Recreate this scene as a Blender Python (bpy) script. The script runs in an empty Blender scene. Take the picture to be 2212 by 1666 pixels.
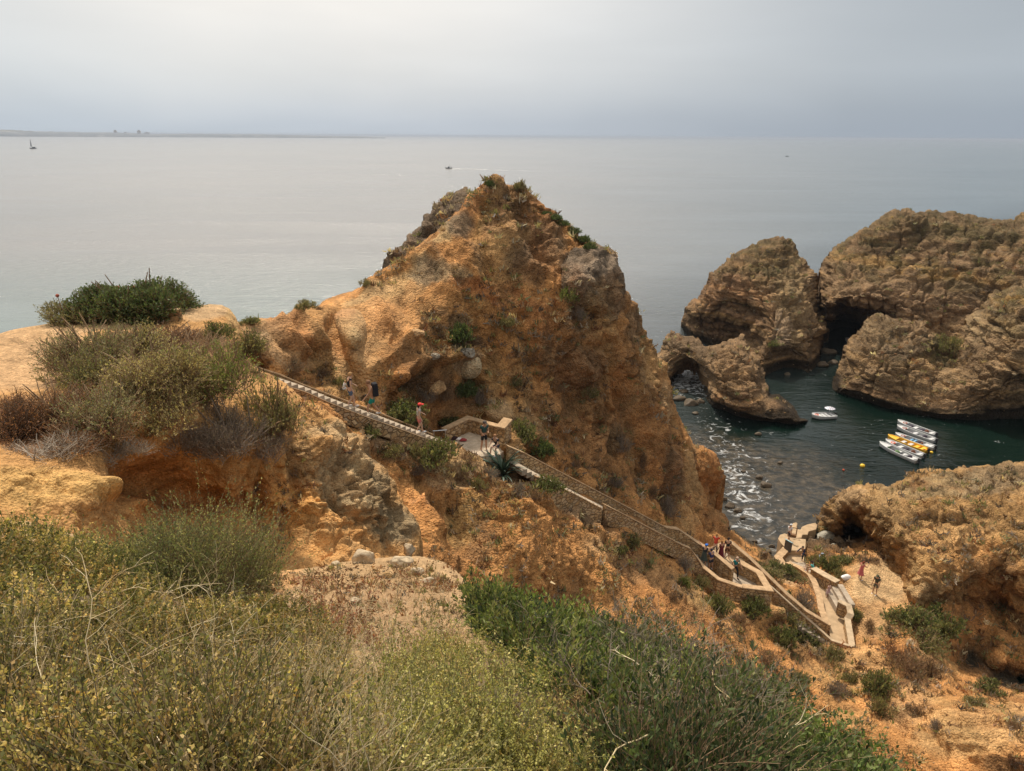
import bpy, math, random
import numpy as np
from mathutils import Vector, Matrix
from mathutils.bvhtree import BVHTree
# ---------------------------------------------------------------- camera, sky, sun, exposure
scene = bpy.context.scene
FPX = 1535.0; CX = 1106.0; CY = 833.0
PITCH = math.atan(539.5 / FPX); ROLL = math.radians(0.39); HCAM = 39.0
cp, sp_ = math.cos(PITCH), math.sin(PITCH); ca, sa = math.cos(ROLL), math.sin(ROLL)
FW = np.array([0, cp, -sp_]); R0 = np.array([1., 0, 0]); U0 = np.array([0, sp_, cp])
RT = R0 * ca + U0 * sa; UP = -R0 * sa + U0 * ca
CAM = np.array([0, 0, HCAM])
cam_d = bpy.data.cameras.new("camera"); cam = bpy.data.objects.new("camera", cam_d)
scene.collection.objects.link(cam); scene.camera = cam
cam_d.sensor_width = 36; cam_d.lens = 36 * FPX / 2212.0; cam_d.clip_start = 0.05; cam_d.clip_end = 120000
cam.matrix_world = Matrix(((RT[0], UP[0], -FW[0], 0), (RT[1], UP[1], -FW[1], 0), (RT[2], UP[2], -FW[2], HCAM), (0, 0, 0, 1)))
HAZE_D = 9e-5
SUN_EL = math.radians(54); SUN_AZ = math.radians(-17)          # azimuth measured from +Y, negative = left
SD = np.array([math.sin(SUN_AZ) * math.cos(SUN_EL), math.cos(SUN_AZ) * math.cos(SUN_EL), math.sin(SUN_EL)])
sl = bpy.data.lights.new("sun", 'SUN'); so = bpy.data.objects.new("sun", sl); scene.collection.objects.link(so)
sl.energy = 4.2; sl.angle = math.radians(2.0); sl.color = (1.0, 0.91, 0.78)
so.rotation_euler = Vector(-SD).to_track_quat('-Z', 'Y').to_euler()
scene.view_settings.view_transform = 'Standard'; scene.view_settings.look = 'None'
scene.view_settings.gamma = 1; scene.view_settings.exposure = 0.0; scene.view_settings.use_curve_mapping = False
scene.cycles.max_bounces = 6; scene.cycles.diffuse_bounces = 4; scene.cycles.glossy_bounces = 2
scene.cycles.transparent_max_bounces = 8; scene.cycles.volume_bounces = 0
scene.cycles.sample_clamp_indirect = 4.0

class NT:
    """tiny node-tree helper"""
    def __init__(s, tree): s.t = tree; s.n = tree.nodes; s.l = tree.links
    def node(s, kind, **kw):
        nd = s.n.new(kind)
        for k, v in kw.items():
            if k.startswith('i_'): nd.inputs[k[2:].replace('_', ' ')].default_value = v
            else: setattr(nd, k, v)
        return nd
    def link(s, a, b): s.l.new(a, b)
    def val(s, x, sock):
        if isinstance(x, (int, float)): sock.default_value = x
        elif isinstance(x, (tuple, list)): sock.default_value = tuple(x) if len(x) == len(sock.default_value) else tuple(x) + (1,)
        else: s.l.new(x, sock)
    def math(s, op, a, b=0.0, c=0.0, clamp=False):
        nd = s.n.new('ShaderNodeMath'); nd.operation = op; nd.use_clamp = clamp
        for i, x in enumerate((a, b, c)): s.val(x, nd.inputs[i])
        return nd.outputs[0]
    def vmath(s, op, a, b=(0, 0, 0)):
        nd = s.n.new('ShaderNodeVectorMath'); nd.operation = op
        s.val(a, nd.inputs[0]); s.val(b, nd.inputs[1]); return nd.outputs['Value' if op in ('DOT_PRODUCT', 'LENGTH') else 'Vector']
    def mix(s, f, a, b, mode='MIX'):
        nd = s.n.new('ShaderNodeMix'); nd.data_type = 'RGBA'; nd.blend_type = mode
        s.val(f, nd.inputs[0]); s.val(a, nd.inputs[6]); s.val(b, nd.inputs[7]); return nd.outputs[2]
    def noise(s, vec, scale, detail=4, rough=.55, dist=0.0, out=0):
        nd = s.n.new('ShaderNodeTexNoise'); s.val(vec, nd.inputs['Vector']); nd.inputs['Scale'].default_value = scale
        nd.inputs['Detail'].default_value = detail; nd.inputs['Roughness'].default_value = rough
        nd.inputs['Distortion'].default_value = dist; return nd.outputs[out]
    def voro(s, vec, scale, feature='F1', out=0, rnd=1.0):
        nd = s.n.new('ShaderNodeTexVoronoi'); nd.feature = feature; s.val(vec, nd.inputs['Vector'])
        nd.inputs['Scale'].default_value = scale; nd.inputs['Randomness'].default_value = rnd; return nd.outputs[out]
    def ramp(s, fac, stops):
        nd = s.n.new('ShaderNodeValToRGB'); s.val(fac, nd.inputs[0]); e = nd.color_ramp.elements
        while len(e) < len(stops): e.new(0.5)
        for q, (p, c) in zip(e, stops):
            q.position = p; q.color = tuple(c) + (1,) if len(c) == 3 else c
        return nd.outputs[0]
    def mapr(s, x, a, b, c=0.0, d=1.0):
        nd = s.n.new('ShaderNodeMapRange'); s.val(x, nd.inputs[0])
        for i, v in enumerate((a, b, c, d)): nd.inputs[i + 1].default_value = v
        return nd.outputs[0]

def g3(v): return (v, v, v)
def srgb(r, g, b):
    f = lambda c: (c / 255 / 12.92) if c <= 10 else ((c / 255 + .055) / 1.055) ** 2.4
    return (f(r), f(g), f(b))

world = bpy.data.worlds.new("World"); scene.world = world; world.use_nodes = True
W = NT(world.node_tree); W.n.clear()
wo = W.node('ShaderNodeOutputWorld')
sky = W.node('ShaderNodeTexSky'); sky.sky_type = 'NISHITA'; sky.sun_disc = False
sky.sun_elevation = SUN_EL; sky.sun_rotation = SUN_AZ
sky.dust_density = 3.0; sky.air_density = 1.0
tc = W.node('ShaderNodeTexCoord'); D = W.vmath('NORMALIZE', tc.outputs['Generated'])
sx = W.node('ShaderNodeSeparateXYZ'); W.link(D, sx.inputs[0])
el = W.math('ARCSINE', sx.outputs[2])
dots = W.vmath('DOT_PRODUCT', D, tuple(SD))
az = W.math('ARCTAN2', sx.outputs[0], sx.outputs[1])
# veil of thin high cloud, brighter round the sun, bluish grey towards the sea and to the right
base = W.ramp(W.mapr(el, -0.02, 0.7), [(0.0, srgb(196, 205, 216)), (0.07, srgb(198, 207, 217)), (0.14, srgb(208, 214, 220)), (0.26, srgb(208, 213, 217)), (0.5, (.92, .92, .91)), (1.0, (1.2, 1.14, 1.05))])
right = W.ramp(W.mapr(az, -0.55, 0.65), [(0.0, (1.08, 1.10, 1.10)), (0.4, (1.12, 1.12, 1.12)), (0.6, (.98, .99, 1.0)), (0.8, (.79, .82, .85)), (1.0, (.74, .775, .81))])
base = W.mix(1.0, base, right, 'MULTIPLY')
# glow of the hidden sun, reaching down through the veil
daz = W.math('SUBTRACT', az, SUN_AZ + 0.05)
g1 = W.math('EXPONENT', W.math('MULTIPLY', W.math('MULTIPLY', daz, daz), -5.0))
wobn = W.noise(D, 4.0, 3, .5)
g2 = W.mapr(W.math('ADD', el, W.math('MULTIPLY', W.math('SUBTRACT', wobn, .5), .06)), 0.015, 0.145)
g = W.math('MULTIPLY', g1, g2)
base = W.mix(W.math('MULTIPLY', g, 0.95), base, (1.05, 1.01, .95))
halo = W.math('POWER', W.math('MAXIMUM', dots, 0.0), 14.0)
base = W.mix(W.math('MULTIPLY', halo, 0.9), base, (2.6, 2.3, 1.95), 'MIX')
# soft streaky cloud
mp = W.node('ShaderNodeCombineXYZ'); W.link(W.math('MULTIPLY', az, 1.2), mp.inputs[0]); W.link(W.math('MULTIPLY', el, 6.0), mp.inputs[1])
cl = W.noise(mp.outputs[0], 1.6, 4, .5, .3)
cf = W.mapr(cl, 0.3, 0.7, 0.93, 1.05)
base = W.mix(1.0, base, cf, 'MULTIPLY')
b1 = W.node('ShaderNodeBackground'); W.link(sky.outputs[0], b1.inputs[0]); b1.inputs[1].default_value = 0.06
b2 = W.node('ShaderNodeBackground'); W.link(base, b2.inputs[0]); b2.inputs[1].default_value = 1.0
mxs = W.node('ShaderNodeMixShader'); mxs.inputs[0].default_value = 0.82
W.link(b1.outputs[0], mxs.inputs[1]); W.link(b2.outputs[0], mxs.inputs[2]); W.link(mxs.outputs[0], wo.inputs[0])

# ---------------------------------------------------------------- helpers
def P(x, y, k):
    """point of the place seen along photo direction x, y (2212-wide) at distance factor k"""
    x = np.asarray(x, float); y = np.asarray(y, float); k = np.asarray(k, float)
    u = (x - CX) * k; v = (CY - y) * k; w = FPX * k
    return CAM + u[..., None] * RT + v[..., None] * UP + w[..., None] * FW
def down(x, y):
    return -((np.asarray(x, float) - CX) * RT[2] + (CY - np.asarray(y, float)) * UP[2] + FPX * FW[2])
def kz(x, y, z): return (HCAM - z) / down(x, y)
def Pz(x, y, z): return P(x, y, kz(x, y, z))

def _h(ix, iy, iz, seed):
    h = (ix.astype(np.int64) * 374761393 + iy.astype(np.int64) * 668265263 + iz.astype(np.int64) * 2147483647 + seed * 1274126177) & 0xffffffff
    h = ((h ^ (h >> 13)) * 1274126177) & 0xffffffff
    h = ((h ^ (h >> 16)) * 2246822519) & 0xffffffff
    return (h ^ (h >> 15)) & 0xffffffff
def vnoise(p, seed=0):
    i = np.floor(p).astype(np.int64); f = p - i; f = f * f * f * (f * (f * 6 - 15) + 10)
    r = 0
    for dx in (0, 1):
        wx = f[:, 0] if dx else 1 - f[:, 0]
        for dy in (0, 1):
            wy = f[:, 1] if dy else 1 - f[:, 1]
            for dz in (0, 1):
                wz = f[:, 2] if dz else 1 - f[:, 2]
                r = r + wx * wy * wz * (_h(i[:, 0] + dx, i[:, 1] + dy, i[:, 2] + dz, seed) / 4294967295.0)
    return r * 2 - 1
def fbm(p, scale=1.0, octv=4, seed=0, gain=.5, ridge=False):
    p = np.asarray(p) * scale; a = 1.0; s = 0; t = 0
    for o in range(octv):
        n = vnoise(p + 17.3 * o, seed + o)
        if ridge: n = 1 - 2 * np.abs(n)
        s = s + a * n; t += a; a *= gain; p = p * 2.03
    return s / t
def worley(p, scale=1.0, seed=0, ids=False):
    p = np.asarray(p) * scale; i = np.floor(p).astype(np.int64); f = p - i
    d1 = np.full(len(p), 9.0); d2 = np.full(len(p), 9.0); rid = np.zeros(len(p))
    for dx in (-1, 0, 1):
        for dy in (-1, 0, 1):
            for dz in (-1, 0, 1):
                a, b, c = i[:, 0] + dx, i[:, 1] + dy, i[:, 2] + dz
                h1 = _h(a, b, c, seed); h2 = _h(a, b, c, seed + 7); h3 = _h(a, b, c, seed + 13)
                q = np.stack([dx + h1 / 4294967295.0, dy + h2 / 4294967295.0, dz + h3 / 4294967295.0], 1) - f
                d = np.sqrt((q * q).sum(1)); n = d < d1; rid = np.where(n, h1 / 4294967295.0, rid)
                d2 = np.where(n, d1, np.minimum(d2, d)); d1 = np.where(n, d, d1)
    return (d1, d2, rid) if ids else (d1, d2)

class TPS:
    def __init__(s, pts, lam=1e-3):
        p = np.array(pts, float); s.xy = p[:, :2] / 500.0; v = np.log(p[:, 2]); n = len(p)
        A = np.zeros((n + 3, n + 3)); A[:n, :n] = s.K(s.xy, s.xy) + lam * np.eye(n)
        A[:n, n] = 1; A[:n, n + 1:] = s.xy; A[n, :n] = 1; A[n + 1:, :n] = s.xy.T
        s.w = np.linalg.solve(A, np.concatenate([v, np.zeros(3)]))
    @staticmethod
    def K(a, b):
        d2 = ((a[:, None] - b[None]) ** 2).sum(-1); return 0.5 * d2 * np.log(d2 + 1e-12)
    def __call__(s, x, y):
        q = np.stack([np.ravel(x), np.ravel(y)], 1) / 500.0; n = len(s.xy); out = np.empty(len(q))
        for i in range(0, len(q), 40000):
            c = q[i:i + 40000]; out[i:i + 40000] = s.K(c, s.xy) @ s.w[:n] + s.w[n] + c @ s.w[n + 1:]
        return np.exp(out).reshape(np.shape(x))

def inside(x, y, poly):
    x = np.ravel(x); y = np.ravel(y); r = np.zeros(len(x), bool); n = len(poly)
    for i in range(n):
        x1, y1 = poly[i]; x2, y2 = poly[(i + 1) % n]
        if y1 == y2: continue
        c = ((y1 > y) != (y2 > y)) & (x < (x2 - x1) * (y - y1) / (y2 - y1) + x1); r ^= c
    return r
def nearest(x, y, polys):
    """distance to and nearest point on the closed outlines"""
    bd = np.full(len(x), 1e18); bx = np.zeros(len(x)); by = np.zeros(len(x))
    for poly in polys:
        for i in range(len(poly)):
            x1, y1 = poly[i]; x2, y2 = poly[(i + 1) % len(poly)]; dx, dy = x2 - x1, y2 - y1
            t = np.clip(((x - x1) * dx + (y - y1) * dy) / (dx * dx + dy * dy + 1e-9), 0, 1)
            qx = x1 + t * dx; qy = y1 + t * dy; d = (qx - x) ** 2 + (qy - y) ** 2; m = d < bd
            bd[m] = d[m]; bx[m] = qx[m]; by[m] = qy[m]
    return np.sqrt(bd), bx, by
def splat(p, x, y, blobs, base):
    """surface colour zones: blobs (x, y, rx, ry, colour, strength) with a ragged edge"""
    col = np.tile(np.array(base, float), (len(x), 1))
    jx = x + 22 * fbm(p, .55, 3, 91); jy = y + 22 * fbm(p, .55, 3, 57)
    for b in blobs:
        bx, by, rx, ry, c, st = b[:6]; an = math.radians(b[6]) if len(b) > 6 else 0
        dx, dy = jx - bx, jy - by; ex = (dx * math.cos(an) + dy * math.sin(an)) / rx; ey = (-dx * math.sin(an) + dy * math.cos(an)) / ry
        d = ex * ex + ey * ey; w = st * np.clip(1.6 - 1.3 * d, 0, 1)
        col = col * (1 - w[:, None]) + np.array(c) * w[:, None]
    return col
def link(o): scene.collection.objects.link(o); return o
def mesh_obj(name, V, F, mat, parent=None, smooth=True, col=None, fmat=None):
    """F: (n,3) or (n,4) int array, or list of such arrays"""
    me = bpy.data.meshes.new(name); V = np.asarray(V, np.float32)
    Fs = F if isinstance(F, list) else [F]; Fs = [np.asarray(f, np.int32) for f in Fs if len(f)]
    me.vertices.add(len(V)); me.vertices.foreach_set('co', V.ravel())
    loops = np.concatenate([f.ravel() for f in Fs]); sizes = np.concatenate([np.full(len(f), f.shape[1], np.int32) for f in Fs])
    me.loops.add(len(loops)); me.loops.foreach_set('vertex_index', loops)
    me.polygons.add(len(sizes)); me.polygons.foreach_set('loop_start', np.concatenate([[0], np.cumsum(sizes)[:-1]]).astype(np.int32))
    me.polygons.foreach_set('loop_total', sizes)
    if smooth: me.polygons.foreach_set('use_smooth', np.ones(len(sizes), bool))
    mats = mat if isinstance(mat, (list, tuple)) else [mat]
    for m in mats: me.materials.append(m)
    if fmat is not None: me.polygons.foreach_set('material_index', np.asarray(fmat, np.int32))
    if col is not None:
        a = me.color_attributes.new('Col', 'FLOAT_COLOR', 'POINT')
        a.data.foreach_set('color', np.concatenate([col, np.ones((len(col), 1))], 1).astype(np.float32).ravel())
    me.update(calc_edges=True); me.validate()
    o = bpy.data.objects.new(name, me); link(o)
    if parent is not None: o.parent = parent
    return o
def tag(o, label=None, cat=None, group=None, kind=None):
    if label: o['label'] = label
    if cat: o['category'] = cat
    if group: o['group'] = group
    if kind: o['kind'] = kind
    return o
def thing(name, label, cat, loc=(0, 0, 0), rz=0.0, group=None, sc=1.0):
    o = bpy.data.objects.new(name, None); link(o); o.location = tuple(loc); o.rotation_euler = (0, 0, rz); o.scale = (sc,) * 3
    o.empty_display_size = 0.3
    return tag(o, label, cat, group)

# ---------------------------------------------------------------- materials
def rock_mat(name, mott=(.7, 1.25), fine=6.0, bump=.35, bscale=5.0, strata=0.0, rough=.95):
    m = bpy.data.materials.new(name); m.use_nodes = True; N = NT(m.node_tree); N.n.clear()
    out = N.node('ShaderNodeOutputMaterial'); bs = N.node('ShaderNodeBsdfPrincipled'); bs.inputs['Roughness'].default_value = rough
    bs.inputs['Specular IOR Level'].default_value = .15
    at = N.node('ShaderNodeAttribute'); at.attribute_name = 'Col'
    co = N.node('ShaderNodeTexCoord').outputs['Object']
    n1 = N.noise(co, fine * .25, 6, .62, .3); n2 = N.noise(co, fine, 8, .7)
    v = N.math('ADD', N.math('MULTIPLY', n1, .55), N.math('MULTIPLY', n2, .45))
    c = N.mix(1.0, at.outputs[0], N.ramp(v, [(.3, g3(mott[0])), (.5, g3(.98)), (.7, g3(mott[1]))]), 'MULTIPLY')
    # small pale grit and darker iron-stained flecks
    vo = N.voro(co, fine * 2.2, 'F1', 1); fl = N.node('ShaderNodeSeparateColor'); N.link(vo, fl.inputs[0])
    c = N.mix(N.mapr(fl.outputs[0], .80, .9, 0, .35), c, N.mix(1.0, c, (1.45, 1.4, 1.3), 'MULTIPLY'))
    c = N.mix(N.mapr(fl.outputs[1], .80, .9, 0, .5), c, N.mix(1.0, c, (.6, .52, .45), 'MULTIPLY'))
    if strata:
        sp = N.node('ShaderNodeSeparateXYZ'); N.link(co, sp.inputs[0])
        cx = N.node('ShaderNodeCombineXYZ'); N.link(N.math('MULTIPLY', sp.outputs[2], 1.0), cx.inputs[2])
        N.link(N.math('MULTIPLY', sp.outputs[0], .03), cx.inputs[0]); N.link(N.math('MULTIPLY', sp.outputs[1], .03), cx.inputs[1])
        s1 = N.noise(cx.outputs[0], 1.3, 6, .6, .15)
        c = N.mix(strata, c, N.mix(1.0, c, N.ramp(s1, [(.35, (.62, .55, .48)), (.5, (1, .97, .92)), (.62, (1.25, 1.12, .9))]), 'MULTIPLY'))
    N.link(c, bs.inputs['Base Color'])
    h = N.math('ADD', N.noise(co, bscale, 8, .65), N.math('MULTIPLY', N.voro(co, bscale * 1.8), -.5))
    bu = N.node('ShaderNodeBump'); bu.inputs['Strength'].default_value = 1.0; bu.inputs['Distance'].default_value = bump
    N.link(h, bu.inputs['Height']); N.link(bu.outputs[0], bs.inputs['Normal'])
    N.link(bs.outputs[0], out.inputs[0]); return m
def plain(name, col, rough=.7, spec=.3, vary=.25, scale=8.0, metal=0.0, bump=0.0, attr=False):
    m = bpy.data.materials.new(name); m.use_nodes = True; N = NT(m.node_tree); bs = N.n['Principled BSDF']
    bs.inputs['Roughness'].default_value = rough; bs.inputs['Specular IOR Level'].default_value = spec; bs.inputs['Metallic'].default_value = metal
    co = N.node('ShaderNodeTexCoord').outputs['Object']; n = N.noise(co, scale, 5, .6)
    if attr:
        at = N.node('ShaderNodeAttribute'); at.attribute_name = 'Col'; src = at.outputs[0]
    else: src = tuple(col) + (1,)
    c = N.mix(1.0, src, N.ramp(n, [(.3, g3(1 - vary)), (.7, g3(1 + vary))]), 'MULTIPLY'); N.link(c, bs.inputs['Base Color'])
    if bump:
        bu = N.node('ShaderNodeBump'); bu.inputs['Distance'].default_value = bump; N.link(n, bu.inputs['Height']); N.link(bu.outputs[0], bs.inputs['Normal'])
    return m
# ---------------------------------------------------------------- landforms
SAND = (.66, .42, .22); PSAND = (.68, .50, .31); ORG = (.60, .315, .125); RED = (.50, .20, .075); YEL = (.66, .44, .20)
GRY = (.30, .25, .19); DGR = (.17, .145, .115); BRN = (.27, .17, .095); LROCK = (.56, .42, .27); SCR = (.24, .18, .11)
DBR = (.16, .10, .06); OLV = (.18, .17, .08)
LAND = {}

def proj(p):
    d = np.asarray(p, float) - CAM; w = d @ FW; return CX + FPX * (d @ RT) / w, CY - FPX * (d @ UP) / w
def offs(pts, w):
    """plan polyline moved sideways by w (mitred)"""
    p = np.array(pts, float); seg = np.diff(p[:, :2], axis=0); seg /= np.linalg.norm(seg, axis=1, keepdims=True) + 1e-9; out = p.copy()
    for i in range(len(p)):
        a_ = seg[max(i - 1, 0)]; b_ = seg[min(i, len(seg) - 1)]; n1 = np.array([-a_[1], a_[0]]); n2 = np.array([-b_[1], b_[0]]); n = n1 + n2; n /= np.linalg.norm(n) + 1e-9
        out[i, :2] += n * w / max(.4, n @ n1)
    return out
PX = lambda lst: np.array([Pz(x, y, z) for x, y, z in lst])
ZL = 22.1
far1 = np.array([P(x, y, k) for x, y, k in ((528, 783, .0185), (600, 806, .0194), (651, 828, .0201), (736, 860, .0213), (810, 887, .0224), (896, 921, .0239), (932, 936, .0246))])
far2 = PX([(1096, 962, ZL + .75), (1130, 976, 22.2), (1200, 1013, 20.24), (1300, 1065, 17.5), (1436, 1137, 12.7), (1464, 1141, 12.2), (1505, 1169, 11.0), (1540, 1191, 10.4), (1584, 1228, 9.9)])
far3 = PX([(1572, 1166, 9.8), (1583, 1173, 9.7), (1620, 1204, 8.9), (1700, 1282, 7.1), (1742, 1318, 6.2), (1789, 1346, 5.35)])
walkl = PX([(1800, 1375, 4.0), (1803, 1330, 4.0), (1790, 1285, 4.1), (1772, 1255, 4.1), (1745, 1233, 2.9), (1722, 1216, 1.9), (1712, 1208, 1.7)])
PADS = PX([(958, 940, ZL), (990, 940, ZL), (1011, 925, ZL), (1050, 930, ZL), (1075, 945, ZL), (1085, 985, ZL), (1050, 978, ZL), (1015, 965, ZL), (1600, 1240, 8.75), (1630, 1255, 8.75), (1555, 1190, 8.6), (1570, 1200, 8.6), (1815, 1280, 4.3), (1830, 1380, 4.0)])
STC = []; FLATP = []
def prep(far, drop_, near_w, hi):
    q = far; c = offs(q, -.82); c[:, 2] -= drop_; n_ = offs(q, -near_w); n_[:, 2] -= drop_ + .25; f_ = offs(q, .45); f_[:, 2] -= hi
    for i in range(len(q)):
        for pt, dz in ((c[i], -.85), (n_[i], -.35), (f_[i], 0)):
            x_, y_ = proj(pt); STC.append((x_, y_, 0, pt[2] + dz))
    for i in range(len(q) - 1):
        for t_ in np.linspace(0, 1, 12): FLATP.append((c[i] * (1 - t_) + c[i + 1] * t_, 1.15))
prep(far1, .32, 2.3, .1); prep(far2[:5], 1.0, 2.3, .2); prep(far2[5:], 1.0, 2.2, 1.3); prep(far3[1:5], 1.0, 2.1, .7)
for pt in np.concatenate([walkl, PADS]):
    x_, y_ = proj(pt); STC.append((x_, y_, 0, pt[2] - .35)); FLATP.append((pt, 1.15))
STC += [(1011, 884, 0, 22.9), (960, 905, 0, 22.9), (1060, 892, 0, 22.9), (935, 912, 0, 22.95), (985, 893, 0, 22.9), (1095, 905, 0, 22.9)]
for i in range(len(walkl) - 1):
    for t_ in np.linspace(0, 1, 6): FLATP.append((walkl[i] * (1 - t_) + walkl[i + 1] * t_, 1.2))
for x_, y_ in ((1850, 1232), (1880, 1240), (1900, 1262), (1930, 1282), (1950, 1300), (1880, 1290), (1860, 1265), (1910, 1300), (1895, 1320)):
    STC.append((x_, y_, 0, 5.05)); FLATP.append((Pz(x_, y_, 5.05), 2.2))
FXY = np.array([f[0] for f in FLATP]); FRR = np.array([f[1] for f in FLATP])
def flatmask(p):
    m = np.zeros(len(p)); idx = np.flatnonzero((p[:, 0] > -16) & (p[:, 0] < 36) & (p[:, 1] > 20) & (p[:, 1] < 62))
    for a_ in range(0, len(idx), 8000):
        i = idx[a_:a_ + 8000]; d = np.sqrt(((p[i][:, None, :2] - FXY[None, :, :2]) ** 2).sum(-1)) / FRR[None]; dz = np.abs(p[i][:, None, 2] - FXY[None, :, 2]) > 4
        d = np.where(dz, 9, d).min(1); m[i] = np.clip((1.45 - d) / .45, 0, 1)
    return m
def sheet(name, polys, ctrl, step, blobs, base, mat, disp, skirt=((.25, .03), (.8, .3), (2.0, 1.4), (4.0, 5.0)), rnd=None, edge_keep=.5):
    """A landform: ground surface spanned over an outline with its own distances, real relief, closed by flanks running back and down."""
    tp = TPS([(c[0], c[1], kz(c[0], c[1], c[3]) if len(c) > 3 else c[2]) for c in ctrl])
    poly = polys[0]; xs = [p[0] for p in poly]; ys = [p[1] for p in poly]
    gx = np.arange(min(xs) - step, max(xs) + step * 2, step); gy = np.arange(min(ys) - step, max(ys) + step * 2, step)
    X, Y = np.meshgrid(gx, gy); sh = X.shape; x = X.ravel().copy(); y = Y.ravel().copy()
    ins = inside(x, y, poly)
    for h in polys[1:]: ins &= ~inside(x, y, h)
    I = ins.reshape(sh); q = I[:-1, :-1] & I[1:, :-1] & I[:-1, 1:] & I[1:, 1:]
    used = np.zeros(sh, bool); used[:-1, :-1] |= q; used[1:, :-1] |= q; used[:-1, 1:] |= q; used[1:, 1:] |= q
    cnt = np.zeros(sh, int); cnt[:-1, :-1] += q; cnt[1:, :-1] += q; cnt[:-1, 1:] += q; cnt[1:, 1:] += q
    bnd = used & (cnt < 4); bi = np.flatnonzero(bnd.ravel())
    K = tp(X, Y)
    d, nx, ny = nearest(x, y, polys)
    t0_ = np.clip(1 - d / rnd[0], 0, 1) if rnd else 0
    W0 = P(X, Y, K + (rnd[1] * t0_.reshape(sh) ** 2.2 if rnd else 0))
    m = d[bi] < step * 1.6; bj = bi[m]; x[bj] = nx[bj]; y[bj] = ny[bj]; d[bj] = 0
    K = tp(x, y)
    if rnd:
        t = np.clip(1 - d / rnd[0], 0, 1); K = K + rnd[1] * t ** 2.2
    W3 = P(x, y, K).reshape(sh + (3,))
    gxv = np.gradient(W0, axis=1); gyv = np.gradient(W0, axis=0); Nn = np.cross(gxv, gyv); Nn /= np.linalg.norm(Nn, axis=2, keepdims=True) + 1e-12
    vd = W3 - CAM; fl = (Nn * vd).sum(-1) > 0; Nn[fl] *= -1
    ui = np.flatnonzero(used.ravel()); remap = -np.ones(len(x), int); remap[ui] = np.arange(len(ui))
    p = W3.reshape(-1, 3)[ui]; n = Nn.reshape(-1, 3)[ui]; ux, uy = x[ui], y[ui]
    col = splat(p, ux, uy, blobs, base)
    global EDGE
    EDGE = np.clip(d[ui] / 14, 0, 1)
    dd, col = disp(p, ux, uy, n, col); dd = dd * (edge_keep + (1 - edge_keep) * EDGE)
    V = p + n * dd[:, None]
    a = remap[np.arange(len(x)).reshape(sh)]; F = np.stack([a[:-1, :-1][q], a[1:, :-1][q], a[1:, 1:][q], a[:-1, 1:][q]], 1)
    # flanks
    E = np.concatenate([F[:, [0, 1]], F[:, [1, 2]], F[:, [2, 3]], F[:, [3, 0]]]); key = np.sort(E, 1); code = key[:, 0].astype(np.int64) * len(V) + key[:, 1]
    u, idx, c = np.unique(code, return_index=True, return_counts=True); be = E[idx[c == 1]]
    bv = np.unique(be); rm = -np.ones(len(V), int); rm[bv] = np.arange(len(bv))
    away = p[bv] - CAM; away[:, 2] = 0; away /= np.linalg.norm(away, axis=1, keepdims=True)
    allV = [V]; allC = [col]; off = len(V); prev = bv; Fs = [F]
    for (b_, dn) in skirt:
        nv = V[bv] + away * b_ + np.array([0, 0, -dn]); nv = nv + (fbm(nv, .8, 3, 5) * min(.5, b_ * .3))[:, None] * away
        cur = np.arange(len(bv)) + off; off += len(bv); allV.append(nv); allC.append(col[bv])
        Fs.append(np.stack([prev[rm[be[:, 0]]] if prev is not bv else be[:, 0], prev[rm[be[:, 1]]] if prev is not bv else be[:, 1], cur[rm[be[:, 1]]], cur[rm[be[:, 0]]]], 1)[:, ::-1])
        prev = cur
    V = np.concatenate(allV); col = np.concatenate(allC); F = np.concatenate(Fs)
    o = mesh_obj(name, V, F, mat, col=np.clip(col, .01, .95))
    LAND[name] = dict(obj=o, tps=tp, bvh=BVHTree.FromPolygons([tuple(v) for v in V], [tuple(f) for f in F]))
    return o
def hit(x, y, names=None, tries=30):
    """where the line of sight x, y (or just below it) meets the land"""
    for i in range(tries):
        r = hit1(x, y + 3 * i, names)
        if r is not None: return r
def hit1(x, y, names=None):
    d = P(x, y, 1.0) - CAM; d /= np.linalg.norm(d); best = None
    for nme in (names or LAND):
        r = LAND[nme]['bvh'].ray_cast(Vector(CAM), Vector(d))
        if r[0] is not None and (best is None or r[3] < best[2]): best = (r[0], r[1], r[3])
    return best
def drop(x, y, names=None):
    """height of the land under a plan position"""
    z = None
    for nme in (names or LAND):
        r = LAND[nme]['bvh'].ray_cast(Vector((x, y, 60)), Vector((0, 0, -1)))
        if r[0] is not None and (z is None or r[0].z > z): z = r[0].z
    return z

def cracks(p, s, seed):
    d1, d2 = worley(p, s, seed); return d2 - d1, d1
def lay(p): return np.stack([p[:, 0] * .12, p[:, 1] * .12, p[:, 2] + .25 * fbm(p, .3, 2, 3)], 1)

# --- far to near ---
ROCK_STACK = rock_mat('stack_rock', (.42, 1.38), 2.6, .55, 2.6, strata=.8)
ROCK_HILL = rock_mat('hill_soil_rock', (.40, 1.48), 6.0, .28, 5.0, strata=0)
ROCK_NEAR = rock_mat('near_rock', (.5, 1.4), 12.0, .09, 10.0)
SOIL_FORE = rock_mat('foreground_soil', (.6, 1.3), 30.0, .02, 30.0)

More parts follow.
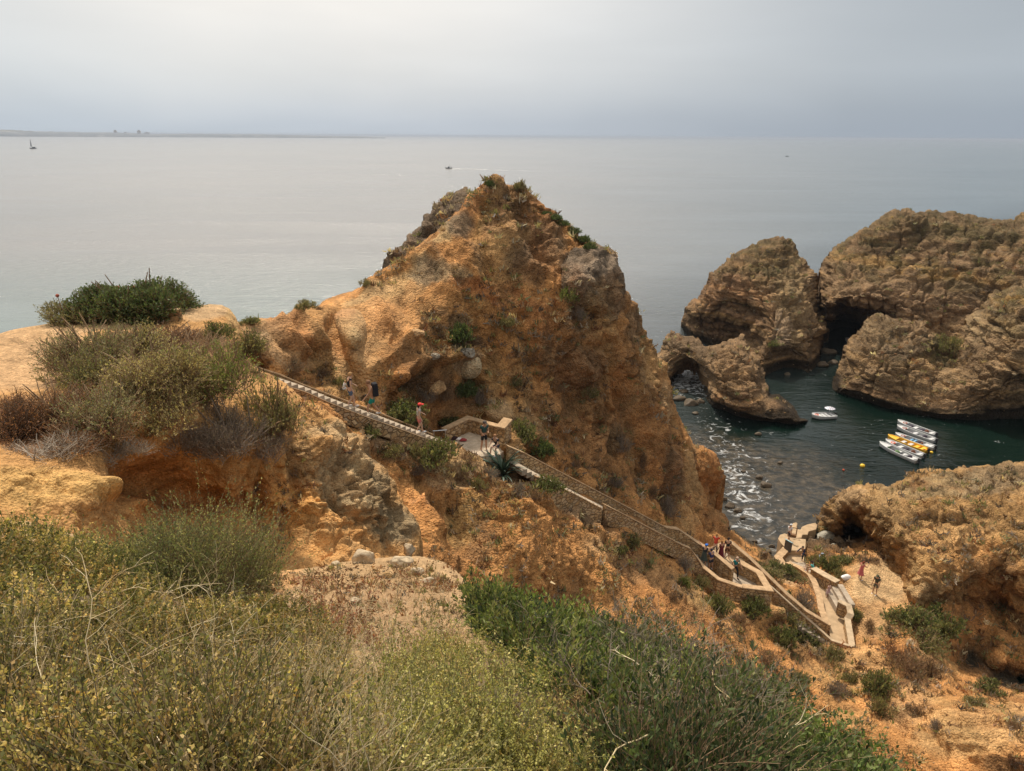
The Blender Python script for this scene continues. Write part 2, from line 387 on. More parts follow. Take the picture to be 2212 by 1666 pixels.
def beds(p, h, seed, tilt=.25):
    """each sedimentary bed stands out or falls back by its own amount"""
    zw = (p[:, 2] + tilt * fbm(p * np.array([1, 1, .1]), .18, 3, seed) * 3 + .05 * p[:, 0]) / h; i = np.floor(zw).astype(np.int64); f = zw - i; f = np.clip((f - .85) / .15, 0, 1); o = np.zeros_like(i)
    a_ = _h(i, o, o, seed) / 4294967295.0; b_ = _h(i + 1, o, o, seed) / 4294967295.0; return a_ * (1 - f) + b_ * f - .5
def blocks(p, s, seed):
    d1, d2, r = worley(p + .25 / s * fbm(p, s * 1.5, 2, seed + 3)[:, None], s, seed, True); return (r - .5) * np.clip((d2 - d1) * 8, 0, 1), d2 - d1
def d_stack(p, x, y, n, col):
    b1 = beds(p, 2.4, 11, .12); b2 = beds(p, .75, 17, .12); q = p * np.array([.75, .75, 1.7])
    k1, c1_ = blocks(q, .16, 2); k2, c2_ = blocks(q, .42, 5); k3, c3_ = blocks(q, 1.1, 9)
    rid = fbm(p * np.array([1, 1, .3]), .30, 4, 21, ridge=True)
    st_ = np.clip(1.25 - n[:, 2] * 1.5, .12, 1); b1 = b1 * st_; b2 = b2 * st_
    dd = .8 * fbm(p, .14, 3, 8) * EDGE + 1.3 * b1 + .6 * b2 + 1.1 * k1 + .45 * k2 + .30 * k3 + .20 * rid + .20 * fbm(p, 1.3, 4, 9) - .3 - .9 * np.clip(1 - blocks(p * np.array([1, 1, .12]), .22, 81)[1] * 9, 0, 1)
    dd -= .7 * np.clip(1 - c1_ * 8, 0, 1) + .4 * np.clip(1 - c2_ * 6, 0, 1)
    pit = np.clip(.18 - worley(p, .33, 71)[0], 0, 1) * 5 * (fbm(p, .2, 2, 72) > .12); dd -= pit * .9
    z = p[:, 2]
    notch = np.clip(1 - np.abs(z - .9) / 1.8, 0, 1); low = np.clip(z / 4, .25, 1); dd = dd * low - .7 * notch * np.clip(1.2 - n[:, 2] * 2, 0, 1)
    col = col * (1 + .5 * b1 + .45 * b2 + .3 * k2)[:, None]
    yl = np.clip(b2 * 4 - 1.1, 0, 1)[:, None] * .5; col = col * (1 - yl) + np.array((.46, .33, .15)) * yl
    col = col * (1 + .30 * fbm(p, .25, 4, 33)[:, None])
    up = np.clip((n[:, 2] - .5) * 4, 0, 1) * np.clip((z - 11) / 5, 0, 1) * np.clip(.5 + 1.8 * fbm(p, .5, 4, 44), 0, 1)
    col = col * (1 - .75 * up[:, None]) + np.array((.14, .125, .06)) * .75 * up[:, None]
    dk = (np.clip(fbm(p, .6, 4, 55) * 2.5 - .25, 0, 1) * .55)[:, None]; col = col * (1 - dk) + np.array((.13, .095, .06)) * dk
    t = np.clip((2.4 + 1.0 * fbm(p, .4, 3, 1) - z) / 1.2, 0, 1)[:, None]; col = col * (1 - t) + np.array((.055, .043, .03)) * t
    return dd, col * np.array((.76, .71, .66))

S2 = [(1425, 740), (1470, 700), (1470, 692), (1474, 661), (1492, 649), (1507, 637), (1523, 610), (1531, 586), (1554, 571), (1566, 559), (1589, 549), (1613, 536), (1628, 524), (1652, 516), (1675, 510), (1695, 510), (1710, 516), (1722, 532), (1734, 551), (1749, 563), (1753, 579), (1765, 590), (1769, 614), (1773, 645), (1777, 668), (1784, 692), (1796, 715), (1784, 731), (1777, 754), (1773, 774), (1769, 801), (1763, 835), (1640, 835), (1600, 800), (1546, 775), (1476, 745)]
S2 = S2[2:]
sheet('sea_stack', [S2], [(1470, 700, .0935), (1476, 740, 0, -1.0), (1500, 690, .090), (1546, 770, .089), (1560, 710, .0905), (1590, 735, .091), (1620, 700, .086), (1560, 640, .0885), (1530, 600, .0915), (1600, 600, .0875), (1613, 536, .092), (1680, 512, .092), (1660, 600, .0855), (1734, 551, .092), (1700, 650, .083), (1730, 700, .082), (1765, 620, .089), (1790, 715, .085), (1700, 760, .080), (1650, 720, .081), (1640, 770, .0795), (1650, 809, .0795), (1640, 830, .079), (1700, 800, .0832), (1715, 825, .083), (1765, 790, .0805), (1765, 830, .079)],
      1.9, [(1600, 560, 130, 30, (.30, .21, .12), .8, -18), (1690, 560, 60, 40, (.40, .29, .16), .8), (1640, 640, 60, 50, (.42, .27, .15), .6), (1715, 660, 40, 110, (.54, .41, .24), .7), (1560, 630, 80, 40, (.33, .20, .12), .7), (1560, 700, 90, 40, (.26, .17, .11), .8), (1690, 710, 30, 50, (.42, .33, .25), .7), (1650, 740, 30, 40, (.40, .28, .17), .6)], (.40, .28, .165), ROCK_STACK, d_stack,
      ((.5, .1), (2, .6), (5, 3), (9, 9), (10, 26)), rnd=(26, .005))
tag(LAND['sea_stack']['obj'], 'tall triangular sea stack standing behind the low arch rock, left of the broad cliff', 'sea stack')

S3 = [(1773, 567), (1784, 547), (1800, 528), (1823, 516), (1851, 497), (1878, 481), (1913, 461), (1933, 450), (1956, 446), (1972, 452), (2003, 450), (2030, 454), (2073, 456), (2112, 463), (2136, 467), (2175, 471), (2190, 469), (2212, 454), (2250, 440), (2340, 420), (2340, 930), (1800, 930), (1790, 800), (1776, 720), (1770, 640)]
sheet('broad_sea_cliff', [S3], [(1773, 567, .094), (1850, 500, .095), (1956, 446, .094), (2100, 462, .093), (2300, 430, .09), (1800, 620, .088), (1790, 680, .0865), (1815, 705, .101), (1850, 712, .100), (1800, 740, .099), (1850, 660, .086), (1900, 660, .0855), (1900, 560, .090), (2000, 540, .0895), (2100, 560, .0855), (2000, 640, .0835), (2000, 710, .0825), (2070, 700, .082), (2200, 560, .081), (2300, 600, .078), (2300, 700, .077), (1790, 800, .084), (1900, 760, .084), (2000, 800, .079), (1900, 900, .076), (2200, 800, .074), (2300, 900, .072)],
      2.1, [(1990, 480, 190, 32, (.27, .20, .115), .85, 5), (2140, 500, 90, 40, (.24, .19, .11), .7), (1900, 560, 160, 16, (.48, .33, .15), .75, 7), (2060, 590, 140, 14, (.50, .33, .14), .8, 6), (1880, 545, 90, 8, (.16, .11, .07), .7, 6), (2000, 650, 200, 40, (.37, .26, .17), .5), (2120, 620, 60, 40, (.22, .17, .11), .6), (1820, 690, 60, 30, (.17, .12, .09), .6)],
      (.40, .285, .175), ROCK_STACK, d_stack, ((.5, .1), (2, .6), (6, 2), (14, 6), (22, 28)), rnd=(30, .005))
tag(LAND['broad_sea_cliff']['obj'], 'broad layered sea cliff with scrubby flat top at the far right', 'sea cliff')

S4 = [(1400, 780), (1425, 754), (1433, 727), (1449, 715), (1460, 719), (1476, 727), (1499, 731), (1527, 741), (1542, 743), (1566, 735), (1585, 729), (1601, 723), (1609, 727), (1619, 743), (1624, 762), (1644, 774), (1656, 797), (1658, 813), (1660, 836), (1663, 854), (1683, 858), (1699, 872), (1718, 887), (1730, 901), (1749, 903), (1752, 916), (1722, 926), (1683, 922), (1644, 920), (1597, 912), (1566, 900), (1527, 886), (1521, 864), (1527, 836), (1523, 817), (1511, 805), (1499, 793), (1484, 789), (1468, 797), (1460, 813), (1453, 836), (1450, 868), (1400, 880)]
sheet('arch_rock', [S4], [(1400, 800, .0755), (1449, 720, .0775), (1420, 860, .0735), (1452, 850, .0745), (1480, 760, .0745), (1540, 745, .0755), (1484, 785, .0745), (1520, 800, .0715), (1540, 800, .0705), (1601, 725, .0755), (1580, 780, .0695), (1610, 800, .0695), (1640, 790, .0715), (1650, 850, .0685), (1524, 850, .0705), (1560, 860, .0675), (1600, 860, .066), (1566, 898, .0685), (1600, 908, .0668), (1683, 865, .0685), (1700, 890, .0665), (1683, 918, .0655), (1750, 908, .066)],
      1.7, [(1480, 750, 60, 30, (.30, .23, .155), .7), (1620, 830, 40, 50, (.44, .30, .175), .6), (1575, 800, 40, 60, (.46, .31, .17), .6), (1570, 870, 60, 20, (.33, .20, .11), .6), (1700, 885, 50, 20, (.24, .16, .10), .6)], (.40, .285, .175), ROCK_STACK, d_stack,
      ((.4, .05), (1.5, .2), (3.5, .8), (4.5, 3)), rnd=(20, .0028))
tag(LAND['arch_rock']['obj'], 'low brown arch rock pierced by a hole over the surf, beside the tall stack', 'arch rock')

S6 = [(1816, 774), (1820, 754), (1831, 735), (1851, 715), (1870, 692), (1894, 676), (1913, 674), (1929, 682), (1976, 686), (2003, 692), (2013, 711), (2034, 719), (2058, 727), (2073, 707), (2089, 684), (2112, 661), (2132, 633), (2151, 622), (2175, 618), (2212, 606), (2340, 580), (2340, 960), (2212, 945), (2151, 925), (2093, 922), (2034, 919), (1976, 909), (1917, 897), (1878, 882), (1820, 866), (1792, 860), (1788, 844), (1804, 809)]
sheet('cove_cliff', [S6], [(1816, 774, .0765), (1851, 715, .0775), (1913, 676, .077), (2003, 695, .0765), (1880, 760, .0725), (1860, 820, .0715), (1795, 850, .0745), (1830, 862, .0735), (1920, 820, .070), (1980, 760, .0715), (2030, 740, .0745), (2060, 740, .0755), (2050, 800, .0705), (2100, 780, .0685), (2112, 665, .0725), (2212, 610, .071), (2150, 700, .068), (2150, 800, .0655), (2050, 870, .0675), (1976, 900, .0685), (2034, 912, .0675), (2093, 918, .067), (2170, 880, .0655), (2170, 915, .069), (2212, 935, .070), (2300, 700, .065), (2300, 900, .066)],
      2.0, [(1900, 700, 60, 30, (.30, .24, .15), .6), (1940, 760, 60, 40, (.30, .24, .16), .6), (2035, 750, 36, 34, (.15, .14, .07), .85), (2120, 680, 40, 60, (.46, .36, .22), .7, 35), (2180, 640, 50, 12, (.50, .33, .12), .8), (2170, 700, 40, 30, (.25, .20, .11), .6), (1920, 860, 160, 16, (.25, .16, .10), .6, 8), (2100, 860, 100, 30, (.38, .25, .15), .5)], (.40, .29, .175), ROCK_STACK, d_stack,
      ((.5, .1), (2, .5), (6, 2), (10, 6), (12, 20)), rnd=(24, .003))
tag(LAND['cove_cliff']['obj'], 'rounded brown cliff rising from the green cove at the right, behind the moored boats', 'sea cliff')

# ridges (+) and gullies (-) of the big slope: line, half width, metres
RIDGE = [([(800, 625), (850, 592), (905, 566), (940, 545), (985, 490), (1035, 430), (1062, 396)], 13, .9), ([(1064, 392), (1082, 450), (1100, 510), (1125, 560), (1150, 590)], 14, 1.0), ([(1110, 410), (1150, 470), (1185, 540), (1205, 580)], 12, .7),
  ([(940, 560), (960, 600), (975, 640)], 12, .6), ([(990, 510), (1010, 560), (1025, 600)], 10, .5), ([(1150, 585), (1190, 606), (1206, 620)], 10, .5), ([(1090, 430), (1125, 500), (1165, 560)], 9, -.8), ([(1025, 480), (1050, 540), (1060, 600)], 10, -.6), ([(1130, 430), (1170, 510), (1195, 570)], 7, -.5),
  ([(640, 690), (668, 725), (700, 770), (712, 790)], 11, .9), ([(600, 700), (628, 735), (655, 765)], 10, .7), ([(672, 690), (700, 735), (722, 780)], 10, -.3), ([(622, 700), (648, 740), (680, 778)], 7, -.7), ([(575, 705), (600, 735), (625, 760)], 7, -.5), ([(720, 690), (735, 740), (752, 790), (790, 850), (810, 880)], 15, -1.0), ([(745, 735), (760, 765), (775, 785)], 9, .4),
  ([(815, 660), (840, 700), (870, 740), (880, 760)], 12, .8), ([(840, 740), (820, 780), (800, 800)], 9, .5), ([(870, 650), (900, 690), (905, 720)], 12, -.6), ([(905, 700), (890, 735), (850, 770), (830, 790)], 9, .8), ([(860, 820), (890, 790), (930, 775), (985, 768), (1030, 775)], 11, 1.0), ([(880, 850), (920, 825), (980, 822), (1030, 832)], 14, -1.3),
  ([(1206, 650), (1222, 700), (1240, 760), (1270, 830), (1290, 900)], 14, .9), ([(1195, 640), (1200, 720), (1215, 800), (1240, 880)], 14, -.8), ([(1348, 640), (1340, 720), (1360, 800), (1400, 880), (1430, 960), (1460, 1060)], 16, .8), ([(1300, 750), (1320, 820), (1350, 900), (1390, 990), (1430, 1070)], 14, -.9), ([(1285, 720), (1290, 770), (1312, 820)], 10, .7),
  ([(1390, 710), (1396, 760), (1425, 820), (1450, 900)], 10, -.5), ([(1480, 960), (1478, 1020), (1495, 1100)], 9, -.6), ([(1100, 640), (1130, 720), (1170, 800), (1220, 900), (1290, 1000)], 14, -.4), ([(1060, 660), (1090, 740), (1110, 800), (1130, 860)], 14, .35),
  ([(940, 1075), (965, 1120), (1010, 1170), (1060, 1215)], 12, -1.1), ([(905, 1095), (925, 1120), (940, 1160)], 9, .8), ([(1000, 1060), (1030, 1100), (1080, 1170), (1110, 1210)], 11, .7), ([(975, 1075), (990, 1110), (1020, 1150)], 7, -.6), ([(1180, 1110), (1230, 1170), (1280, 1240)], 10, -.5), ([(1100, 1080), (1160, 1130), (1220, 1200)], 14, .35), ([(1300, 1170), (1340, 1220), (1380, 1270)], 9, -.5), ([(1400, 1210), (1440, 1260), (1470, 1300)], 9, .4), ([(1500, 1280), (1520, 1320), (1535, 1360)], 9, .4),
  ([(1940, 1500), (2000, 1560), (2040, 1640)], 9, -.5), ([(1880, 1440), (1900, 1500), (1960, 1580)], 10, -.6), ([(1960, 1400), (2010, 1440), (2050, 1490)], 12, .8), ([(2030, 1590), (2100, 1600), (2212, 1596)], 6, .5), ([(2050, 1615), (2130, 1622), (2212, 1628)], 6, .45), ([(2080, 1560), (2150, 1566), (2212, 1562)], 5, .4), ([(2100, 1645), (2160, 1650), (2212, 1655)], 6, .4), ([(1640, 1290), (1665, 1320), (1680, 1360)], 10, .8), ([(1700, 1420), (1760, 1480), (1820, 1540)], 12, -.5)]
def features(p, x, y):
    jx = x + 7 * fbm(p, 1.1, 3, 191); jy = y + 7 * fbm(p, 1.1, 3, 157); out = np.zeros(len(x))
    for line, w, h in RIDGE:
        w = w * 1.35
        a_ = np.array(line, float); lo = a_.min(0) - 3 * w; hi = a_.max(0) + 3 * w; m = (jx > lo[0]) & (jx < hi[0]) & (jy > lo[1]) & (jy < hi[1])
        if not m.any(): continue
        X, Y = jx[m], jy[m]; best = np.full(m.sum(), 1e9)
        for i in range(len(a_) - 1):
            d = a_[i + 1] - a_[i]; t = np.clip(((X - a_[i, 0]) * d[0] + (Y - a_[i, 1]) * d[1]) / (d @ d), 0, 1); e = (i + t) / (len(a_) - 1); tap = 1 + .9 * np.clip(np.abs(e - .5) * 2 - .6, 0, 1)
            best = np.minimum(best, np.hypot(X - a_[i, 0] - t * d[0], Y - a_[i, 1] - t * d[1]) * tap)
        out[m] += h * np.exp(-(best / w) ** 1.5)
    return out
def d_hill(p, x, y, n, col):
    ft = .72 * features(p, x, y) * EDGE
    rockm = np.clip((.34 - col.mean(1)) * 8, 0, 1); path = np.clip((col.mean(1) - .40) * 12, 0, 1)
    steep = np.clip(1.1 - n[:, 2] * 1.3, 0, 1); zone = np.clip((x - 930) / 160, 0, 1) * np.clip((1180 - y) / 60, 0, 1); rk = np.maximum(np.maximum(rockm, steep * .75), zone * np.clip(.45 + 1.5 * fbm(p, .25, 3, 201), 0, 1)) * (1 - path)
    run = 1 - np.abs(fbm(p * np.array([1, .25, .22]), .85, 4, 21)) * 3; run2 = 1 - np.abs(fbm(p * np.array([1, .3, .25]), 2.4, 3, 25)) * 3
    k1, e1 = blocks(p, .30, 2); k2, e2 = blocks(p, .8, 5); k3, e3 = blocks(p, 2.0, 9); b1 = beds(p, 1.1, 31)
    lump = 1 - worley(p, 1.6, 61)[0]
    dd = ft + .35 * fbm(p, .22, 3, 8) + .13 * run * (1 - .5 * path) + .05 * run2 * (1 - .6 * path) + rk * (.80 * k1 + .62 * k2 + .32 * k3 + .14 * b1 - .22 * np.clip(1 - e1 * 7, 0, 1) - .12 * np.clip(1 - e2 * 6, 0, 1)) \
        + (1 - rk) * (1 - path) * (.12 * k2 + .11 * k3 + .13 * lump) + .11 * fbm(p, 1.6, 5, 12) * (1 - .6 * path)
    szn = np.exp(-((x - 740) / 170) ** 2 - ((y - 735) / 75) ** 2) + .7 * np.exp(-((x - 860) / 110) ** 2 - ((y - 640) / 50) ** 2); szn = np.clip(szn * 1.5, 0, .85)
    dd = dd * (1 - szn) + szn * (ft + .10 * fbm(p, .6, 3, 15) + .09 * run + .05 * run2 + .02 * fbm(p, 5, 3, 19))
    fm = flatmask(p); dd = dd * (1 - fm) - .12 * fm
    s = fbm(p, .7, 5, 33)[:, None]; s2 = fbm(p, 3.5, 4, 35)[:, None]
    col = col * (1 + (.32 * s + .30 * s2 + .5 * k2[:, None] + .2 * run[:, None] - .1) * (1 - .6 * path)[:, None])
    w = (np.clip(fbm(p * np.array([1, .4, .3]), .5, 4, 66) * 2.2 - .3, 0, 1) * (1 - path) * .55)[:, None]
    col = col * (1 - w) + np.array((.44, .20, .075)) * w
    w = (np.clip(fbm(p * np.array([1, .5, .4]), .8, 4, 68) * 2.4 - .35, 0, 1) * (1 - path) * .6)[:, None]
    col = col * (1 - w) + np.array((.22, .15, .09)) * w
    w = (np.clip(fbm(p * np.array([1, .6, .5]), .35, 4, 69) * 2.2 - .45, 0, 1) * (1 - path) * .6)[:, None]
    col = col * (1 - w) + np.array((.62, .42, .20)) * w
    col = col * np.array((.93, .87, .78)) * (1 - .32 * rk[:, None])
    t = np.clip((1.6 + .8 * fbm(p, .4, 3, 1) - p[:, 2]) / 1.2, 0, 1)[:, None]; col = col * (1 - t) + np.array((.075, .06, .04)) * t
    return dd, col

def d_head(p, x, y, n, col):
    dd, c = d_hill(p, x, y, n, col); k1, e1 = blocks(p, .45, 42); k2, e2 = blocks(p, 1.3, 45); l1 = 1 - worley(p, 1.1, 46)[0]
    return dd + .45 * k1 + .35 * k2 + .30 * l1 - .25 * np.clip(1 - e1 * 7, 0, 1), c

# rear dark rock of the peak
SB = [(815, 640), (823, 590), (829, 568), (838, 553), (851, 538), (869, 520), (888, 502), (910, 491), (917, 465), (939, 454), (943, 436), (961, 419), (980, 412), (1009, 411), (1013, 421), (1040, 430), (1060, 520), (960, 640)]
sheet('back_crag', [SB], [(815, 640, .031), (829, 568, .0315), (917, 465, .034), (980, 412, .0352), (1013, 421, .035), (1040, 520, .0335), (960, 640, .032), (880, 560, .0318), (950, 480, .0335)],
      2.4, [(960, 450, 60, 40, (.25, .19, .14), .7), (860, 570, 60, 40, (.27, .21, .16), .5)], (.28, .21, .15), ROCK_HILL, d_hill, ((.3, .1), (1, .8), (2.5, 3), (4, 10), (5, 30)), rnd=(16, .0012))
tag(LAND['back_crag']['obj'], kind='structure')

# orange cliff foot behind the pale spur
SM = [(1480, 935), (1499, 963), (1519, 963), (1537, 977), (1549, 992), (1555, 1012), (1566, 1030), (1557, 1050), (1554, 1065), (1543, 1083), (1537, 1090), (1543, 1103), (1563, 1112), (1572, 1129), (1577, 1156), (1590, 1200), (1500, 1210), (1470, 1050)]
sheet('cliff_foot', [SM], [(1499, 963, .0415), (1555, 1012, .0425), (1520, 1020, .0405), (1545, 1070, .0445), (1565, 1120, .0425), (1577, 1156, .042), (1585, 1195, .0418), (1510, 1100, .0405), (1510, 1200, .040)],
      2.4, [(1535, 1010, 40, 60, (.58, .28, .11), .8), (1560, 1140, 30, 40, (.52, .32, .16), .7)], (.54, .30, .13), ROCK_HILL, d_hill, ((.3, .1), (1, .8), (2.0, 3), (3, 10), (3.5, 16)), rnd=(14, .001))
tag(LAND['cliff_foot']['obj'], kind='structure')

H = [(470, 720), (520, 703), (560, 692), (600, 686), (632, 673), (650, 664), (690, 663), (703, 651), (730, 640), (759, 631), (781, 619), (807, 605), (825, 592), (848, 578), (880, 553), (917, 520), (943, 502), (965, 480), (994, 454), (1013, 425), (1031, 410), (1049, 404), (1064, 397), (1075, 396), (1101, 403), (1117, 404), (1138, 414), (1156, 432), (1171, 447), (1193, 464), (1219, 482), (1237, 498), (1252, 512), (1270, 522), (1285, 534), (1310, 535), (1321, 542), (1332, 553), (1336, 575), (1344, 590), (1347, 612), (1347, 634), (1355, 630), (1362, 649), (1377, 656), (1384, 675), (1391, 704), (1402, 722), (1413, 737), (1417, 763), (1428, 777), (1439, 785), (1443, 814), (1454, 840), (1457, 869), (1469, 899), (1480, 925), (1490, 954), (1500, 985), (1512, 1030), (1522, 1070), (1530, 1120), (1534, 1150),
     (1600, 1150), (1640, 1165), (1690, 1110), (1760, 1095), (1850, 1090), (2000, 1120), (2340, 1120), (2340, 1790), (980, 1790), (800, 1300), (640, 1120), (520, 930), (440, 820)]
Hc = [(470, 720, .0185), (530, 702, .0197), (450, 820, .0172), (520, 930, .0178), (600, 690, .0222), (640, 668, .0249), (700, 655, .0263), (760, 632, .0279), (825, 592, .0293), (900, 540, .0305), (985, 455, .0325), (1065, 390, .0345), (1180, 460, .0352), (1270, 525, .0358),
      (1300, 560, .0335), (1235, 545, .0338), (1215, 600, .0322), (1250, 650, .0318), (1340, 600, .035), (1300, 700, .0325), (1390, 710, .0362), (1340, 760, .0335), (1440, 800, .0378), (1400, 850, .0350), (1470, 905, .0385), (1500, 1000, .0392), (1530, 1120, .0392), (1480, 1060, .0368),
      (1000, 560, .0301), (1060, 480, .0320), (1100, 600, .0309), (1160, 560, .0322), (1190, 580, .0325), (1080, 750, .0298), (1000, 720, .0289), (980, 760, .0280), (940, 800, .0268), (1020, 800, .0287), (900, 720, .0266), (880, 690, .0267), (830, 740, .0258), (790, 700, .0257), (760, 770, .0238), (740, 720, .0250), (700, 690, .0247), (660, 730, .0224), (690, 760, .0236), (610, 740, .0207), (600, 775, .0200), (850, 830, .0243), (900, 850, .0256), (1000, 850, .0286), (1200, 800, .031), (1300, 830, .0330), (1300, 950, .0328), (1200, 950, .0305), (1100, 880, .0291), (1400, 1050, .0342), (1450, 950, .0362),
      (1840, 1410, .0326),
      (800, 1000, .0206), (850, 1060, .0200), (900, 1050, .0216), (880, 1110, .0196), (930, 1130, .0192), (940, 1100, .0207), (1000, 1060, .0228), (870, 1180, .0180), (960, 1180, .0188), (1000, 1150, .0207), (1060, 1120, .0222), (1060, 1200, .0203), (1150, 1180, .0220), (1100, 1050, .0245), (1200, 1120, .0257), (1300, 1200, .0262), (1250, 1280, .0235), (1400, 1260, .0275), (1500, 1300, .0290), (1600, 1330, .0312), (1680, 1330, .0328), (1700, 1400, .0305), (1650, 1450, .028), (1750, 1450, .0296), (1850, 1500, .0288), (1900, 1420, .0312), (1900, 1360, .0336), (2000, 1360, .0340), (2050, 1500, .0284), (2000, 1440, .0312), (2150, 1560, .0248), (2212, 1640, .0222), (2340, 1700, .021), (2100, 1660, .0226), (1900, 1600, .0253), (1700, 1600, .0242), (1200, 1400, .0215), (1500, 1500, .0238), (1200, 1700, .017), (2000, 1780, .021), (2212, 1488, 0, .2), (2212, 1540, .0262), (2120, 1517, .0272), (2075, 1502, .0280), (2150, 1470, 0, .2), (2080, 1445, 0, .6),
      (1965, 1310, 0, 5.1), (1880, 1215, 0, 5.1), (1835, 1255, 0, 5.0), (1850, 1300, 0, 4.95), (1660, 1215, 0, 1.4), (1635, 1185, 0, -1.2), (1600, 1160, 0, -2), (1700, 1150, 0, -.9), (1780, 1150, 0, -.6), (1770, 1200, 0, 2.2), (1800, 1215, 0, 3.2), (1850, 1180, 0, 1.5), (1950, 1170, 0, 1.5), (2000, 1250, 0, 5), (2100, 1250, 0, 3), (2150, 1400, 0, 1.6), (2160, 1432, 0, 1.8), (2225, 1430, 0, 1.8), (2212, 1380, 0, 1.5), (2300, 1200, 0, 2), (2045, 1392, 0, 2.5)]
HB = [(1330, 900, 130, 190, (.36, .21, .11), .55, -15), (1160, 560, 60, 60, (.32, .21, .13), .6), (1240, 780, 70, 140, (.40, .24, .12), .5, -20), (660, 735, 110, 50, (.70, .44, .22), .75, 15), (770, 720, 90, 70, (.70, .45, .23), .75), (850, 640, 90, 30, (.66, .42, .21), .6, -35), (545, 720, 60, 40, SAND, .9), (600, 760, 70, 30, PSAND, .6, 20), (740, 770, 34, 60, (.70, .45, .23), .95, -20), (780, 810, 34, 60, (.70, .45, .23), .9, -20), (650, 740, 70, 40, (.64, .36, .16), .7), (840, 690, 60, 40, (.66, .38, .18), .7), (700, 730, 90, 40, (.60, .33, .15), .7, 20), (620, 715, 60, 30, RED, .35, 40), (760, 700, 50, 50, ORG, .6), (850, 700, 60, 40, (.62, .34, .15), .8, -25), (800, 640, 60, 14, (.66, .46, .25), .8, -30),
      (870, 610, 60, 14, (.66, .44, .22), .8, -38), (950, 525, 70, 12, (.66, .46, .24), .9, -38), (1010, 460, 40, 18, (.60, .30, .13), .8, -50), (1050, 400, 20, 20, (.56, .27, .12), .8), (1060, 450, 14, 50, YEL, .6, 20), (1000, 500, 40, 22, GRY, .7, -30), (920, 600, 40, 20, (.32, .27, .19), .7), (970, 600, 40, 26, (.46, .36, .22), .8), (1060, 560, 40, 60, (.56, .35, .16), .5), (1090, 470, 40, 50, (.40, .26, .15), .6), (1140, 520, 50, 60, (.28, .19, .12), .7, 35), (1180, 520, 40, 50, (.40, .27, .16), .7, 30), (1190, 600, 30, 30, (.50, .25, .10), .5),
      (1080, 640, 90, 30, (.50, .22, .09), .75, 15), (1000, 620, 40, 20, RED, .6), (950, 680, 100, 40, (.58, .33, .14), .5), (1100, 720, 90, 60, (.60, .30, .11), .7), (1050, 800, 50, 50, (.50, .32, .15), .6), (1170, 700, 40, 60, (.52, .25, .11), .6), (985, 705, 30, 24, SCR, .75), (940, 680, 30, 14, SCR, .5), (1000, 745, 40, 14, (.20, .15, .10), .7),
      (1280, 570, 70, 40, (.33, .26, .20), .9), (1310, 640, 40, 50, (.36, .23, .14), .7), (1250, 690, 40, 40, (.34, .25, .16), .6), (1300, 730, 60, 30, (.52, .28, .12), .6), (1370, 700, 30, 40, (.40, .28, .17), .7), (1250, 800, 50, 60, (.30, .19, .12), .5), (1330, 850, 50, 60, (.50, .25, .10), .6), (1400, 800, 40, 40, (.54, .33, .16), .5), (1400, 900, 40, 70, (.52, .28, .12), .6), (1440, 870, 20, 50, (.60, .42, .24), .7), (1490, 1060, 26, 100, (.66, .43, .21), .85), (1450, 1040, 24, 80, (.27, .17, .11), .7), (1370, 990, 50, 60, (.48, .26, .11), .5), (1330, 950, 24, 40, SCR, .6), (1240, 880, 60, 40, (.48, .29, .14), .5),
      (900, 780, 60, 40, (.36, .23, .12), .6), (960, 790, 40, 30, (.50, .36, .18), .6), (1010, 785, 26, 26, LROCK, .8), (930, 840, 70, 30, SCR, .8), (880, 830, 40, 26, (.34, .21, .12), .6), (1020, 860, 60, 30, (.26, .18, .11), .5), (1080, 880, 40, 30, PSAND, .75), (1120, 900, 40, 20, SAND, .7), (830, 870, 20, 40, SAND, .5), (1000, 890, 60, 14, SAND, .7), (1160, 900, 40, 60, (.33, .22, .12), .6),
      (1000, 1000, 140, 40, (.40, .29, .18), .75, 10), (860, 950, 70, 40, (.42, .30, .19), .7), (1100, 1010, 50, 30, PSAND, .6), (960, 1040, 60, 20, (.62, .42, .24), .8), (940, 1090, 50, 16, (.64, .36, .18), .8, 10), (960, 1120, 50, 34, RED, .8, 30), (900, 1140, 30, 50, ORG, .8, 30), (1010, 1120, 40, 60, (.62, .40, .17), .8, 40), (1110, 1130, 80, 60, (.56, .29, .11), .8, 30), (1200, 1160, 60, 50, (.58, .30, .12), .7), (1240, 1090, 100, 22, (.44, .33, .22), .7, 35), (1330, 1200, 80, 30, (.50, .36, .21), .6, 30), (1400, 1240, 80, 30, (.44, .28, .15), .6, 25), (1500, 1290, 70, 30, (.48, .30, .15), .6, 25), (1600, 1330, 60, 40, (.54, .33, .16), .7), (1660, 1350, 30, 40, (.56, .31, .12), .8),
      (1700, 1340, 60, 40, (.30, .23, .13), .7, 30), (1740, 1400, 60, 30, (.22, .18, .10), .7, 30), (1660, 1225, 60, 22, (.26, .21, .12), .8), (1710, 1250, 40, 14, PSAND, .7), (1900, 1260, 90, 60, (.70, .50, .29), .95), (1880, 1350, 60, 40, SAND, .9), (1860, 1440, 60, 50, (.62, .40, .2), .7), (1990, 1440, 50, 60, (.36, .22, .12), .7), (1950, 1520, 80, 40, (.50, .33, .18), .6), (2100, 1580, 140, 60, (.64, .41, .20), .9), (2180, 1540, 60, 40, (.58, .36, .17), .8), (2180, 1660, 60, 20, DBR, .5), (1790, 1180, 60, 26, (.16, .12, .08), .8)]
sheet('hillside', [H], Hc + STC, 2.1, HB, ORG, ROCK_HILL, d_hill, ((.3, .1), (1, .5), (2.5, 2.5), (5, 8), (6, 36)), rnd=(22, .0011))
tag(LAND['hillside']['obj'], kind='structure')

